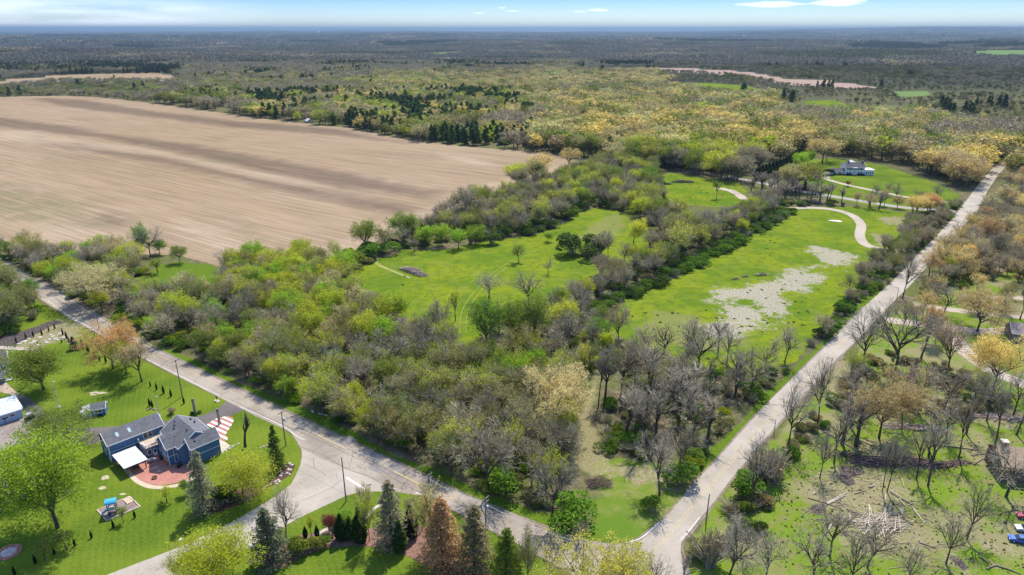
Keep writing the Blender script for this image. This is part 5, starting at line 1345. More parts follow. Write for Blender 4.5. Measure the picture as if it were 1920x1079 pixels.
def emit():
    groups = {}
    for p in P:
        p['name'] = p['name'] or NAMES[p['kind']]
        x, y = T(p['X'], p['Y'], p['h'] * .5); d = depth(p['X'], p['Y'], 0)
        inn = -10 < x < 1930 and y < 1085 and d > 1
        p['size'] = p['h'] / d if inn else -1
        groups.setdefault(p['name'], []).append(p)
    rest = []
    for nm, L in groups.items():
        lim = LIMIT.get(nm, 200)
        L.sort(key=lambda p: (not p['hand'], -p['size']))
        keep = [p for i, p in enumerate(L) if p['hand'] or (i < lim and p['size'] > 0)]
        rest += [p for i, p in enumerate(L) if not (p['hand'] or (i < lim and p['size'] > 0))]
        same = {}
        for p in keep:
            if not p['hand']: same.setdefault(spot_label(p), []).append(p)
        for lb, q in same.items():
            q.sort(key=lambda p: -p['h']); n = len(q)
            for i, p in enumerate(q):
                p['lab2'] = lb if n == 1 else (('taller ', 'shorter ')[i] if n == 2 else 'tallest ' if i == 0 else 'shortest ' if i == n - 1 else 'middle-sized ' if n == 3 else ('second', 'third', 'fourth', 'fifth', 'sixth', 'seventh', 'eighth', 'ninth', 'tenth', 'eleventh', 'twelfth')[min(i - 1, 10)] + ' tallest ') + lb
        for p in keep:
            var = TREES[p['kind']]; tr, cr, both, rad = var[p['v'] % len(var)]
            sz = p['h']; sx = (p['w'] / 2 / rad) if p['w'] else sz
            sx = min(max(sx, sz * .35), sz * 2.4)
            if p['hand']: label, grp = p['label'], p['group']
            else:
                what = 'shrub' if 'shrub' in p['kind'] else 'tree'
                label = p['lab2']; grp = f"{KW[p['kind']]} {what}s, {p['label']}"
            if tr is None:
                o = bpy.data.objects.new(nm, both); C.objects.link(o); o['tint'] = p['tint']
                o.location = (p['X'], p['Y'], p['z']); o.rotation_euler = (0, 0, p['rot']); o.scale = (sx, sx, sz)
                tag(o, label, p['cat'] or 'tree', grp); continue
            e = bpy.data.objects.new(nm, None); C.objects.link(e); e.location = (p['X'], p['Y'], p['z']); e.rotation_euler = (0, 0, p['rot']); e.scale = (sx, sx, sz); e.empty_display_size = .1
            tag(e, label, p['cat'] or 'tree', grp)
            a = bpy.data.objects.new('trunk', tr); b = bpy.data.objects.new('crown', cr)
            for c in (a, b): C.objects.link(c); c.parent = e; c['tint'] = p['tint']
    # the remaining trees, one object
    kinds = ['bare', 'bare_tall', 'fuzzy', 'bud', 'leafy', 'spruce', 'pine', 'shrub', 'bareshrub']; bi = base_index(kinds); rows = []
    for p in rest:
        k = p['kind'] if p['kind'] in bi else 'leafy'; i0, n = bi[k]; rad = TREES[k][p['v'] % n][3]
        sx = (p['w'] / 2 / rad) if p['w'] else p['h']
        rows.append((p['X'], p['Y'], p['z'], min(max(sx, p['h'] * .35), p['h'] * 1.9), p['h'], p['rot'], p['tint'], i0 + p['v'] % n))
    scatter('woodland', rows, kinds, 'mixed spring woodland behind the nearer trees')
    r = random.Random(8); kinds = ['shrub', 'bareshrub']; bi = base_index(kinds); rows = []
    for (a, b, h, t, br) in UG:
        k = 'bareshrub' if br else 'shrub'; i0, n = bi[k]; w = h * (1.0 + .7 * r.random())
        rows.append((a, b, -.1, w, h, r.random() * 6.28, t, i0 + r.randrange(n)))
    scatter('undergrowth', rows, kinds, 'green and brown undergrowth below the trees')
    print('trees', {k: len(v) for k, v in groups.items()}, 'rest', len(rest), 'under', len(rows), 'far', len(FAR))
    kinds = ['bare_far', 'fuzzy_far', 'bud_far', 'leafy_far', 'pine_far', 'spruce_far']; bi = base_index(kinds); rows = []
    Zt = terrain(np.array([f[0] for f in FAR]), np.array([f[1] for f in FAR]))
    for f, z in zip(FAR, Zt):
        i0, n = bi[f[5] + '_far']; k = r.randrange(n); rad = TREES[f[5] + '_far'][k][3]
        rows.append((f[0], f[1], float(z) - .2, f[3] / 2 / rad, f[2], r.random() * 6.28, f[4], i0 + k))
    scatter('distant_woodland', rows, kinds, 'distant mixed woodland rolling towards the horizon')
    # farther still: pieces of canopy
    rg = np.random.default_rng(4); kinds = ['patch', 'patch_con', 'patch_wide']; bi = base_index(kinds); rows = []
    th = radians(42)
    for d0, d1, s in ((2400, 6500, 36), (6000, 40000, 170)):
        n = int((d1 ** 2 - d0 ** 2) * th / s ** 2)
        D = np.sqrt(d0 ** 2 + rg.random(n) * (d1 ** 2 - d0 ** 2)); A = (rg.random(n) * 2 - 1) * th
        X = D * np.sin(A); Y = D * np.cos(A); ok = np.ones(n, bool)
        for k in ('wetland', 'farA', 'farC', 'farD'): ok &= sdist(X, Y, ZW[k]) > 22
        f1 = vnoise(X, Y, 420, 41); f2 = vnoise(X, Y, 900, 42); f3 = vnoise(X, Y, 240, 43); ok &= ~((f1 > .80) & (f3 > .35))
        Zt = terrain(X, Y); u = rg.random(n)
        for i in np.where(ok)[0]:
            con = f2[i] > .70 and f3[i] > .45
            if con: t = TI['pine']; k = 'patch_con'
            elif f1[i] < .25: t = TI['olive' if u[i] > .5 else 'oliveg']; k = 'patch'
            elif f3[i] > .72: t = TI['gold' if u[i] > .6 else 'tan']; k = 'patch'
            else: t = TI[('grey', 'purple', 'greyg', 'grey')[int(u[i] * 4)]]; k = 'patch'
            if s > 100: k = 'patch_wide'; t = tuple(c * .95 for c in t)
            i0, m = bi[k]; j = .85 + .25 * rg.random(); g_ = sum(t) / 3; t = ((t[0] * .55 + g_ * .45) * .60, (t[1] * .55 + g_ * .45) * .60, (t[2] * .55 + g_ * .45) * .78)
            sc = .9 + .35 * rg.random()
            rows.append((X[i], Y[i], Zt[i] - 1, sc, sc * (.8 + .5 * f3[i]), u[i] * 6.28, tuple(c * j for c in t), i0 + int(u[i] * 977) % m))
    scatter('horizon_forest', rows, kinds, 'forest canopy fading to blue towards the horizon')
    print('horizon', len(rows))


emit()


# ------------------------------------------------------------------ haze over the whole country
def haze():
    mb_ = MB(); mb_.box(-112000, 112000, -112000, 112000, -75, 260)
    m = bpy.data.materials.new('haze_air'); m.use_nodes = True; t = NT(m.node_tree)
    v = t.new('ShaderNodeVolumePrincipled'); v.inputs['Color'].default_value = (.30, .43, .56, 1); v.inputs['Density'].default_value = HAZE; v.inputs['Anisotropy'].default_value = .25
    o = t.new('ShaderNodeOutputMaterial'); t.l.new(v.outputs[0], o.inputs['Volume'])
    h = mb_.build('haze', m); h['kind'] = 'stuff'; h['label'] = 'pale blue haze over the far country'


haze()

# ------------------------------------------------------------------ building materials
SIDING = simple('blue_siding', (.075, .15, .275), .8, .12, 1.5, stretch=(1, 1, 6))
SIDPALE = simple('pale_blue_siding', (.36, .45, .56), .8, .1, 1.5)
WHITE = simple('white_trim', (.80, .80, .80), .7, .06, 2.0)
SHINGLE = simple('grey_shingles', (.135, .135, .145), .92, .35, 3.5)
SHINGLE2 = simple('dark_shingles', (.115, .10, .105), .92, .35, 2.5)
METROOF = simple('white_metal_roof', (.55, .59, .61), .45, .12, .5, spec=.5)
WOODT = simple('tan_deck', (.46, .37, .27), .9, .25, 1.5, stretch=(1, 6, 1))
WOODD = simple('brown_wood', (.16, .085, .05), .9, .3, 2)
GREYW = simple('grey_pole_wood', (.22, .19, .165), .9, .25, 2, stretch=(1, 1, .3))
GALV = simple('galvanised_metal', (.50, .52, .54), .5, .1, 2, spec=.5)
BRICK = simple('red_pavers', (.40, .175, .135), .9, .22, 2.2, bump=.2)
STONE = simple('pale_stone', (.50, .45, .38), .9, .25, 2)
BLACK = simple('black_cover', (.02, .02, .024), .7, .3, 3)
GREYP = simple('grey_cushion', (.42, .44, .47), .85, .15, 3)
ORNG = simple('orange_enamel', (.60, .13, .05), .5, .15, 3)
MULCH = simple('brown_mulch', (.085, .045, .035), .95, .4, 2.0, bump=.3)
MULCHR = simple('red_brown_mulch', (.21, .115, .085), .95, .35, 1.5, bump=.3)
GLASS = bpy.data.materials.new('window_glass'); GLASS.use_nodes = True
_t = NT(GLASS.node_tree); _b = _t.new('ShaderNodeBsdfPrincipled', i_Base_Color=(.02, .028, .04, 1), i_Roughness=.12); _b.inputs['Specular IOR Level'].default_value = .6; _t.new('ShaderNodeOutputMaterial', i_0=_b.outputs[0])
SKYL = simple('skylight_glass', (.42, .55, .60), .15, .05, 2, spec=.8)

ribbon('yard_edging', [(228, 866), (244, 888), (262, 905), (290, 914), (330, 911), (356, 900), (372, 890)], 1.3, simple('tan_pavers', (.50, .40, .29), .9, .2, 2), .016)


def window(par, org, du, w, h, dn, panes=2, trim=.13, name='window'):
    """window flush on a wall: org lower corner, du unit along the wall, dn outward"""
    du = Vector(du); dn = Vector(dn); up = Vector((0, 0, 1)); o = Vector(org)
    f = MB()

    def bar(a0, a1, z0, z1, p0=-.02, p1=.07, m=f):
        vs = [o + du * a + up * z + dn * p for p in (p0, p1) for z in (z0, z1) for a in (a0, a1)]
        m.add(vs, [(0, 2, 3, 1), (4, 5, 7, 6), (0, 1, 5, 4), (2, 6, 7, 3), (0, 4, 6, 2), (1, 3, 7, 5)])
    bar(-trim, 0, -trim, h + trim); bar(w, w + trim, -trim, h + trim); bar(0, w, -trim, 0); bar(0, w, h, h + trim)
    for k in range(1, panes): bar(w * k / panes - .04, w * k / panes + .04, 0, h)
    fr = f.build(name, WHITE, par)
    for k in range(panes):
        g = MB(); bar(w * k / panes + (.04 if k else 0), w * (k + 1) / panes - (.04 if k < panes - 1 else 0), 0, h, -.02, .03, g); g.build('pane', GLASS, fr)
    return fr


def door(par, org, du, w, h, dn, m=None, glass=True, name='door'):
    du = Vector(du); dn = Vector(dn); up = Vector((0, 0, 1)); o = Vector(org)

    def bar(mm, a0, a1, z0, z1, p0, p1):
        vs = [o + du * a + up * z + dn * p for p in (p0, p1) for z in (z0, z1) for a in (a0, a1)]
        mm.add(vs, [(0, 2, 3, 1), (4, 5, 7, 6), (0, 1, 5, 4), (2, 6, 7, 3), (0, 4, 6, 2), (1, 3, 7, 5)])
    d = MB(); bar(d, 0, w, 0, h, -.02, .06); dd = d.build(name, m or WHITE, par)
    if glass:
        g = MB(); bar(g, w * .2, w * .8, h * .45, h * .9, .05, .08); g.build('pane', GLASS, dd)
    k = MB(); bar(k, w * .86, w * .92, h * .46, h * .50, .06, .12); k.build('handle', GALV, dd)
    return dd


def gable(par, u0, u1, v0, v1, ze, zr, axis='u', wall=None, roof=None, over=.35, z0=0.0, ends=(1, 1), rname='roof', wname='wall', th=.16, trim=True):
    """a block with a gable roof; ridge runs along axis"""
    wall = wall or SIDING; roof = roof or SHINGLE
    w = MB()
    if axis == 'u':
        m = (v0 + v1) / 2
        pr = [(v0, z0), (v1, z0), (v1, ze), (m, zr), (v0, ze)]
        vs = [(u0, a, b) for a, b in pr] + [(u1, a, b) for a, b in pr]
    else:
        m = (u0 + u1) / 2
        pr = [(u0, z0), (u1, z0), (u1, ze), (m, zr), (u0, ze)]
        vs = [(a, v0, b) for a, b in pr] + [(a, v1, b) for a, b in pr]
    w.add(vs, [(0, 1, 2, 3, 4), (9, 8, 7, 6, 5), (0, 5, 6, 1), (1, 6, 7, 2), (0, 4, 9, 5)])
    wo = w.build(wname, wall, par)
    r = MB(); t = MB(); sl = (zr - ze) / ((v1 - v0) / 2 if axis == 'u' else (u1 - u0) / 2)
    if axis == 'u':
        a0, a1 = u0 - over * ends[0], u1 + over * ends[1]
        for s, e in ((-1, v0 - over), (1, v1 + over)):
            zz = ze - sl * over
            r.slab([(a0, e, zz + th), (a1, e, zz + th), (a1, m, zr + th), (a0, m, zr + th)], th)
            t.box(a0, a1, e - .06 if s < 0 else e, e if s < 0 else e + .06, zz - .08, zz + th - .01)
            for aa, on in ((a0, ends[0]), (a1, ends[1])):
                if on: t.slab([(aa - .05, e, zz + th + .02), (aa + .05, e, zz + th + .02), (aa + .05, m, zr + th + .02), (aa - .05, m, zr + th + .02)], .24)
    else:
        a0, a1 = v0 - over * ends[0], v1 + over * ends[1]
        for s, e in ((-1, u0 - over), (1, u1 + over)):
            zz = ze - sl * over
            r.slab([(e, a0, zz + th), (e, a1, zz + th), (m, a1, zr + th), (m, a0, zr + th)], th)
            t.box(e - .06 if s < 0 else e, e if s < 0 else e + .06, a0, a1, zz - .08, zz + th - .01)
            for aa, on in ((a0, ends[0]), (a1, ends[1])):
                if on: t.slab([(e, aa - .05, zz + th + .02), (e, aa + .05, zz + th + .02), (m, aa + .05, zr + th + .02), (m, aa - .05, zr + th + .02)], .24)
    ro = r.build(rname, roof, par)
    if trim: t.build('roof_trim', WHITE, ro)
    return wo, ro


# ------------------------------------------------------------------ the blue house; u runs along its long wing, v away from the patio
def blue_house():
    h = empty('blue_house', (-103.9, 149.8, 0), radians(46.7), 'big two-storey blue house with grey shingle roofs around a red patio', 'house')
    U_, V_ = (1, 0, 0), (0, 1, 0); nu, nv = (-1, 0, 0), (0, -1, 0)
    # long wing
    w, r = gable(h, 0, 13.6, 0, 6.6, 5.1, 7.2, 'u')
    for a in (2.6, 5.6):
        s = MB(); s.slab([(a, 1.0, 5.1 + .62 + .22), (a + .65, 1.0, 5.94), (a + .65, 2.1, 6.64), (a, 2.1, 6.64)], .12); s.build('skylight', SKYL, r)
    t = MB(); t.box(-.03, .12, -.06, 0, 0, 5.0); t.box(13.5, 13.63, -.06, 0, 0, 5.0); t.box(0, 7, -.05, 0, 2.65, 2.78); t.box(-.06, 0, -.03, .12, 0, 5.0); t.box(-.05, 0, 0, 6.6, 2.62, 2.72)
    t.build('corner_trim', WHITE, h)
    window(h, (0, 1.2, 3.2), V_, .7, 1.3, nu, 1); window(h, (0, 3.9, 3.4), V_, .7, 1.2, nu, 1); window(h, (0, 3.2, .9), V_, .9, 1.2, nu, 1)
    door(h, (0, .5, .05), V_, .95, 2.1, nu)
    p = door(h, (8.4, 0, 3.0), U_, 2.3, 2.05, nv, glass=False, name='patio_door')
    for a in (8.5, 9.65):
        g = MB(); g.box(a, a + 1.0, -.09, -.05, 3.15, 4.95); g.build('pane', GLASS, p)
    l = MB(); l.box(3.9, 4.05, -.16, 0, 3.2, 3.4); l.build('wall_lamp', WHITE, h)
    # deck over the sun room
    d = MB(); d.box(7.0, 13.4, -5.2, -.01, 0, 2.75); d.build('sun_room', SIDING, h)
    dk = MB(); dk.box(6.85, 13.5, -5.35, -.02, 2.76, 2.96); deck = dk.build('deck', WOODT, h)
    for k in range(11):
        q = MB(); q.box(6.87 + k * .6, 6.87 + k * .6 + .57, -5.34, -.03, 2.965, 3.0); q.build('plank', WOODT, deck)
    st = MB(); st.box(8.6, 10.6, -4.9, -3.4, 3.0, 3.012); st.build('mat', WOODD, deck)
    rl = MB()
    for v in (-5.3, -4.2, -3.2, -1.0, -.2): rl.box(6.88, 6.98, v - .05, v + .05, 2.96, 3.95)
    for u in (7.0, 7.8, 8.6, 9.4): rl.box(u - .05, u + .05, -5.32, -5.22, 2.96, 3.95)
    rl.box(6.86, 7.0, -5.3, -3.1, 3.9, 4.0); rl.box(6.86, 7.0, -1.05, -.1, 3.9, 4.0); rl.box(6.9, 9.6, -5.36, -5.22, 3.9, 4.0)
    for k in range(20):
        rl.box(6.9, 6.94, -5.2 + k * .1, -5.17 + k * .1, 3.0, 3.9)
    for k in range(24): rl.box(7.0 + k * .11, 7.03 + k * .11, -5.3, -5.26, 3.0, 3.9)
    rl.build('railing', WHITE, h)
    for k in range(5): window(h, (7.0, -4.9 + k * .95, .9), V_, .6, 1.35, nu, 1, trim=.1)
    window(h, (7.3, -5.2, .9), U_, .9, 1.3, nv, 1); door(h, (8.6, -5.2, .05), U_, .95, 2.1, nv)
    # main block with its ridge across, and two gables facing the patio
    gable(h, 12.0, 21.0, -14.9, -3.6, 5.15, 8.0, 'v', ends=(.3, 1))
    gable(h, 9.7, 16.4, -12.7, -6.6, 5.1, 7.55, 'u', ends=(1, 0), rname='front_roof')
    gable(h, 14.0, 21.3, -17.0, -12.6, 5.05, 6.95, 'u', ends=(1, 1), rname='side_roof')
    t = MB()
    t.box(9.62, 9.7, -12.78, -12.62, 0, 4.9); t.box(9.65, 9.78, -12.78, -12.7, 0, 4.9); t.box(13.92, 14.0, -17.08, -16.92, 0, 4.9); t.box(13.95, 14.08, -17.08, -17.0, 0, 4.9)
    t.box(9.65, 9.7, -12.6, -6.6, 2.5, 2.62); t.box(9.75, 13.9, -12.75, -12.7, 2.5, 2.62); t.box(13.95, 14.0, -16.9, -12.7, 2.5, 2.62); t.box(14.1, 21.3, -17.05, -17.0, 2.5, 2.62)
    t.box(11.1, 11.2, -12.75, -12.7, .3, 5); t.box(11.2, 13.9, -12.75, -12.7, .3, .42); t.box(21.22, 21.3, -17.05, -17.0, 0, 4.9); t.box(13.95, 14.0, -16.9, -12.7, .3, .42)
    t.build('corner_trim', WHITE, h)
    window(h, (9.7, -11.0, 3.1), V_, 1.6, 1.2, nu, 2); window(h, (9.7, -11.4, .9), V_, 2.3, 1.1, nu, 4)
    window(h, (11.9, -12.7, 3.6), U_, 1.1, .9, nv, 2); window(h, (12.0, -12.7, .8), U_, 1.4, 1.5, nv, 3)
    window(h, (14.0, -15.9, 3.1), V_, .55, 1.4, nu, 1); window(h, (14.0, -14.6, 3.1), V_, .55, 1.4, nu, 1); window(h, (14.0, -14.7, 1.2), V_, .7, .8, nu, 1)
    for q in ((14.0, -7.2, 6.6), (14.6, -6.2, 6.95), (15.2, -5.0, 7.3), (12.6, -10.8, 6.55), (15.5, -12.0, 7.6), (19, -13.7, 6.4), (15.6, -16.0, 6.0), (18.9, -6.0, 6.9), (19.1, -8.0, 6.85)):
        m = MB(); m.box(q[0] - .17, q[0] + .17, q[1] - .17, q[1] + .17, q[2] - .2, q[2] + .25); m.build('roof_vent', BLACK, h)
    lm = MB(); lm.box(13.35, 13.5, -.3, -.05, 2.2, 2.5); lm.build('wall_lamp', WHITE, h)


blue_house()
HO = Vector((-103.9, 149.8, 0)); HR = Matrix.Rotation(radians(46.7), 3, 'Z')


def hw(u, v, z=0.0): return HO + HR @ Vector((u, v, z))


sheet('patio', [(212, 868), (240, 846), (300, 850), (345, 856), (372, 872), (376, 884), (366, 892), (345, 901), (325, 907), (300, 911), (280, 908), (262, 901), (248, 888), (238, 876), (225, 873)], BRICK, .020)
sheet('concrete_pad', [(412, 822), (432, 836), (420, 846), (414, 851), (410, 840)], simple('tan_concrete', (.52, .45, .35), .9, .1, 1), .02)
o = MB().box(-1.1, 1.1, -.25, .25, 0, .05).build('stepping_slab', STONE); o.location = (*U(287.5, 878.5), .021); o.rotation_euler = (0, 0, radians(43)); tag(o, 'long pale stone slab set in the red patio', 'paving slab')
o = MB().box(-.35, .35, -.3, .3, 0, .05).build('stepping_slab', STONE); o.location = (*U(297.5, 884), .021); o.rotation_euler = (0, 0, radians(43)); tag(o, 'small square stone slab set in the red patio', 'paving slab')
for (x, y, w, h_, lab) in ((197.5, 896, 1.8, 1.3, 'pale dry patch of ground nearest the patio corner'), (192, 915, 1.6, .9, 'second pale dry patch on the lawn'), (230, 927, 1.3, .6, 'third pale dry patch'), (185, 737, 4.6, 1.2, None), (176, 740, 2, 1, None)):
    X, Y = U(x, y); rr = random.Random(int(x)); L = [(X + w * .6 * cos(a) * (.7 + .5 * rr.random()), Y + h_ * .7 * sin(a) * (.7 + .5 * rr.random())) for a in [k * pi / 6 for k in range(12)]]
    sheet('bare_patch', L, simple('pale_dry_soil', (.42, .36, .24), .95, .25, 2), .007, world=True)


def canopy():
    p = empty('patio_cover', hw(0, 0), radians(46.7), 'white metal patio cover on brown posts beside the blue house', 'patio cover')
    for (u, v) in ((.7, -1.7), (.8, -5.4), (.9, -9.2), (5.2, -9.2), (5.2, -5.4), (5.2, -1.7)):
        MB().box(u - .1, u + .1, v - .1, v + .1, 0, 2.55).build('post', WOODD, p)
    b = MB(); b.box(.3, .45, -9.7, -1.4, 2.4, 2.6); b.box(5.4, 5.55, -9.7, -1.4, 2.4, 2.6); b.box(.3, 5.55, -9.75, -9.6, 2.4, 2.6); b.build('beam', WOODD, p)
    k = 0
    for a, b_ in ((-9.8, -7.15), (-6.85, -4.25), (-3.95, -1.3)):
        r = MB(); r.slab([(.1, a, 2.62), (5.75, a, 2.62), (5.75, b_, 2.68), (.1, b_, 2.68)], .06); r.build('roof_panel', METROOF, p)
    s = MB(); s.box(.12, 5.73, -7.14, -6.86, 2.58, 2.64); s.box(.12, 5.73, -4.24, -3.96, 2.58, 2.65); s.build('seam_strip', simple('dull_grey_strip', (.30, .31, .31), .8, .2, 2), p)


canopy()


def chair(x, y, rz, m, label, sc=1.0):
    c = empty('patio_chair', (*U(x, y), .02), rz, label, 'chair'); c.scale = (sc,) * 3
    MB().box(-.4, .4, -.4, .4, .25, .48).build('seat', m, c); MB().box(-.4, .4, .3, .48, .3, 1.0).build('backrest', m, c)
    for a in (-.45, .45): MB().box(a - .06, a + .06, -.4, .42, .0, .62).build('armrest', m, c)


chair(281.5, 866, radians(200), GREYP, 'grey patio armchair nearest the sun room door')
chair(289, 864, radians(160), GREYP, 'second grey patio armchair, to the right by the glazed door')
chair(358, 870, radians(150), STONE, 'tan patio chair at the corner of the side wing')
for (x, y, lab) in ((309, 866, 'orange enamel patio pot beside the black grill'), (312.5, 871, 'larger orange patio pot nearest the open patio')):
    k = empty('fire_pot', (*U(x, y), .02), 0, lab, 'fire pot'); b = MB(); b.tube((0, 0, 0), (0, 0, .35), .28, .48, 12); b.tube((0, 0, .35), (0, 0, .6), .48, .4, 12); b.build('bowl', ORNG, k)
    MB().tube((0, 0, .6), (0, 0, .68), .3, .22, 10).build('lid', ORNG, k)


def grill(x, y, rz, lab):
    g = empty('grill', (*U(x, y), .02), rz, lab, 'grill'); MB().box(-.7, .7, -.3, .3, .1, .85).build('cabinet', BLACK, g)
    b = MB(); n = 8
    vs = [(a, .3 * cos(t * pi / n), .85 + .35 * sin(t * pi / n)) for a in (-.55, .55) for t in range(n + 1)]
    b.add(vs, [(i, i + 1, i + n + 2, i + n + 1) for i in range(n)] + [tuple(range(n, -1, -1)), tuple(range(n + 1, 2 * n + 2))]); b.build('hood', BLACK, g)
    MB().tube((-.4, -.36, 1.0), (.4, -.36, 1.0), .025).build('handle', GALV, g)


grill(303, 862, radians(136), 'black covered grill against the blue wall'); grill(349, 868, radians(46), 'black grill in the corner between the two gables'); grill(337, 876, radians(80), 'black grill standing forward on the red patio')
fp = empty('fire_pit', (*U(290, 897), .02), 0, 'round dark steel fire pit in the middle of the red patio', 'fire pit')
b = MB()
for k in range(12):
    a = k * pi / 6; a2 = a + pi / 6
    b.add([(.55 * cos(a), .55 * sin(a), 0.05), (.55 * cos(a2), .55 * sin(a2), .05), (.68 * cos(a2), .68 * sin(a2), .38), (.68 * cos(a), .68 * sin(a), .38), (.5 * cos(a), .5 * sin(a), .38), (.5 * cos(a2), .5 * sin(a2), .38), (.4 * cos(a), .4 * sin(a), .12), (.4 * cos(a2), .4 * sin(a2), .12)],
          [(0, 1, 2, 3), (3, 2, 5, 4), (4, 5, 7, 6)])
b.build('bowl', WOODD, fp)
for k in range(4): MB().tube((.5 * cos(k * pi / 2), .5 * sin(k * pi / 2), 0), (.6 * cos(k * pi / 2), .6 * sin(k * pi / 2), .3), .03).build('leg', BLACK, fp)
tb = empty('picnic_table', (*U(254, 878), .02), radians(46), 'brown picnic table with benches under the patio cover', 'table')
for k in range(5): MB().box(-.9, .9, -.42 + k * .17, -.27 + k * .17, .7, .75).build('plank', WOODD, tb)
for a in (-.75, .65): MB().box(-.9, .9, a, a + .2, .42, .46).build('bench', WOODD, tb)
for a in (-.6, .6): MB().box(a - .05, a + .05, -.7, .8, 0, .42).build('leg', WOODD, tb)


# ------------------------------------------------------------------ striped flag bed, stone beds, beds of mulch
def strips_bed():
    out = [(416, 783), (428, 781), (437, 784), (438, 790), (434, 798), (425, 812), (422, 816), (427, 820), (426, 826), (420, 828), (413, 825), (406, 806), (392, 800), (388, 797), (402, 787)]
    Pq = poly(out); bed = empty('striped_bed', (0, 0, 0), 0, 'striped bed of red brick chips and white stone beside the driveway', 'flower bed')
    # stripes run from upper left to lower right
    a = np.array(U(403, 787)); b = np.array(U(432, 800)); d = (b - a) / np.linalg.norm(b - a); n = np.array([-d[1], d[0]]); c0 = Pq.mean(0)
    s = (Pq - c0) @ n; N = 11; edges = np.linspace(s.min(), s.max(), N + 1)
    for k in range(N):
        bm = bmesh.new(); f = bm.faces.new([bm.verts.new((p[0], p[1], .0)) for p in Pq])
        bmesh.ops.bisect_plane(bm, geom=bm.verts[:] + bm.edges[:] + bm.faces[:], plane_co=(*(c0 + n * (edges[k] + .04)), 0), plane_no=(*(-n), 0), clear_outer=True)
        bmesh.ops.bisect_plane(bm, geom=bm.verts[:] + bm.edges[:] + bm.faces[:], plane_co=(*(c0 + n * (edges[k + 1] - .04)), 0), plane_no=(*n, 0), clear_outer=True)
        r = bmesh.ops.extrude_face_region(bm, geom=bm.faces[:])
        for v in r['geom']:
            if isinstance(v, bmesh.types.BMVert): v.co.z += .1 if k % 2 else .07
        me = bpy.data.meshes.new('stripe'); bm.to_mesh(me); bm.free(); me.materials.append(simple('white_chips', (.78, .76, .72), .9, .1, 3) if k % 2 else simple('brick_chips', (.40, .16, .11), .9, .25, 3))
        o = bpy.data.objects.new('stripe', me); C.objects.link(o); o.parent = bed


strips_bed()
sheet('mulch_bed', [(372, 961), (410, 961), (462, 942), (502, 917), (546, 890), (554, 873.5), (541.6, 867), (525, 880), (514.5, 896), (485, 911), (431, 921), (379, 940)], MULCH, .03)
sheet('mulch_bed', [(478, 1046), (501, 1066), (534, 1063), (568, 1043), (611, 1028), (662, 1024), (708, 1026), (761, 1042), (815, 1066), (860, 1100), (960, 1130), (930, 1080), (870, 1020), (790, 985), (740, 985), (690, 992), (650, 985), (600, 1000), (560, 1004), (520, 1030)], MULCHR, .03)
ribbon('stone_border', [(586, 1012), (600, 1000), (614, 992), (650, 984), (680, 975), (700, 955), (716, 946)], .9, STONE, .034)


def rock(x, y, s, m=None, flat=.5, seed=0, parent=None, name='rock', rz=0.0):
    r = random.Random(seed); me = bpy.data.meshes.new(name); bm = bmesh.new(); bmesh.ops.create_icosphere(bm, subdivisions=2, radius=1)
    for v in bm.verts:
        k = 1 + .25 * (r.random() - .5) + .2 * sin(3 * v.co.x + seed) * cos(2 * v.co.y + seed)
        v.co = Vector((v.co.x * s * k, v.co.y * s * k * .7, max(v.co.z, -.3) * s * flat * k))
    bm.to_mesh(me); bm.free(); me.materials.append(m or STONE); o = bpy.data.objects.new(name, me); C.objects.link(o)
    o.location = (*U(x, y), .06); o.rotation_euler = (0, 0, rz or r.random() * 3)
    if parent: o.parent = parent
    return o


for k, (x, y, s) in enumerate([(543, 870, .5), (547, 873, .5), (535, 875, .35), (541, 881, .5), (545, 882, .45), (538, 888, .45), (543, 890, .4), (526, 884, .4), (528, 889, .35), (526, 893, .45), (521, 901, .45), (516, 904, .5), (524, 904, .5), (518, 908, .45),
                               (507, 909, .35), (498, 913, .35), (491, 916, .3), (470, 937, .3), (486, 914, .3)]):
    tag(rock(x, y, s, seed=k), 'flat pale rock in the dark mulch bed by the street curve', 'rock', 'pale rocks set in the mulch bed')
for k, (x, y, s) in enumerate([(506, 832, .45), (500, 836, .4), (510, 831, .4), (494, 838, .4), (489, 840, .4), (514, 829, .35)]):
    tag(rock(x, y, s, simple('pinkish_stone', (.48, .34, .28), .9, .2, 3), seed=40 + k), 'pink-grey stone in the short row beside the narrow spruce', 'rock', 'pink-grey stones beside the narrow spruce')
for k, (x, y, s) in enumerate([(447, 833, .4), (440, 835, .35), (436, 838, .5), (430, 842, .55), (424, 846, .5), (418, 850, .4)]):
    tag(rock(x, y, s, seed=60 + k), 'pale stone along the wall end of the blue house', 'rock', 'pale stones at the end of the blue house')
rr = random.Random(3)
for k, (x, y) in enumerate([(92, 637), (88, 643), (95, 629), (99, 632), (103, 636), (108, 638), (84, 640), (64, 641), (58, 644), (70, 648), (45, 641), (36, 645), (118, 634), (112, 626), (75, 633), (54, 636)]):
    tag(rock(x, y, .6 + .5 * rr.random(), seed=80 + k, flat=.3), 'pale stone scattered in the rock garden beside the left road', 'rock', 'stones of the rock garden')
for k, (x, y, s) in enumerate([(440, 934, .7), (447, 930, .7), (452, 936, .6), (444, 940, .6), (456, 942, .5), (435, 943, .55), (450, 945, .5)]):
    X, Y = U(x, y); i0 = TREES['shrub'][k % 6][2]
    o = bpy.data.objects.new('hosta', i0); C.objects.link(o); o.location = (X, Y, .03); o.scale = (s * 1.6, s * 1.6, s * 1.1); o['tint'] = (.20, .27, .10)
    tag(o, 'pale-edged hosta clump in the mulch bed under the willow', 'plant', 'hosta clumps under the willow')

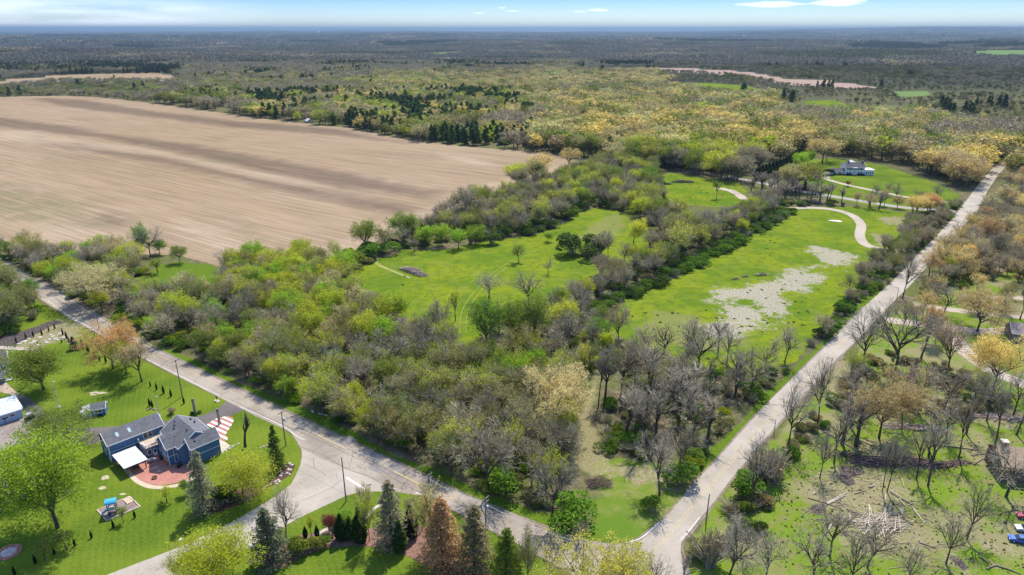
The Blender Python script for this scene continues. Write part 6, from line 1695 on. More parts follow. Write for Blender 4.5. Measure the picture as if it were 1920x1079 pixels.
# arborvitae sets, one small dark column each
ARB = [(31, 643, 632), (49, 635, 624), (63, 632, 620), (79, 629, 617.5), (92, 622, 612), (103, 617, 606), (118, 628, 616), (125, 635, 621), (129, 641, 631), (116, 643, 635), (70, 645, 640),
       (156, 654, 634), (166, 662, 643), (178, 672, 658), (187, 677, 665), (199, 681, 667), (212, 683, 672)]
GRP = {0: 'small arborvitae along the rock garden'}
for k, (x, y, yt) in enumerate(ARB):
    X, Y = U(x, y); h = hgt(x, y, yt); me = TREES['arb'][k % 3][2]; o = bpy.data.objects.new('arborvitae', me); C.objects.link(o)
    o.location = (X, Y, 0); o.scale = (h * .75, h * .75, h); o.rotation_euler = (0, 0, k); o['tint'] = (.02, .045, .012)
    if k < 11: tag(o, 'small dark arborvitae beside the rock garden near the left road', 'arborvitae', 'small arborvitae along the rock garden')
    else: tag(o, 'dark arborvitae in the row under the orange-tinted trees', 'arborvitae', 'arborvitae under the orange trees')
for (x, y, yt, lab) in [(282, 725, 715, 'first'), (294, 731, 718, 'second'), (307, 738, 722, 'third'), (321, 744, 729, 'fourth'), (345, 757, 743, 'fifth')]:
    X, Y = U(x, y); h = hgt(x, y, yt); o = bpy.data.objects.new('arborvitae', TREES['arb'][0][2]); C.objects.link(o); o.location = (X, Y, 0); o.scale = (h * .75, h * .75, h); o['tint'] = (.02, .045, .012)
    tag(o, f'{lab} dark arborvitae from the trees in the lawn row by the road', 'arborvitae', 'arborvitae row by the left road')
for (x, y, yt, lab) in [(281, 762, 747, 'taller arborvitae in the rocky bed behind the blue house'), (286, 765, 750, 'shorter arborvitae in the rocky bed behind the blue house')]:
    X, Y = U(x, y); h = hgt(x, y, yt); o = bpy.data.objects.new('arborvitae', TREES['arb'][1][2]); C.objects.link(o); o.location = (X, Y, 0); o.scale = (h * .75, h * .75, h); o['tint'] = (.02, .045, .012)
    tag(o, lab, 'arborvitae', 'pair of arborvitae behind the blue house')
for k, (x, y, yt) in enumerate([(253, 971, 957), (213, 990, 975), (172, 1009, 995), (140.5, 1024, 1010), (102.5, 1040, 1027), (67, 1057, 1040), (28, 1078, 1062)]):
    X, Y = U(x, y); h = hgt(x, y, yt); o = bpy.data.objects.new('arborvitae', TREES['arb'][k % 3][2]); C.objects.link(o); o.location = (X, Y, 0); o.scale = (h * .8, h * .8, h); o['tint'] = (.022, .045, .012)
    tag(o, ['first', 'second', 'third', 'fourth', 'fifth', 'sixth', 'seventh'][k] + ' arborvitae from the playground in the row along the side street', 'arborvitae', 'arborvitae row along the side street')


# ------------------------------------------------------------------ playground
def playground():
    c = [np.array(U(*p)) for p in ((182.5, 957.5), (243, 932), (263, 951), (200, 977.5))]
    g = empty('play_bed', (0, 0, 0), 0, 'framed play bed of mulch and sand on the lawn', 'play area')
    m = bpy.data.meshes.new('mulch'); m.from_pydata([(p[0], p[1], .05) for p in c], [], [(0, 1, 2, 3)]); m.materials.append(simple('play_mulch', (.25, .19, .165), .95, .25, 3)); m.update()
    if m.polygons[0].normal.z < 0: m.flip_normals()
    o = bpy.data.objects.new('mulch', m); C.objects.link(o); o.parent = g
    for a, b in zip(c, c[1:] + c[:1]):
        MB().tube((a[0], a[1], .1), (b[0], b[1], .1), .14, k=4).build('border_timber', simple('pinkish_timber', (.60, .47, .40), .9, .15, 2), g)
    s = [np.array(U(*p)) for p in ((231, 938), (243, 933), (251, 940.5), (239, 946))]
    sb = empty('sandbox', (0, 0, 0), 0, 'sandbox in the corner of the play bed', 'sandbox')
    m = bpy.data.meshes.new('sand'); m.from_pydata([(p[0], p[1], .12) for p in s], [], [(0, 1, 2, 3)]); m.materials.append(simple('sand', (.56, .42, .28), .95, .15, 3)); m.update()
    if m.polygons[0].normal.z < 0: m.flip_normals()
    o = bpy.data.objects.new('sand', m); C.objects.link(o); o.parent = sb
    for a, b in zip(s, s[1:] + s[:1]): MB().tube((a[0], a[1], .16), (b[0], b[1], .16), .08, k=4).build('border_timber', simple('pinkish_timber', (.6, .47, .4)), sb)
    BL = simple('blue_plastic', (.06, .36, .62), .4, .1, 1, spec=.5); NV = simple('navy_plastic', (.02, .035, .08), .4, .1, 1, spec=.5)
    t = empty('play_tower', (*U(213, 963), .06), radians(20), 'plastic play tower with blue roof and slide', 'play tower'); t.scale = (1.15,) * 3
    for a, b in ((-.7, -.6), (.7, -.6), (.7, .6), (-.7, .6)): MB().tube((a, b, 0), (a, b, 2.9), .09).build('post', NV, t)
    MB().box(-.75, .75, -.65, .65, 1.15, 1.25).build('platform', GREYP, t)
    for z in (1.3, .2):
        MB().box(-.7, .7, -.68, -.62, z, z + .65).build('side_panel', GREYP if z > 1 else NV, t); MB().box(.7, .76, -.6, .6, z, z + .65).build('side_panel', NV, t)
    b = MB(); n = 8
    vs = []
    for x in (-1.0, 1.0):
        for k in range(n + 1):
            a = pi * k / n; vs.append((x, .95 * cos(a), 2.75 + .6 * sin(a)))
    b.add(vs, [(i, i + 1, i + n + 2, i + n + 1) for i in range(n)] + [tuple(range(n + 1)), tuple(range(2 * n + 1, n, -1))]); b.build('roof', BL, t)
    s = MB(); s.slab([(-.75, -.3, 1.2), (-.75, .3, 1.2), (-2.2, .3, .12), (-2.2, -.3, .12)], .06); s.slab([(-.75, .3, 1.4), (-.75, .36, 1.4), (-2.2, .36, .32), (-2.2, .3, .32)], .2); s.slab([(-.75, -.36, 1.4), (-.75, -.3, 1.4), (-2.2, -.3, .32), (-2.2, -.36, .32)], .2); s.build('slide', BL, t)
    l = MB()
    for k in range(5): l.box(-.25, .25, -.78 - .06 * (5 - k), -.72 - .06 * (5 - k), .1 + k * .24, .16 + k * .24)
    l.build('ladder', GREYP, t)
    sw = empty('toy_swing', (*U(245, 950), .06), radians(50), 'thin metal swing frame in the play bed', 'swing')
    f = MB()
    for a in (-1, 1): f.tube((a, -.6, 0), (a * .9, 0, 1.8), .03); f.tube((a, .6, 0), (a * .9, 0, 1.8), .03)
    f.tube((-.9, 0, 1.8), (.9, 0, 1.8), .035); f.build('frame', BLACK, sw); q = MB(); q.tube((-.2, 0, 1.8), (-.2, 0, .6), .01); q.tube((.2, 0, 1.8), (.2, 0, .6), .01); q.box(-.22, .22, -.1, .1, .56, .6); q.build('seat', ORNG, sw)


playground()
# round brick bed
X, Y = U(16, 1036)
g = empty('round_brick_bed', (X, Y, 0), 0, 'round bed ringed with red brick on the lawn', 'flower bed')
for k in range(28):
    a0 = 2 * pi * k / 28 + .02; a1 = 2 * pi * (k + 1) / 28 - .02
    MB().prism([(1.55 * cos(a0), 1.55 * sin(a0)), (2.5 * cos(a0), 2.5 * sin(a0)), (2.5 * cos(a1), 2.5 * sin(a1)), (1.55 * cos(a1), 1.55 * sin(a1))], 0, .09 + .02 * (k % 3)).build('brick', BRICK, g)
MB().prism([(1.5 * cos(a), 1.5 * sin(a)) for a in [2 * pi * k / 24 for k in range(24)]], 0, .07).build('gravel_centre', simple('lilac_gravel', (.45, .38, .40), .9, .15, 4), g)


# ------------------------------------------------------------------ shed, outbuildings
def shed():
    s = empty('garden_shed', (*U(180.5, 781), 0), radians(23), 'small blue garden shed with slatted white lean-to frame', 'shed')
    # local x along its front, y back
    gable(s, -1.1, 2.6, 0, 3.4, 2.3, 3.3, 'u', over=.25)
    t = MB(); t.box(-1.15, -1.03, -.05, 0, 0, 2.2); t.box(2.53, 2.65, -.05, 0, 0, 2.2); t.build('corner_trim', WHITE, s)
    window(s, (-.1, 0, 1.0), (1, 0, 0), 1.7, .9, (0, -1, 0), 2, .14); window(s, (-1.1, .8, .9), (0, 1, 0), .8, .9, (-1, 0, 0), 1)
    f = MB()
    for x in (-3.6, -1.3):
        for y in (.3, 3.4): f.box(x, x + .1, y, y + .1, 0, 2.0 + (.5 if x > -2 else 0))
    for z in (.1, .5, .9, 1.3, 1.7): f.box(-3.6, -3.53, .3, 3.5, z, z + .08); f.box(-3.6, -1.1, .3, .36, z, z + .08)
    f.build('frame', WHITE, s)
    for k in range(9): MB().slab([(-3.8, .15 + k * .4, 2.0), (-1.1, .15 + k * .4, 2.6), (-1.1, .32 + k * .4, 2.6), (-3.8, .32 + k * .4, 2.0)], .06).build('slat', WHITE, s)
    b = MB(); b.box(.3, 1.5, -.5, -.05, 0, .45); b.build('planter_box', BLACK, s)


shed()


def outbuilding():
    X, Y = U(44, 783); ex, ey = U(0, 797)
    an = math.atan2(Y - ey, X - ex)
    b = empty('metal_roof_garage', (X, Y, 0), an, 'pale blue garage with white metal roof at the gravel pad', 'garage')
    wo = MB(); wo.box(-13, 0, 0, 8.0, 0, 2.9); wo.build('wall', SIDPALE, b)
    r = MB(); r.slab([(-13.5, -.5, 3.0), (.4, -.5, 3.0), (.4, 8.4, 4.0), (-13.5, 8.4, 4.0)], .12); ro = r.build('roof', METROOF, b)
    for k in range(14):
        MB().slab([(-13 + k * .98, -.48, 3.06), (-12.94 + k * .98, -.48, 3.06), (-12.94 + k * .98, 8.38, 4.06), (-13 + k * .98, 8.38, 4.06)], .06).build('roof_rib', METROOF, ro)
    t = MB(); t.box(-.02, .12, -.05, .1, 0, 2.9); t.box(-13, .3, -.54, -.46, 2.72, 2.98); t.box(.4, .48, -.5, 8.4, 2.9, 3.3); t.build('corner_trim', WHITE, b)
    for x in (-7.2, -5.0): window(b, (x, 0, 1.3), (1, 0, 0), 1.7, .55, (0, -1, 0), 1, .12)
    window(b, (-2.9, 0, 1.4), (1, 0, 0), 1.2, .55, (0, -1, 0), 1, .1)
    MB().box(-2.0, -1.5, -.25, -.02, 2.2, 2.5).build('wall_unit', WHITE, b)
    p = MB(); p.tube((-4.4, -1.6, 0), (-4.4, -1.6, 2.2), .06); p.box(-4.7, -4.1, -1.65, -1.55, 1.9, 2.2); o = p.build('post_sign', BLACK); o.location = b.location; o.rotation_euler = b.rotation_euler; tag(o, 'thin dark post standing before the pale blue garage', 'post')
    # white house at the picture edge
    X, Y = U(20, 700)
    h = empty('white_house', (X, Y, 0), radians(35), 'white house with brown roof cut by the picture edge', 'house')
    gable(h, -12, 0, 0, 8, 4.2, 6.3, 'u', WHITE, SHINGLE2)
    window(h, (-1.9, 0, 1.6), (1, 0, 0), 1.2, 1.1, (0, -1, 0), 1); window(h, (0, 2.5, 2.0), (0, 1, 0), 1.0, 1.1, (1, 0, 0), 1)
    X, Y = U(11, 718)
    k = empty('grey_shed', (X, Y, 0), radians(35), 'grey-roofed low shed in front of the white house', 'shed'); gable(k, -7, 0, 0, 4.5, 2.0, 3.0, 'u', simple('grey_siding', (.22, .22, .23)), SHINGLE)
    X, Y = U(20, 714); k = empty('garden_bench', (X, Y, 0), radians(40), 'weathered white bench beside the grey-roofed shed', 'bench')
    MB().box(-.9, .9, -.3, .3, .4, .48).build('seat', WHITE, k); MB().box(-.9, .9, .25, .33, .48, .95).build('backrest', WHITE, k)
    for a in (-.8, .75): MB().box(a, a + .06, -.28, .28, 0, .4).build('leg', WHITE, k)
    # utility cart
    c = empty('utility_cart', (*U(57, 787), .02), radians(250), 'black utility cart with grey canopy on the driveway', 'utility cart')
    MB().box(-1.3, 1.3, -.65, .65, .35, .8).build('body', BLACK, c); MB().box(-.5, .15, -.6, .6, .8, 1.1).build('seat', BLACK, c); MB().box(-1.25, -.6, -.6, .6, .8, 1.05).build('cargo_bed', BLACK, c)
    for a, b_ in ((-.55, -.6), (-.55, .6), (.6, -.6), (.6, .6)): MB().tube((a, b_, .8), (a * .8, b_, 1.95), .035).build('post', BLACK, c)
    MB().box(-.75, .7, -.68, .68, 1.95, 2.03).build('canopy', simple('grey_canopy', (.30, .32, .35), .6), c)
    for a in (-.85, .85):
        for b_ in (-.72, .5): MB().tube((a, b_, .33), (a, b_ + .22, .33), .33, k=12).build('wheel', BLACK, c)


outbuilding()


# ------------------------------------------------------------------ poles, wires, signs
def utility_pole(x, yb, yt, label, az=0.0, arm=1, trans=False):
    h = max(7.5, min(hgt(x, yb, yt), 12.5)); p = empty('utility_pole', (*U(x, yb), 0), az, label, 'utility pole')
    MB().tube((0, 0, -.05), (0, 0, h), .17, .12, 8).build('pole', GREYW, p)
    for k in range(arm):
        z = h - .3 - k * 1.0
        a = MB().box(-1.25, 1.25, -.07, .07, z - .08, z + .08).build('crossarm', GREYW, p)
        for q in (-1.1, -.5, .5, 1.1): MB().tube((q, 0, z + .08), (q, 0, z + .28), .06, .04, 6).build('insulator', WHITE, a)
    if trans: MB().tube((.35, -.3, h - 3.0), (.35, -.3, h - 2.1), .26, k=12).build('transformer', GALV, p)
    return h


ROADAZ = math.atan2(U(733, 863)[1] - U(471, 740)[1], U(733, 863)[0] - U(471, 740)[0])
RIGHTAZ = math.atan2(U(1572, 627)[1] - U(1340, 866)[1], U(1572, 627)[0] - U(1340, 866)[0])
utility_pole(649, 941, 858, 'tall bare metal-grey pole at the corner of the side street', 0, 0)
utility_pole(536, 836, 772, 'utility pole with short arm beside the narrow dark spruce', ROADAZ + pi / 2, 1, True)
utility_pole(342, 744, 672, 'utility pole beside the left road above the arborvitae row', ROADAZ + pi / 2, 1)
utility_pole(186, 616, 583, 'utility pole with white crossarm half hidden by the orange tree', ROADAZ + pi / 2, 1)
utility_pole(28, 524, 494, 'farthest utility pole on the left road', ROADAZ + pi / 2, 1)
utility_pole(807, 968, 890, 'utility pole behind the golden birch, top crossarm over the road', ROADAZ + pi / 2, 2)
utility_pole(911, 1010, 934, 'utility pole with two crossarms and transformer beside the olive-grey spruce', ROADAZ + pi / 2, 2, True)
utility_pole(1092, 1080, 1012, 'utility pole with a white crossarm behind the yellow blossom tree', RIGHTAZ + pi / 2, 1)
utility_pole(1324, 978, 934, 'plain dark pole at the right edge of the junction', 0, 0)
for (x, yb, yt, lab) in ((1451, 812, 788, 'nearest of the arm poles along the right-hand road'), (1556, 700, 672, 'second arm pole along the right-hand road'), (1681, 562, 540, 'farthest arm pole along the right-hand road')):
    p = empty('lamp_pole', (*U(x, yb), 0), 0, lab, 'pole'); h = hgt(x, yb, yt); MB().tube((0, 0, 0), (0, 0, h), .12, .08).build('pole', GREYW, p); MB().tube((0, 0, h - .1), (-2.0, 0, h + .35), .06).build('arm', BLACK, p); MB().tube((0, 0, h - 1.2), (-1.3, 0, h + .1), .04).build('brace', BLACK, p)
for (x, yb, yt, lab) in ((111, 765, 716, 'grey metal light pole on the lawn right of the metal-roofed garage'), (299, 782, 744, 'grey metal light pole directly behind the blue house')):
    p = empty('light_pole', (*U(x, yb), 0), 0, lab, 'light pole'); h = hgt(x, yb, yt)
    MB().tube((0, 0, 0), (0, 0, .7), .35, .25).build('base', WHITE, p); MB().tube((0, 0, .7), (0, 0, h), .12, .08).build('pole', GALV, p); MB().tube((0, 0, h), (.7, 0, h + .05), .07, .12).build('lamp', WHITE, p)


def wire(a, b, za, zb, label, sag=.9):
    A = Vector((*U(*a), za)); B = Vector((*U(*b), zb)); pts = [A.lerp(B, k / 14) - Vector((0, 0, sag * 4 * (k / 14) * (1 - k / 14))) for k in range(15)]
    o = MB().path(pts, .028, 4).build('overhead_wire', GALV); tag(o, label, 'wire')


wire((807, 968), (911, 1010), 10.5, 9.4, 'overhead wire spanning the two double-crossarm poles')
wire((911, 1010), (1092, 1080), 9.3, 8.2, 'overhead wire from the transformer pole towards the junction')
wire((536, 836), (807, 968), 9, 10.4, 'overhead wire along the left road past the side street')
# street name sign
s = empty('street_sign', (*U(694, 930), 0), radians(20), 'green street name sign on a thin post at the junction corner', 'street sign')
MB().tube((0, 0, 0), (0, 0, 3.0), .05).build('post', GALV, s); MB().box(-.55, .55, -.02, .02, 3.0, 3.25).build('blade', simple('sign_green', (.02, .22, .14), .5), s)
s = empty('orange_sign', (*U(1322, 1058), 0), radians(30), 'small orange diamond road sign in the brush', 'road sign')
MB().tube((0, 0, 0), (0, 0, 1.5), .04).build('post', GALV, s)
m = MB(); m.add([(0, -.03, 1.0), (.55, -.03, 1.55), (0, -.03, 2.1), (-.55, -.03, 1.55), (0, .03, 1.0), (.55, .03, 1.55), (0, .03, 2.1), (-.55, .03, 1.55)], [(0, 1, 2, 3), (7, 6, 5, 4), (0, 4, 5, 1), (1, 5, 6, 2), (2, 6, 7, 3), (3, 7, 4, 0)]); m.build('panel', ORNG, s)
# mailbox
s = empty('mailbox', (*U(407, 752), 0), ROADAZ, 'dark mailbox on a stone-footed post at the driveway mouth', 'mailbox')
MB().box(-.08, .08, -.08, .08, 0, 1.1).build('post', BLACK, s); m = MB(); n = 6
m.add([(x, .22 * cos(pi * k / n), 1.25 + .22 * sin(pi * k / n)) for x in (-.4, .4) for k in range(n + 1)], [(i, i + 1, i + n + 2, i + n + 1) for i in range(n)] + [tuple(range(n, -1, -1)), tuple(range(n + 1, 2 * n + 2)), (0, n + 1, 2 * n + 1, n)])
m.build('box', BLACK, s); MB().box(-.9, .9, -.5, .5, 0, .12).build('stone_base', STONE, s)
# carved tree trunks
for (x, yb, yt, lab) in ((366, 776, 748, 'carved wooden trunk standing in a ring of plants'), (412, 796, 767, 'tall carved trunk standing in the striped bed')):
    h = hgt(x, yb, yt); t = empty('carved_trunk', (*U(x, yb), .05), .4, lab, 'carved trunk'); CW = simple('carved_wood', (.36, .28, .22), .9, .3, 4)
    b = MB(); z = 0; prof = ((.55, 0), (.42, .3), (.36, 1.2), (.42, 1.5), (.34, 2.2), (.4, 2.6), (.33, h * .78), (.42, h * .8), (.36, h * .9), (.2, h))
    for (r0, z0), (r1, z1) in zip(prof[:-1], prof[1:]):
        if z1 > z0: b.tube((0, 0, z0), (0.02, 0, z1), r0, r1, 10, caps=False)
    b.build('trunk', CW, t); MB().tube((0, 0, h * .86), (0, 0, h), .4, .28, 10).build('head', simple('grey_carved_top', (.2, .18, .17)), t)
    MB().tube((0.2, 0, h * .45), (.45, -.1, h * .6), .09, .05).build('wing', CW, t)
k = 0
for (x, y) in ((360, 777), (367, 779), (373, 776)):
    o = bpy.data.objects.new('garden_plant', TREES['shrub'][k][2]); C.objects.link(o); o.location = (*U(x, y), 0); o.scale = (1.3, 1.3, .9); o['tint'] = (.05, .12, .02); k += 1
    tag(o, 'low green plant at the foot of the carved trunk', 'plant', 'low plants around the carved trunk')
for k, (x, y) in enumerate(((283, 767), (290, 768), (278, 769))): tag(rock(x, y, .6, simple('brown_stone', (.28, .2, .15), .9), seed=120 + k), 'brown rock under the pair of arborvitae behind the house', 'rock', 'brown rocks behind the blue house')
o = rock(338, 1012, .45, WHITE, .3, 5, name='plastic_bag'); tag(o, 'white plastic litter at the edge of the side street', 'litter')
o = rock(586, 773, .45, simple('pale_blue_plastic', (.5, .68, .78), .5), .8, 6, name='plastic_tub'); tag(o, 'pale blue plastic tub lying on the left road verge', 'litter')
# dead log on the verge
o = MB().tube((-1.6, 0, .15), (1.6, .3, .2), .16, .08, 7).build('dead_log', STONE); o.location = (*U(605, 779), 0); o.rotation_euler = (0, 0, -.5); tag(o, 'pale dead log on the verge of the left road', 'log')


# ------------------------------------------------------------------ white farmhouse
def farmhouse():
    X, Y = U(1584, 328.5); X2, Y2 = U(1620, 328.8); an = math.atan2(Y2 - Y, X2 - X)
    L = math.hypot(X2 - X, Y2 - Y); k = L / 36.0
    f = empty('white_farmhouse', (X, Y, 0), an, 'long white two-storey farmhouse with grey roof on a green lawn', 'house')
    N = (0, -1, 0); A = (1, 0, 0)
    gable(f, 0, L, 0, 9, 6.0, 9.0, 'u', WHITE, SHINGLE2)
    for i in range(12): window(f, (.9 + i * (L - 2) / 12, 0, 3.9), A, .85, 1.4, N, 1, .1)
    for i in (0, 1, 2.1, 3.1): window(f, (1.2 + i * 1.75 if i < 2 else L * .66 + (i - 2) * 1.9, 0, 1.0), A, 1.1, 1.5, N, 2, .1)
    for x in (L * .36, L * .46, L * .56): MB().tube((x, -1.1, 0), (x, -1.1, 5.6), .18).build('column', WHITE, f)
    door(f, (L * .44, 0, 0), A, 1.3, 2.4, N)
    MB().box(L * .34, L * .58, -1.4, -.02, 5.6, 5.9).build('porch_roof', WHITE, f)
    gable(f, -10, -.2, .5, 6.5, 2.8, 4.7, 'u', WHITE, SHINGLE2, rname='low_wing_roof', wname='low_wing_wall')
    for x in (-8.5, -4.6): window(f, (x, .5, .8), A, 1.6, 1.2, N, 2, .1)
    w = MB(); w.box(L + .02, L + 7, -.6, 8, 0, 3.8); w.build('sun_wing', WHITE, f); w = MB(); w.box(L - .1, L + 7.3, -.9, 8.2, 3.82, 4.2); w.build('flat_roof', WHITE, f)
    for i in range(4): window(f, (L + .8 + i * 1.5, -.6, .9), A, .75, 1.7, N, 1, .1)
    gable(f, L * .42, L * .95, 9.0, 17, 5.6, 8.6, 'v', WHITE, METROOF, rname='rear_roof', wname='rear_wall')
    for x in (2.5, L - 1.5): MB().box(x, x + 1.3, 4.2, 5.2, 8.6, 10.4).build('chimney', simple('chimney_brick', (.25, .17, .15)), f)
    for k_, (a, b, lab) in enumerate(((-9.5, -1.0, 'clipped round hedge before the low wing of the farmhouse'), (.5, L * .33, 'dark clipped hedge left of the farmhouse porch'), (L * .6, L * .98, 'dark clipped hedge right of the farmhouse porch'))):
        n = 5
        V = []; T_ = []; rg = np.random.default_rng(k_); c = np.c_[a + (b - a) * rg.random(900), -2.2 + 1.6 * rg.random(900), .15 + 1.0 * rg.random(900)]
        lv, lt = leaf_tris(c, np.full(900, .35), rg); me = mesh_arr('hedge', lv, None, lt, mats=[BARK, TWIG, LEAF], mt=np.full(len(lt), 2))
        o = bpy.data.objects.new('hedge', me); C.objects.link(o); o.location = (X, Y, 0); o.rotation_euler = (0, 0, an); o['tint'] = TI['dgreen'] if k_ == 0 else TI['dark']; tag(o, lab, 'hedge')


farmhouse()


def long_hedge():
    """row of tall clipped evergreens behind the lime trees"""
    L = smooth_line([U(*p) for p in ((1421, 338), (1440, 332), (1460, 325), (1476, 317), (1486, 309), (1494, 302))], 6)
    for i, (x, y) in enumerate(L[::2]):
        o = bpy.data.objects.new('hedge_tree', TREES['arb'][i % 3][2]); C.objects.link(o); o.location = (x, y, 0); o.scale = (21, 21, 10.5); o['tint'] = (.05, .075, .03)
        tag(o, 'dark evergreen in the long clipped hedge left of the farmhouse', 'evergreen', 'evergreens of the long farmhouse hedge')


long_hedge()


# ------------------------------------------------------------------ brush piles and felled logs
def brush(x, y, n, ln, wx, wy, m, label, rz=0.0, hh=1.2, r0=.09, seed=1):
    r = random.Random(seed); g = empty('brush_pile', (*U(x, y), 0), rz, label, 'brush pile'); b = MB()
    for k in range(n):
        cx = (r.random() - .5) * wx; cyy = (r.random() - .5) * wy; z = hh * r.random() * (1 - (2 * cx / wx) ** 2 * .8); a = (r.random() - .5) * 1.6; L = ln * (.5 + .7 * r.random()) / 2
        b.tube((cx - L * cos(a), cyy - L * sin(a), max(.05, z)), (cx + L * cos(a), cyy + L * sin(a), max(.05, z + (r.random() - .4) * .8)), r0 * (.5 + r.random()), r0 * .4, 4, caps=False)
    o = b.build('sticks', m, g); o['kind'] = 'stuff'


GB = simple('grey_brushwood', (.34, .27, .23), .9, .3, 2); DB = simple('dark_brushwood', (.15, .105, .085), .9, .35, 2)
brush(775, 511, 420, 3.5, 15, 3.5, GB, 'long grey brush pile on the green meadow', radians(-42), 1.7, .12, 1)
brush(1281, 342, 200, 4, 13, 4, DB, 'dark brush pile in the small upper meadow', 0, 1.2, .2, 2)
brush(1251, 346, 60, 3, 6, 3, DB, 'small dark brush heap beside the larger one in the upper meadow', 0, .9, .18, 3)
brush(1516, 382, 240, 4, 16, 5, DB, 'brown brush pile beside the curved driveway', 0, 2.0, .16, 4)
brush(1124, 908, 220, 2.2, 5.5, 3.6, DB, 'heap of dark brown brush at the edge of the grass triangle', 0, 1.6, .05, 5)
brush(1680, 868, 170, 6, 19, 2.0, DB, 'long dark row of brush across the felled ground', radians(2), .9, .13, 6)
brush(1780, 872, 120, 4, 12, 1.5, DB, 'thin tail of brush running right from the long row', radians(12), .7, .10, 7)
brush(1600, 858, 80, 3, 6, 1.6, DB, 'short dark brush strip beside the burnt patches', radians(-30), .6, .08, 8)
brush(1715, 803, 140, 5, 14, 2.5, GB, 'grey brush strewn on the slope under the bare trees', radians(-8), .7, .10, 9)
brush(1840, 780, 160, 6, 24, 3, GB, 'wide scatter of grey branches on the upper slope', radians(-12), .7, .10, 10)
brush(1672, 990, 50, 1.5, 3, 1.2, DB, 'small blackened stick heap right of the jumbled logs', 0, .5, .07, 11)
SCAT = 1
PEEL = simple('peeled_log', (.50, .43, .33), .85, .2, 2); TANL = simple('tan_log', (.30, .24, .165), .9, .25, 2); BRL = simple('brown_log', (.22, .16, .12), .9, .3, 2)
brush(1655, 982, 110, 6, 10, 6, PEEL, 'tangle of tan branches inside the jumbled log heap', .4, .8, .09, 21)
brush(1640, 1000, 40, 5, 14, 8, TANL, 'loose tan branches strewn below the jumbled log heap', .1, .2, .07, 22)
brush(1700, 960, 36, 5, 12, 8, TANL, 'loose tan branches strewn right of the jumbled log heap', -.3, .2, .07, 23)
brush(1560, 960, 36, 5, 14, 8, TANL, 'loose tan branches left of the jumbled log heap', .2, .2, .07, 24)
brush(1600, 900, 40, 5, 22, 9, TANL, 'loose tan branches above the burnt patches', .2, .2, .06, 25)
brush(1760, 1040, 36, 5, 22, 6, TANL, 'loose tan branches near the lower bare patches', .1, .2, .06, 26)
zx = lambda u, v: (1500 + u / 6.027, 900 + v / 6.027)
LOGS = [((85, 205), (310, 275), .13, 'T'), ((310, 275), (465, 325), .15, 'T'), ((300, 268), (520, 152), .2, 'P'), ((305, 280), (515, 182), .18, 'P'), ((425, 235), (495, 305), .15, 'T'), ((150, 170), (170, 135), .15, 'P'), ((195, 232), (250, 198), .08, 'T'),
        ((525, 335), (710, 418), .14, 'B'), ((615, 162), (740, 130), .13, 'B'), ((742, 118), (758, 152), .12, 'T'), ((795, 90), (838, 64), .2, 'P'), ((866, 70), (870, 96), .1, 'T'), ((957, 272), (974, 170), .12, 'P'), ((1015, 135), (1150, 222), .2, 'P'), ((1150, 222), (1272, 290), .16, 'B'),
        ((1120, 225), (1186, 296), .15, 'P'), ((1230, 250), (1366, 238), .1, 'T'), ((1270, 318), (1410, 500), .16, 'P'), ((1372, 410), (1436, 486), .09, 'T'), ((1080, 385), (1280, 518), .17, 'B'), ((1128, 340), (1142, 400), .14, 'P'), ((1145, 340), (1160, 405), .14, 'P'), ((1165, 345), (1172, 430), .13, 'T'),
        ((1125, 420), (1100, 530), .15, 'T'), ((1120, 460), (1134, 560), .14, 'P'), ((1152, 445), (1162, 520), .12, 'T'), ((780, 290), (786, 470), .14, 'P'), ((785, 300), (838, 480), .14, 'P'), ((800, 420), (820, 495), .12, 'T'), ((970, 335), (875, 495), .16, 'T'), ((958, 330), (905, 420), .14, 'T'),
        ((990, 348), (1016, 350), .12, 'P'), ((1015, 408), (920, 470), .13, 'T'), ((965, 370), (930, 470), .12, 'T'), ((975, 472), (925, 505), .16, 'P'), ((930, 500), (860, 555), .14, 'T'), ((760, 582), (825, 525), .17, 'P'), ((935, 500), (845, 650), .15, 'T'), ((910, 590), (915, 625), .15, 'P'), ((930, 570), (955, 665), .15, 'P'),
        ((665, 548), (770, 560), .12, 'B'), ((580, 582), (670, 605), .12, 'B'), ((790, 590), (812, 645), .12, 'P'), ((770, 595), (778, 640), .09, 'T'), ((870, 635), (850, 680), .13, 'P'), ((556, 398), (566, 480), .17, 'P'), ((572, 400), (580, 482), .13, 'P'), ((532, 400), (540, 455), .08, 'T'), ((600, 410), (606, 470), .08, 'T'), ((622, 430), (628, 500), .08, 'T'),
        ((190, 447), (350, 465), .13, 'T'), ((345, 437), (424, 475), .2, 'P'), ((280, 482), (280, 556), .1, 'P'), ((355, 495), (312, 596), .2, 'P'), ((1262, 535), (1266, 582), .08, 'T'), ((1345, 712), (1545, 780), .14, 'T'), ((1400, 750), (1480, 800), .11, 'T'), ((985, 720), (990, 800), .08, 'T'), ((770, 695), (800, 685), .12, 'P'),
        ((1150, 0), (1172, 85), .1, 'P'), ((1215, 5), (1250, 35), .1, 'P')]
SIDEW = {'P': ('pale peeled', PEEL), 'T': ('weathered tan', TANL), 'B': ('dark brown', BRL)}
rl_ = random.Random(12)
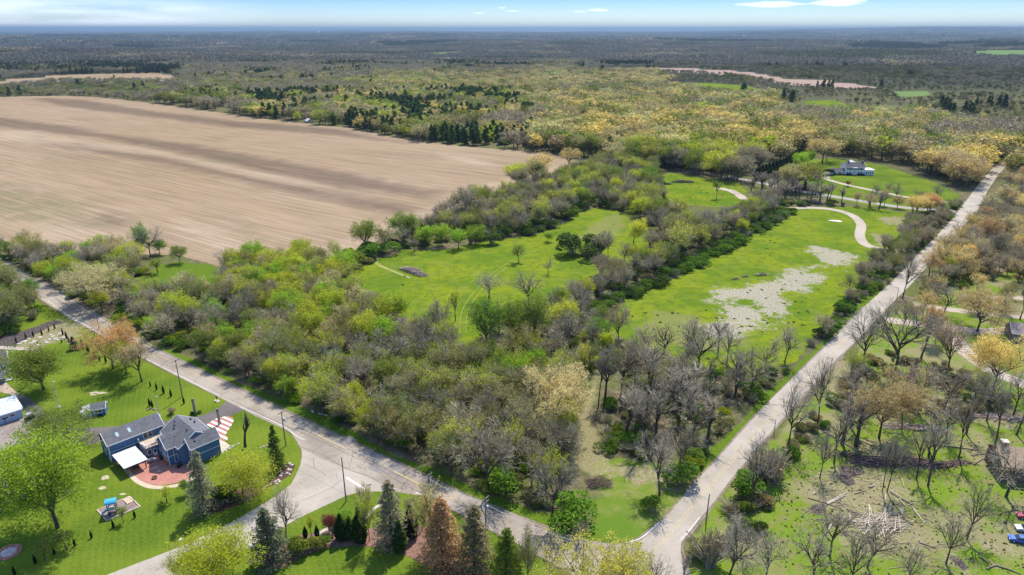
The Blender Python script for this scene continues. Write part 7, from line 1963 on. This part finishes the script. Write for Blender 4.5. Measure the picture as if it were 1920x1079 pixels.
for k, (a, b, r, t) in enumerate(LOGS):
    r *= 1.05
    A = U(*zx(*a)); B = U(*zx(*b)); M = ((A[0] + B[0]) / 2, (A[1] + B[1]) / 2); d = Vector((A[0] - M[0], A[1] - M[1], 0)); z = r + (.25 * rl_.random() if 750 < a[0] < 1180 else 0)
    mb_ = MB(); L = d.length; mb_.tube((-L, 0, z), (-L * .2, (rl_.random() - .5) * L * .1, z), r, r * .92, 7); mb_.tube((-L * .2, 0, z), (L, (rl_.random() - .5) * L * .12, z * .9), r * .92, r * .65, 7)
    o = mb_.build('log', SIDEW[t][1]); o.location = (M[0], M[1], 0); o.rotation_euler = (0, 0, math.atan2(-d.y, -d.x))
    x = (a[0] + b[0]) / 2; w = 'jumbled heap' if 740 < x < 1050 else ('left-hand logs near the burnt patch' if x < 720 else 'right-hand logs beyond the heap')
    tag(o, f'{SIDEW[t][0]} log among the {w}', 'log', f'{SIDEW[t][0]} logs, {w}')
for (a, b, r, lab) in (((1545, 810), (1610, 848), .22, 'long grey fallen trunk above the burnt patches'), ((1556, 800), (1600, 828), .14, 'grey fallen branch parallel to the long grey trunk'), ((1745, 835), (1835, 845), .2, 'grey fallen trunk behind the pair-trunked tree'),
                       ((1825, 872), (1856, 855), .17, 'pale fallen trunk pointing at the shingled house'), ((1820, 855), (1870, 850), .12, 'thin fallen trunk left of the shingled house'), ((1640, 856), (1700, 865), .2, 'thick log lying on the long brush row'), ((1690, 880), (1730, 862), .14, 'leaning log at the right of the brush row'),
                       ((1835, 1045), (1855, 1058), .18, 'pale log beside the nearer bare patch'), ((1850, 1068), (1872, 1060), .2, 'short pale log pair at the lower right corner'), ((1870, 1062), (1915, 1078), .18, 'long pale log at the lower right corner'), ((1720, 740), (1800, 775), .14, 'slanting fallen stem on the upper slope'), ((1760, 772), (1840, 790), .14, 'fallen stem on the upper slope')):
    A = U(*a); B = U(*b); M = ((A[0] + B[0]) / 2, (A[1] + B[1]) / 2); d = Vector((A[0] - M[0], A[1] - M[1], 0)); L = d.length
    o = MB().tube((-L, 0, r), (0, .15, r), r, r * .9, 8).tube((0, .15, r), (L, 0, r * .8), r * .9, r * .5, 8).build('fallen_trunk', TANL if 'pale' in lab else GB); o.location = (M[0], M[1], 0); o.rotation_euler = (0, 0, math.atan2(-d.y, -d.x)); tag(o, lab, 'log')
# tussocks over the rough ground, small stones and weeds nobody could count
RG = poly([(1480, 860), (1560, 800), (1700, 790), (1920, 830), (1960, 1079), (1460, 1100), (1440, 960)]); rg = np.random.default_rng(77); n = 3600
lo, hi = RG.min(0), RG.max(0); X = lo[0] + rg.random(n) * (hi[0] - lo[0]); Y = lo[1] + rg.random(n) * (hi[1] - lo[1]); ok = sdist(X, Y, RG) < 0; rows = []
for k, (a, b) in enumerate(zip(X[ok], Y[ok])):
    s = .07 + .20 * rg.random() ** 3; t = TI[('green', 'olive', 'tan', 'oliveg')[k % 4]]
    rows.append((a, b, -.02, s * 1.8, s * 1.2, k, t, k % 6))
scatter('tussocks', rows, ['shrub'], 'small tussocks and weeds over the felled ground')
DRVEX = poly([(1440, 400), (1440, 380), (1620, 380), (1720, 400), (1720, 490), (1600, 480), (1590, 420), (1540, 402)])
MBP = [ZW['meadowB'], ZW['meadowA'], ZW['meadowC']]; rows = []
for Pq, n in zip(MBP, (2600, 500, 300)):
    lo, hi = Pq.min(0), Pq.max(0); X = lo[0] + rg.random(n) * (hi[0] - lo[0]); Y = lo[1] + rg.random(n) * (hi[1] - lo[1]); ok = (sdist(X, Y, Pq) < -1) & (sdist(X, Y, DRVEX) > 0) & (vnoise(X, Y, 22, 61) > .52)
    for k, (a, b) in enumerate(zip(X[ok], Y[ok])):
        s = .12 + .40 * rg.random() ** 2.5; rows.append((a, b, -.05, s * 2.4, s * .8, k, TI[('green', 'dgreen', 'olive')[k % 3]], k % 6))
scatter('meadow_weeds', rows, ['shrub'], 'low dark weeds dotted over the meadows')
for (x, y, s, lab) in ((1431, 517, 3.4, 'dark brown weed clump above the mud patch'), (1399, 520, 2.0, 'small brown weed clump left of the mud patch'), (1381, 524, 2.0, 'low brown weed clump at the end of the mud patch')):
    o = bpy.data.objects.new('weed_clump', TREES['bareshrub'][0][2]); C.objects.link(o); o.location = (*U(x, y), 0); o.scale = (s * 1.8, s * 1.2, s * .35); o['tint'] = (.09, .045, .03); tag(o, lab, 'weeds')


# ------------------------------------------------------------------ shingled house and cars on the right
def brown_house():
    X, Y = U(1874, 902)
    h = empty('brown_house', (X, Y, 0), radians(-12), 'brown house with tan shingle roof and stone chimney half hidden by branches', 'house')
    gable(h, 0, 16, 0, 9, 4.6, 7.4, 'u', simple('brown_shakes', (.20, .12, .085), .9, .45, 1.5), simple('tan_shingles', (.44, .31, .20), .9, .2, 2), over=.5, trim=False)
    MB().box(.6, 2.0, 4.2, 5.6, 4.5, 8.4).build('chimney', simple('red_brick_chimney', (.34, .19, .14), .9, .3, 3), h); MB().box(.45, 2.15, 4.05, 5.75, 8.4, 8.7).build('chimney_cap', STONE, h)
    window(h, (0, 3.6, 2.2), (0, 1, 0), 1.4, 1.3, (-1, 0, 0), 2); window(h, (3, 0, 1.8), (1, 0, 0), 1.6, 1.3, (0, -1, 0), 2)
    X, Y = U(1895, 640)
    g = empty('grey_house', (X, Y, 0), radians(-20), 'grey-roofed house at the top of the parcel driveway', 'house'); gable(g, 0, 14, 0, 9, 3.2, 5.6, 'u', simple('grey_brown_wall', (.25, .2, .18)), simple('brown_grey_roof', (.27, .22, .21), .9, .2, 1))
    window(g, (3, 0, 1.2), (1, 0, 0), 1.4, 1.1, (0, -1, 0), 2)


brown_house()


def car(x, y, rz, col, label, s=1.0, name='parked_car'):
    c = empty(name, (*U(x, y), .02), rz, label, 'car'); c.scale = (s,) * 3; pm = simple('car_paint_' + label.split()[0], col, .3, .03, 1, spec=.6)

    def prof(pts, w, w1):
        n = len(pts); vs = [(a, -w if b < .8 else -w1, b) for a, b in pts] + [(a, w if b < .8 else w1, b) for a, b in pts]
        return vs, [tuple(range(n)), tuple(range(2 * n - 1, n - 1, -1))] + [(i, i + n, (i + 1) % n + n, (i + 1) % n) for i in range(n)]
    m = MB(); m.add(*prof([(-2.2, .35), (-2.25, .75), (-2.1, .95), (-1.5, 1.0), (1.0, .98), (1.9, .85), (2.2, .7), (2.2, .35)], .88, .80)); m.build('body', pm, c)
    m = MB(); m.add(*prof([(-1.7, .97), (-1.2, 1.38), (-.4, 1.45), (.3, 1.4), (1.05, .97)], .70, .70)); m.build('windows', GLASS, c)
    m = MB(); m.add(*prof([(-1.25, 1.37), (-.4, 1.49), (.35, 1.40), (-.4, 1.44)], .66, .66)); m.build('roof', pm, c)
    for a in (-1.4, 1.35):
        for b in (-.9, .68):
            w = MB().tube((a, b, .33), (a, b + .22, .33), .33, k=14).build('wheel', BLACK, c); MB().tube((a, b - .01, .33), (a, b + .23, .33), .18, k=10).build('rim', GALV, w)
    for b in (-.6, .6): MB().box(2.15, 2.24, b - .18, b + .18, .6, .75).build('headlight', WHITE, c)


car(1912, 1016, radians(160), (.02, .10, .42), 'blue parked car cut by the picture edge')
car(1924, 996, radians(165), (.62, .63, .62), 'silver parked car behind the blue one')
car(1926, 972, radians(165), (.30, .02, .04), 'maroon parked car farthest from the logs')
car(1028, 604, radians(150), (.02, .02, .03), 'black parked car half hidden under green trees')
# small far houses seen between the trees
for k, (x, y, w, hh, roof, lab) in enumerate(((1606, 262, 14, 5, (.55, .42, .32), 'pale-roofed house in the golden wood behind the farm'), (795, 208, 13, 5, (.45, .47, .50), 'pale grey house among the pines'), (877, 237, 12, 6, (.30, .28, .30), 'dark gabled house beside the small green glade'),
                                        (925, 240, 10, 4, (.6, .6, .58), 'white-roofed building in the wood beyond the field'), (868, 190, 12, 6, (.16, .14, .16), 'dark-roofed house under the tall pines'), (1080, 212, 12, 4, (.62, .60, .56), 'pale roof on the right in the golden wood'),
                                        (466, 210, 11, 4, (.7, .7, .7), 'white shed at the far edge of the tilled field'), (580, 230, 10, 3, (.75, .7, .62), 'low white barn at the field edge'), (82, 138, 18, 6, (.45, .38, .34), 'tan house beyond the far small field'))):
    X, Y = U(x, y); s = depth(X, Y) / 500; h = empty('far_house', (X, Y, float(terrain(np.array(X), np.array(Y)))), .3 * k, lab, 'house'); 
    gable(h, -w / 2, w / 2, -4, 4, hh * .8, hh * .8 + 2.4, 'u', simple('far_wall', (.42, .40, .37)), simple('far_roof_%d' % k, roof), trim=False)
    for a in (-w * .3, w * .2): window(h, (a, -4, 1.2), (1, 0, 0), 1.3, 1.3, (0, -1, 0), 1)
rg = np.random.default_rng(6); HB = ['above the second field', 'left of the water tower', 'above the middle of the golden wood', 'in the cluster above the wetland', 'right of the wetland cluster', 'beyond the sloping meadow', 'above the farmhouse', 'in the pale town at far right', 'above the pale town at far right', 'below the small white clouds']
WB = simple('pale_far_walls', (.72, .72, .70), .8, .05)
for k, (x, y, n) in enumerate(((215, 69, 3), (360, 70, 4), (845, 63, 4), (1355, 67, 6), (1440, 62, 6), (1520, 73, 5), (1600, 73, 3), (1800, 85, 6), (1825, 79, 3), (1540, 63, 2))):
    for i in range(n):
        X, Y = U(x + 9 * i + 4 * rg.random(), y + 1.2 * rg.random()); z = float(terrain(np.array(X), np.array(Y))); L = 28 + 50 * rg.random()
        h = MB(); h.add([(-L / 2, -10, 0), (L / 2, -10, 0), (L / 2, 10, 0), (-L / 2, 10, 0), (-L / 2, -10, 9), (L / 2, -10, 9), (L / 2, 10, 9), (-L / 2, 10, 9), (-L / 2, 0, 14), (L / 2, 0, 14)], [(0, 1, 5, 4), (1, 2, 6, 9, 5), (2, 3, 7, 6), (3, 0, 4, 8, 7), (4, 5, 9, 8), (7, 8, 9, 6)])
        o = h.build('distant_building', WB); o.location = (X, Y, z + 9); tag(o, 'tiny pale building on the horizon ' + HB[k], 'building', 'tiny pale buildings on the horizon ' + HB[k])
X, Y = U(598, 67); w = empty('water_tower', (X, Y, 0), 0, 'tiny pale water tower on the horizon', 'water tower'); q = 75 / 1.0
MB().tube((0, 0, 0), (0, 0, q * .7), 6, 5, 10).build('stem', WHITE, w)
me = bpy.data.meshes.new('tank'); bm = bmesh.new(); bmesh.ops.create_uvsphere(bm, u_segments=16, v_segments=10, radius=20); bm.to_mesh(me); bm.free(); me.materials.append(WHITE)
o = bpy.data.objects.new('tank', me); C.objects.link(o); o.parent = w; o.location = (0, 0, q * .82); o.scale = (1, 1, .7)

o = rock(1567, 415, 2.2, WHITE, .12, 9, name='chalk_heap'); o.scale = (1.6, 1, 1); tag(o, 'white heap of chalky rubble in the meadow beside the curved driveway', 'rubble heap')
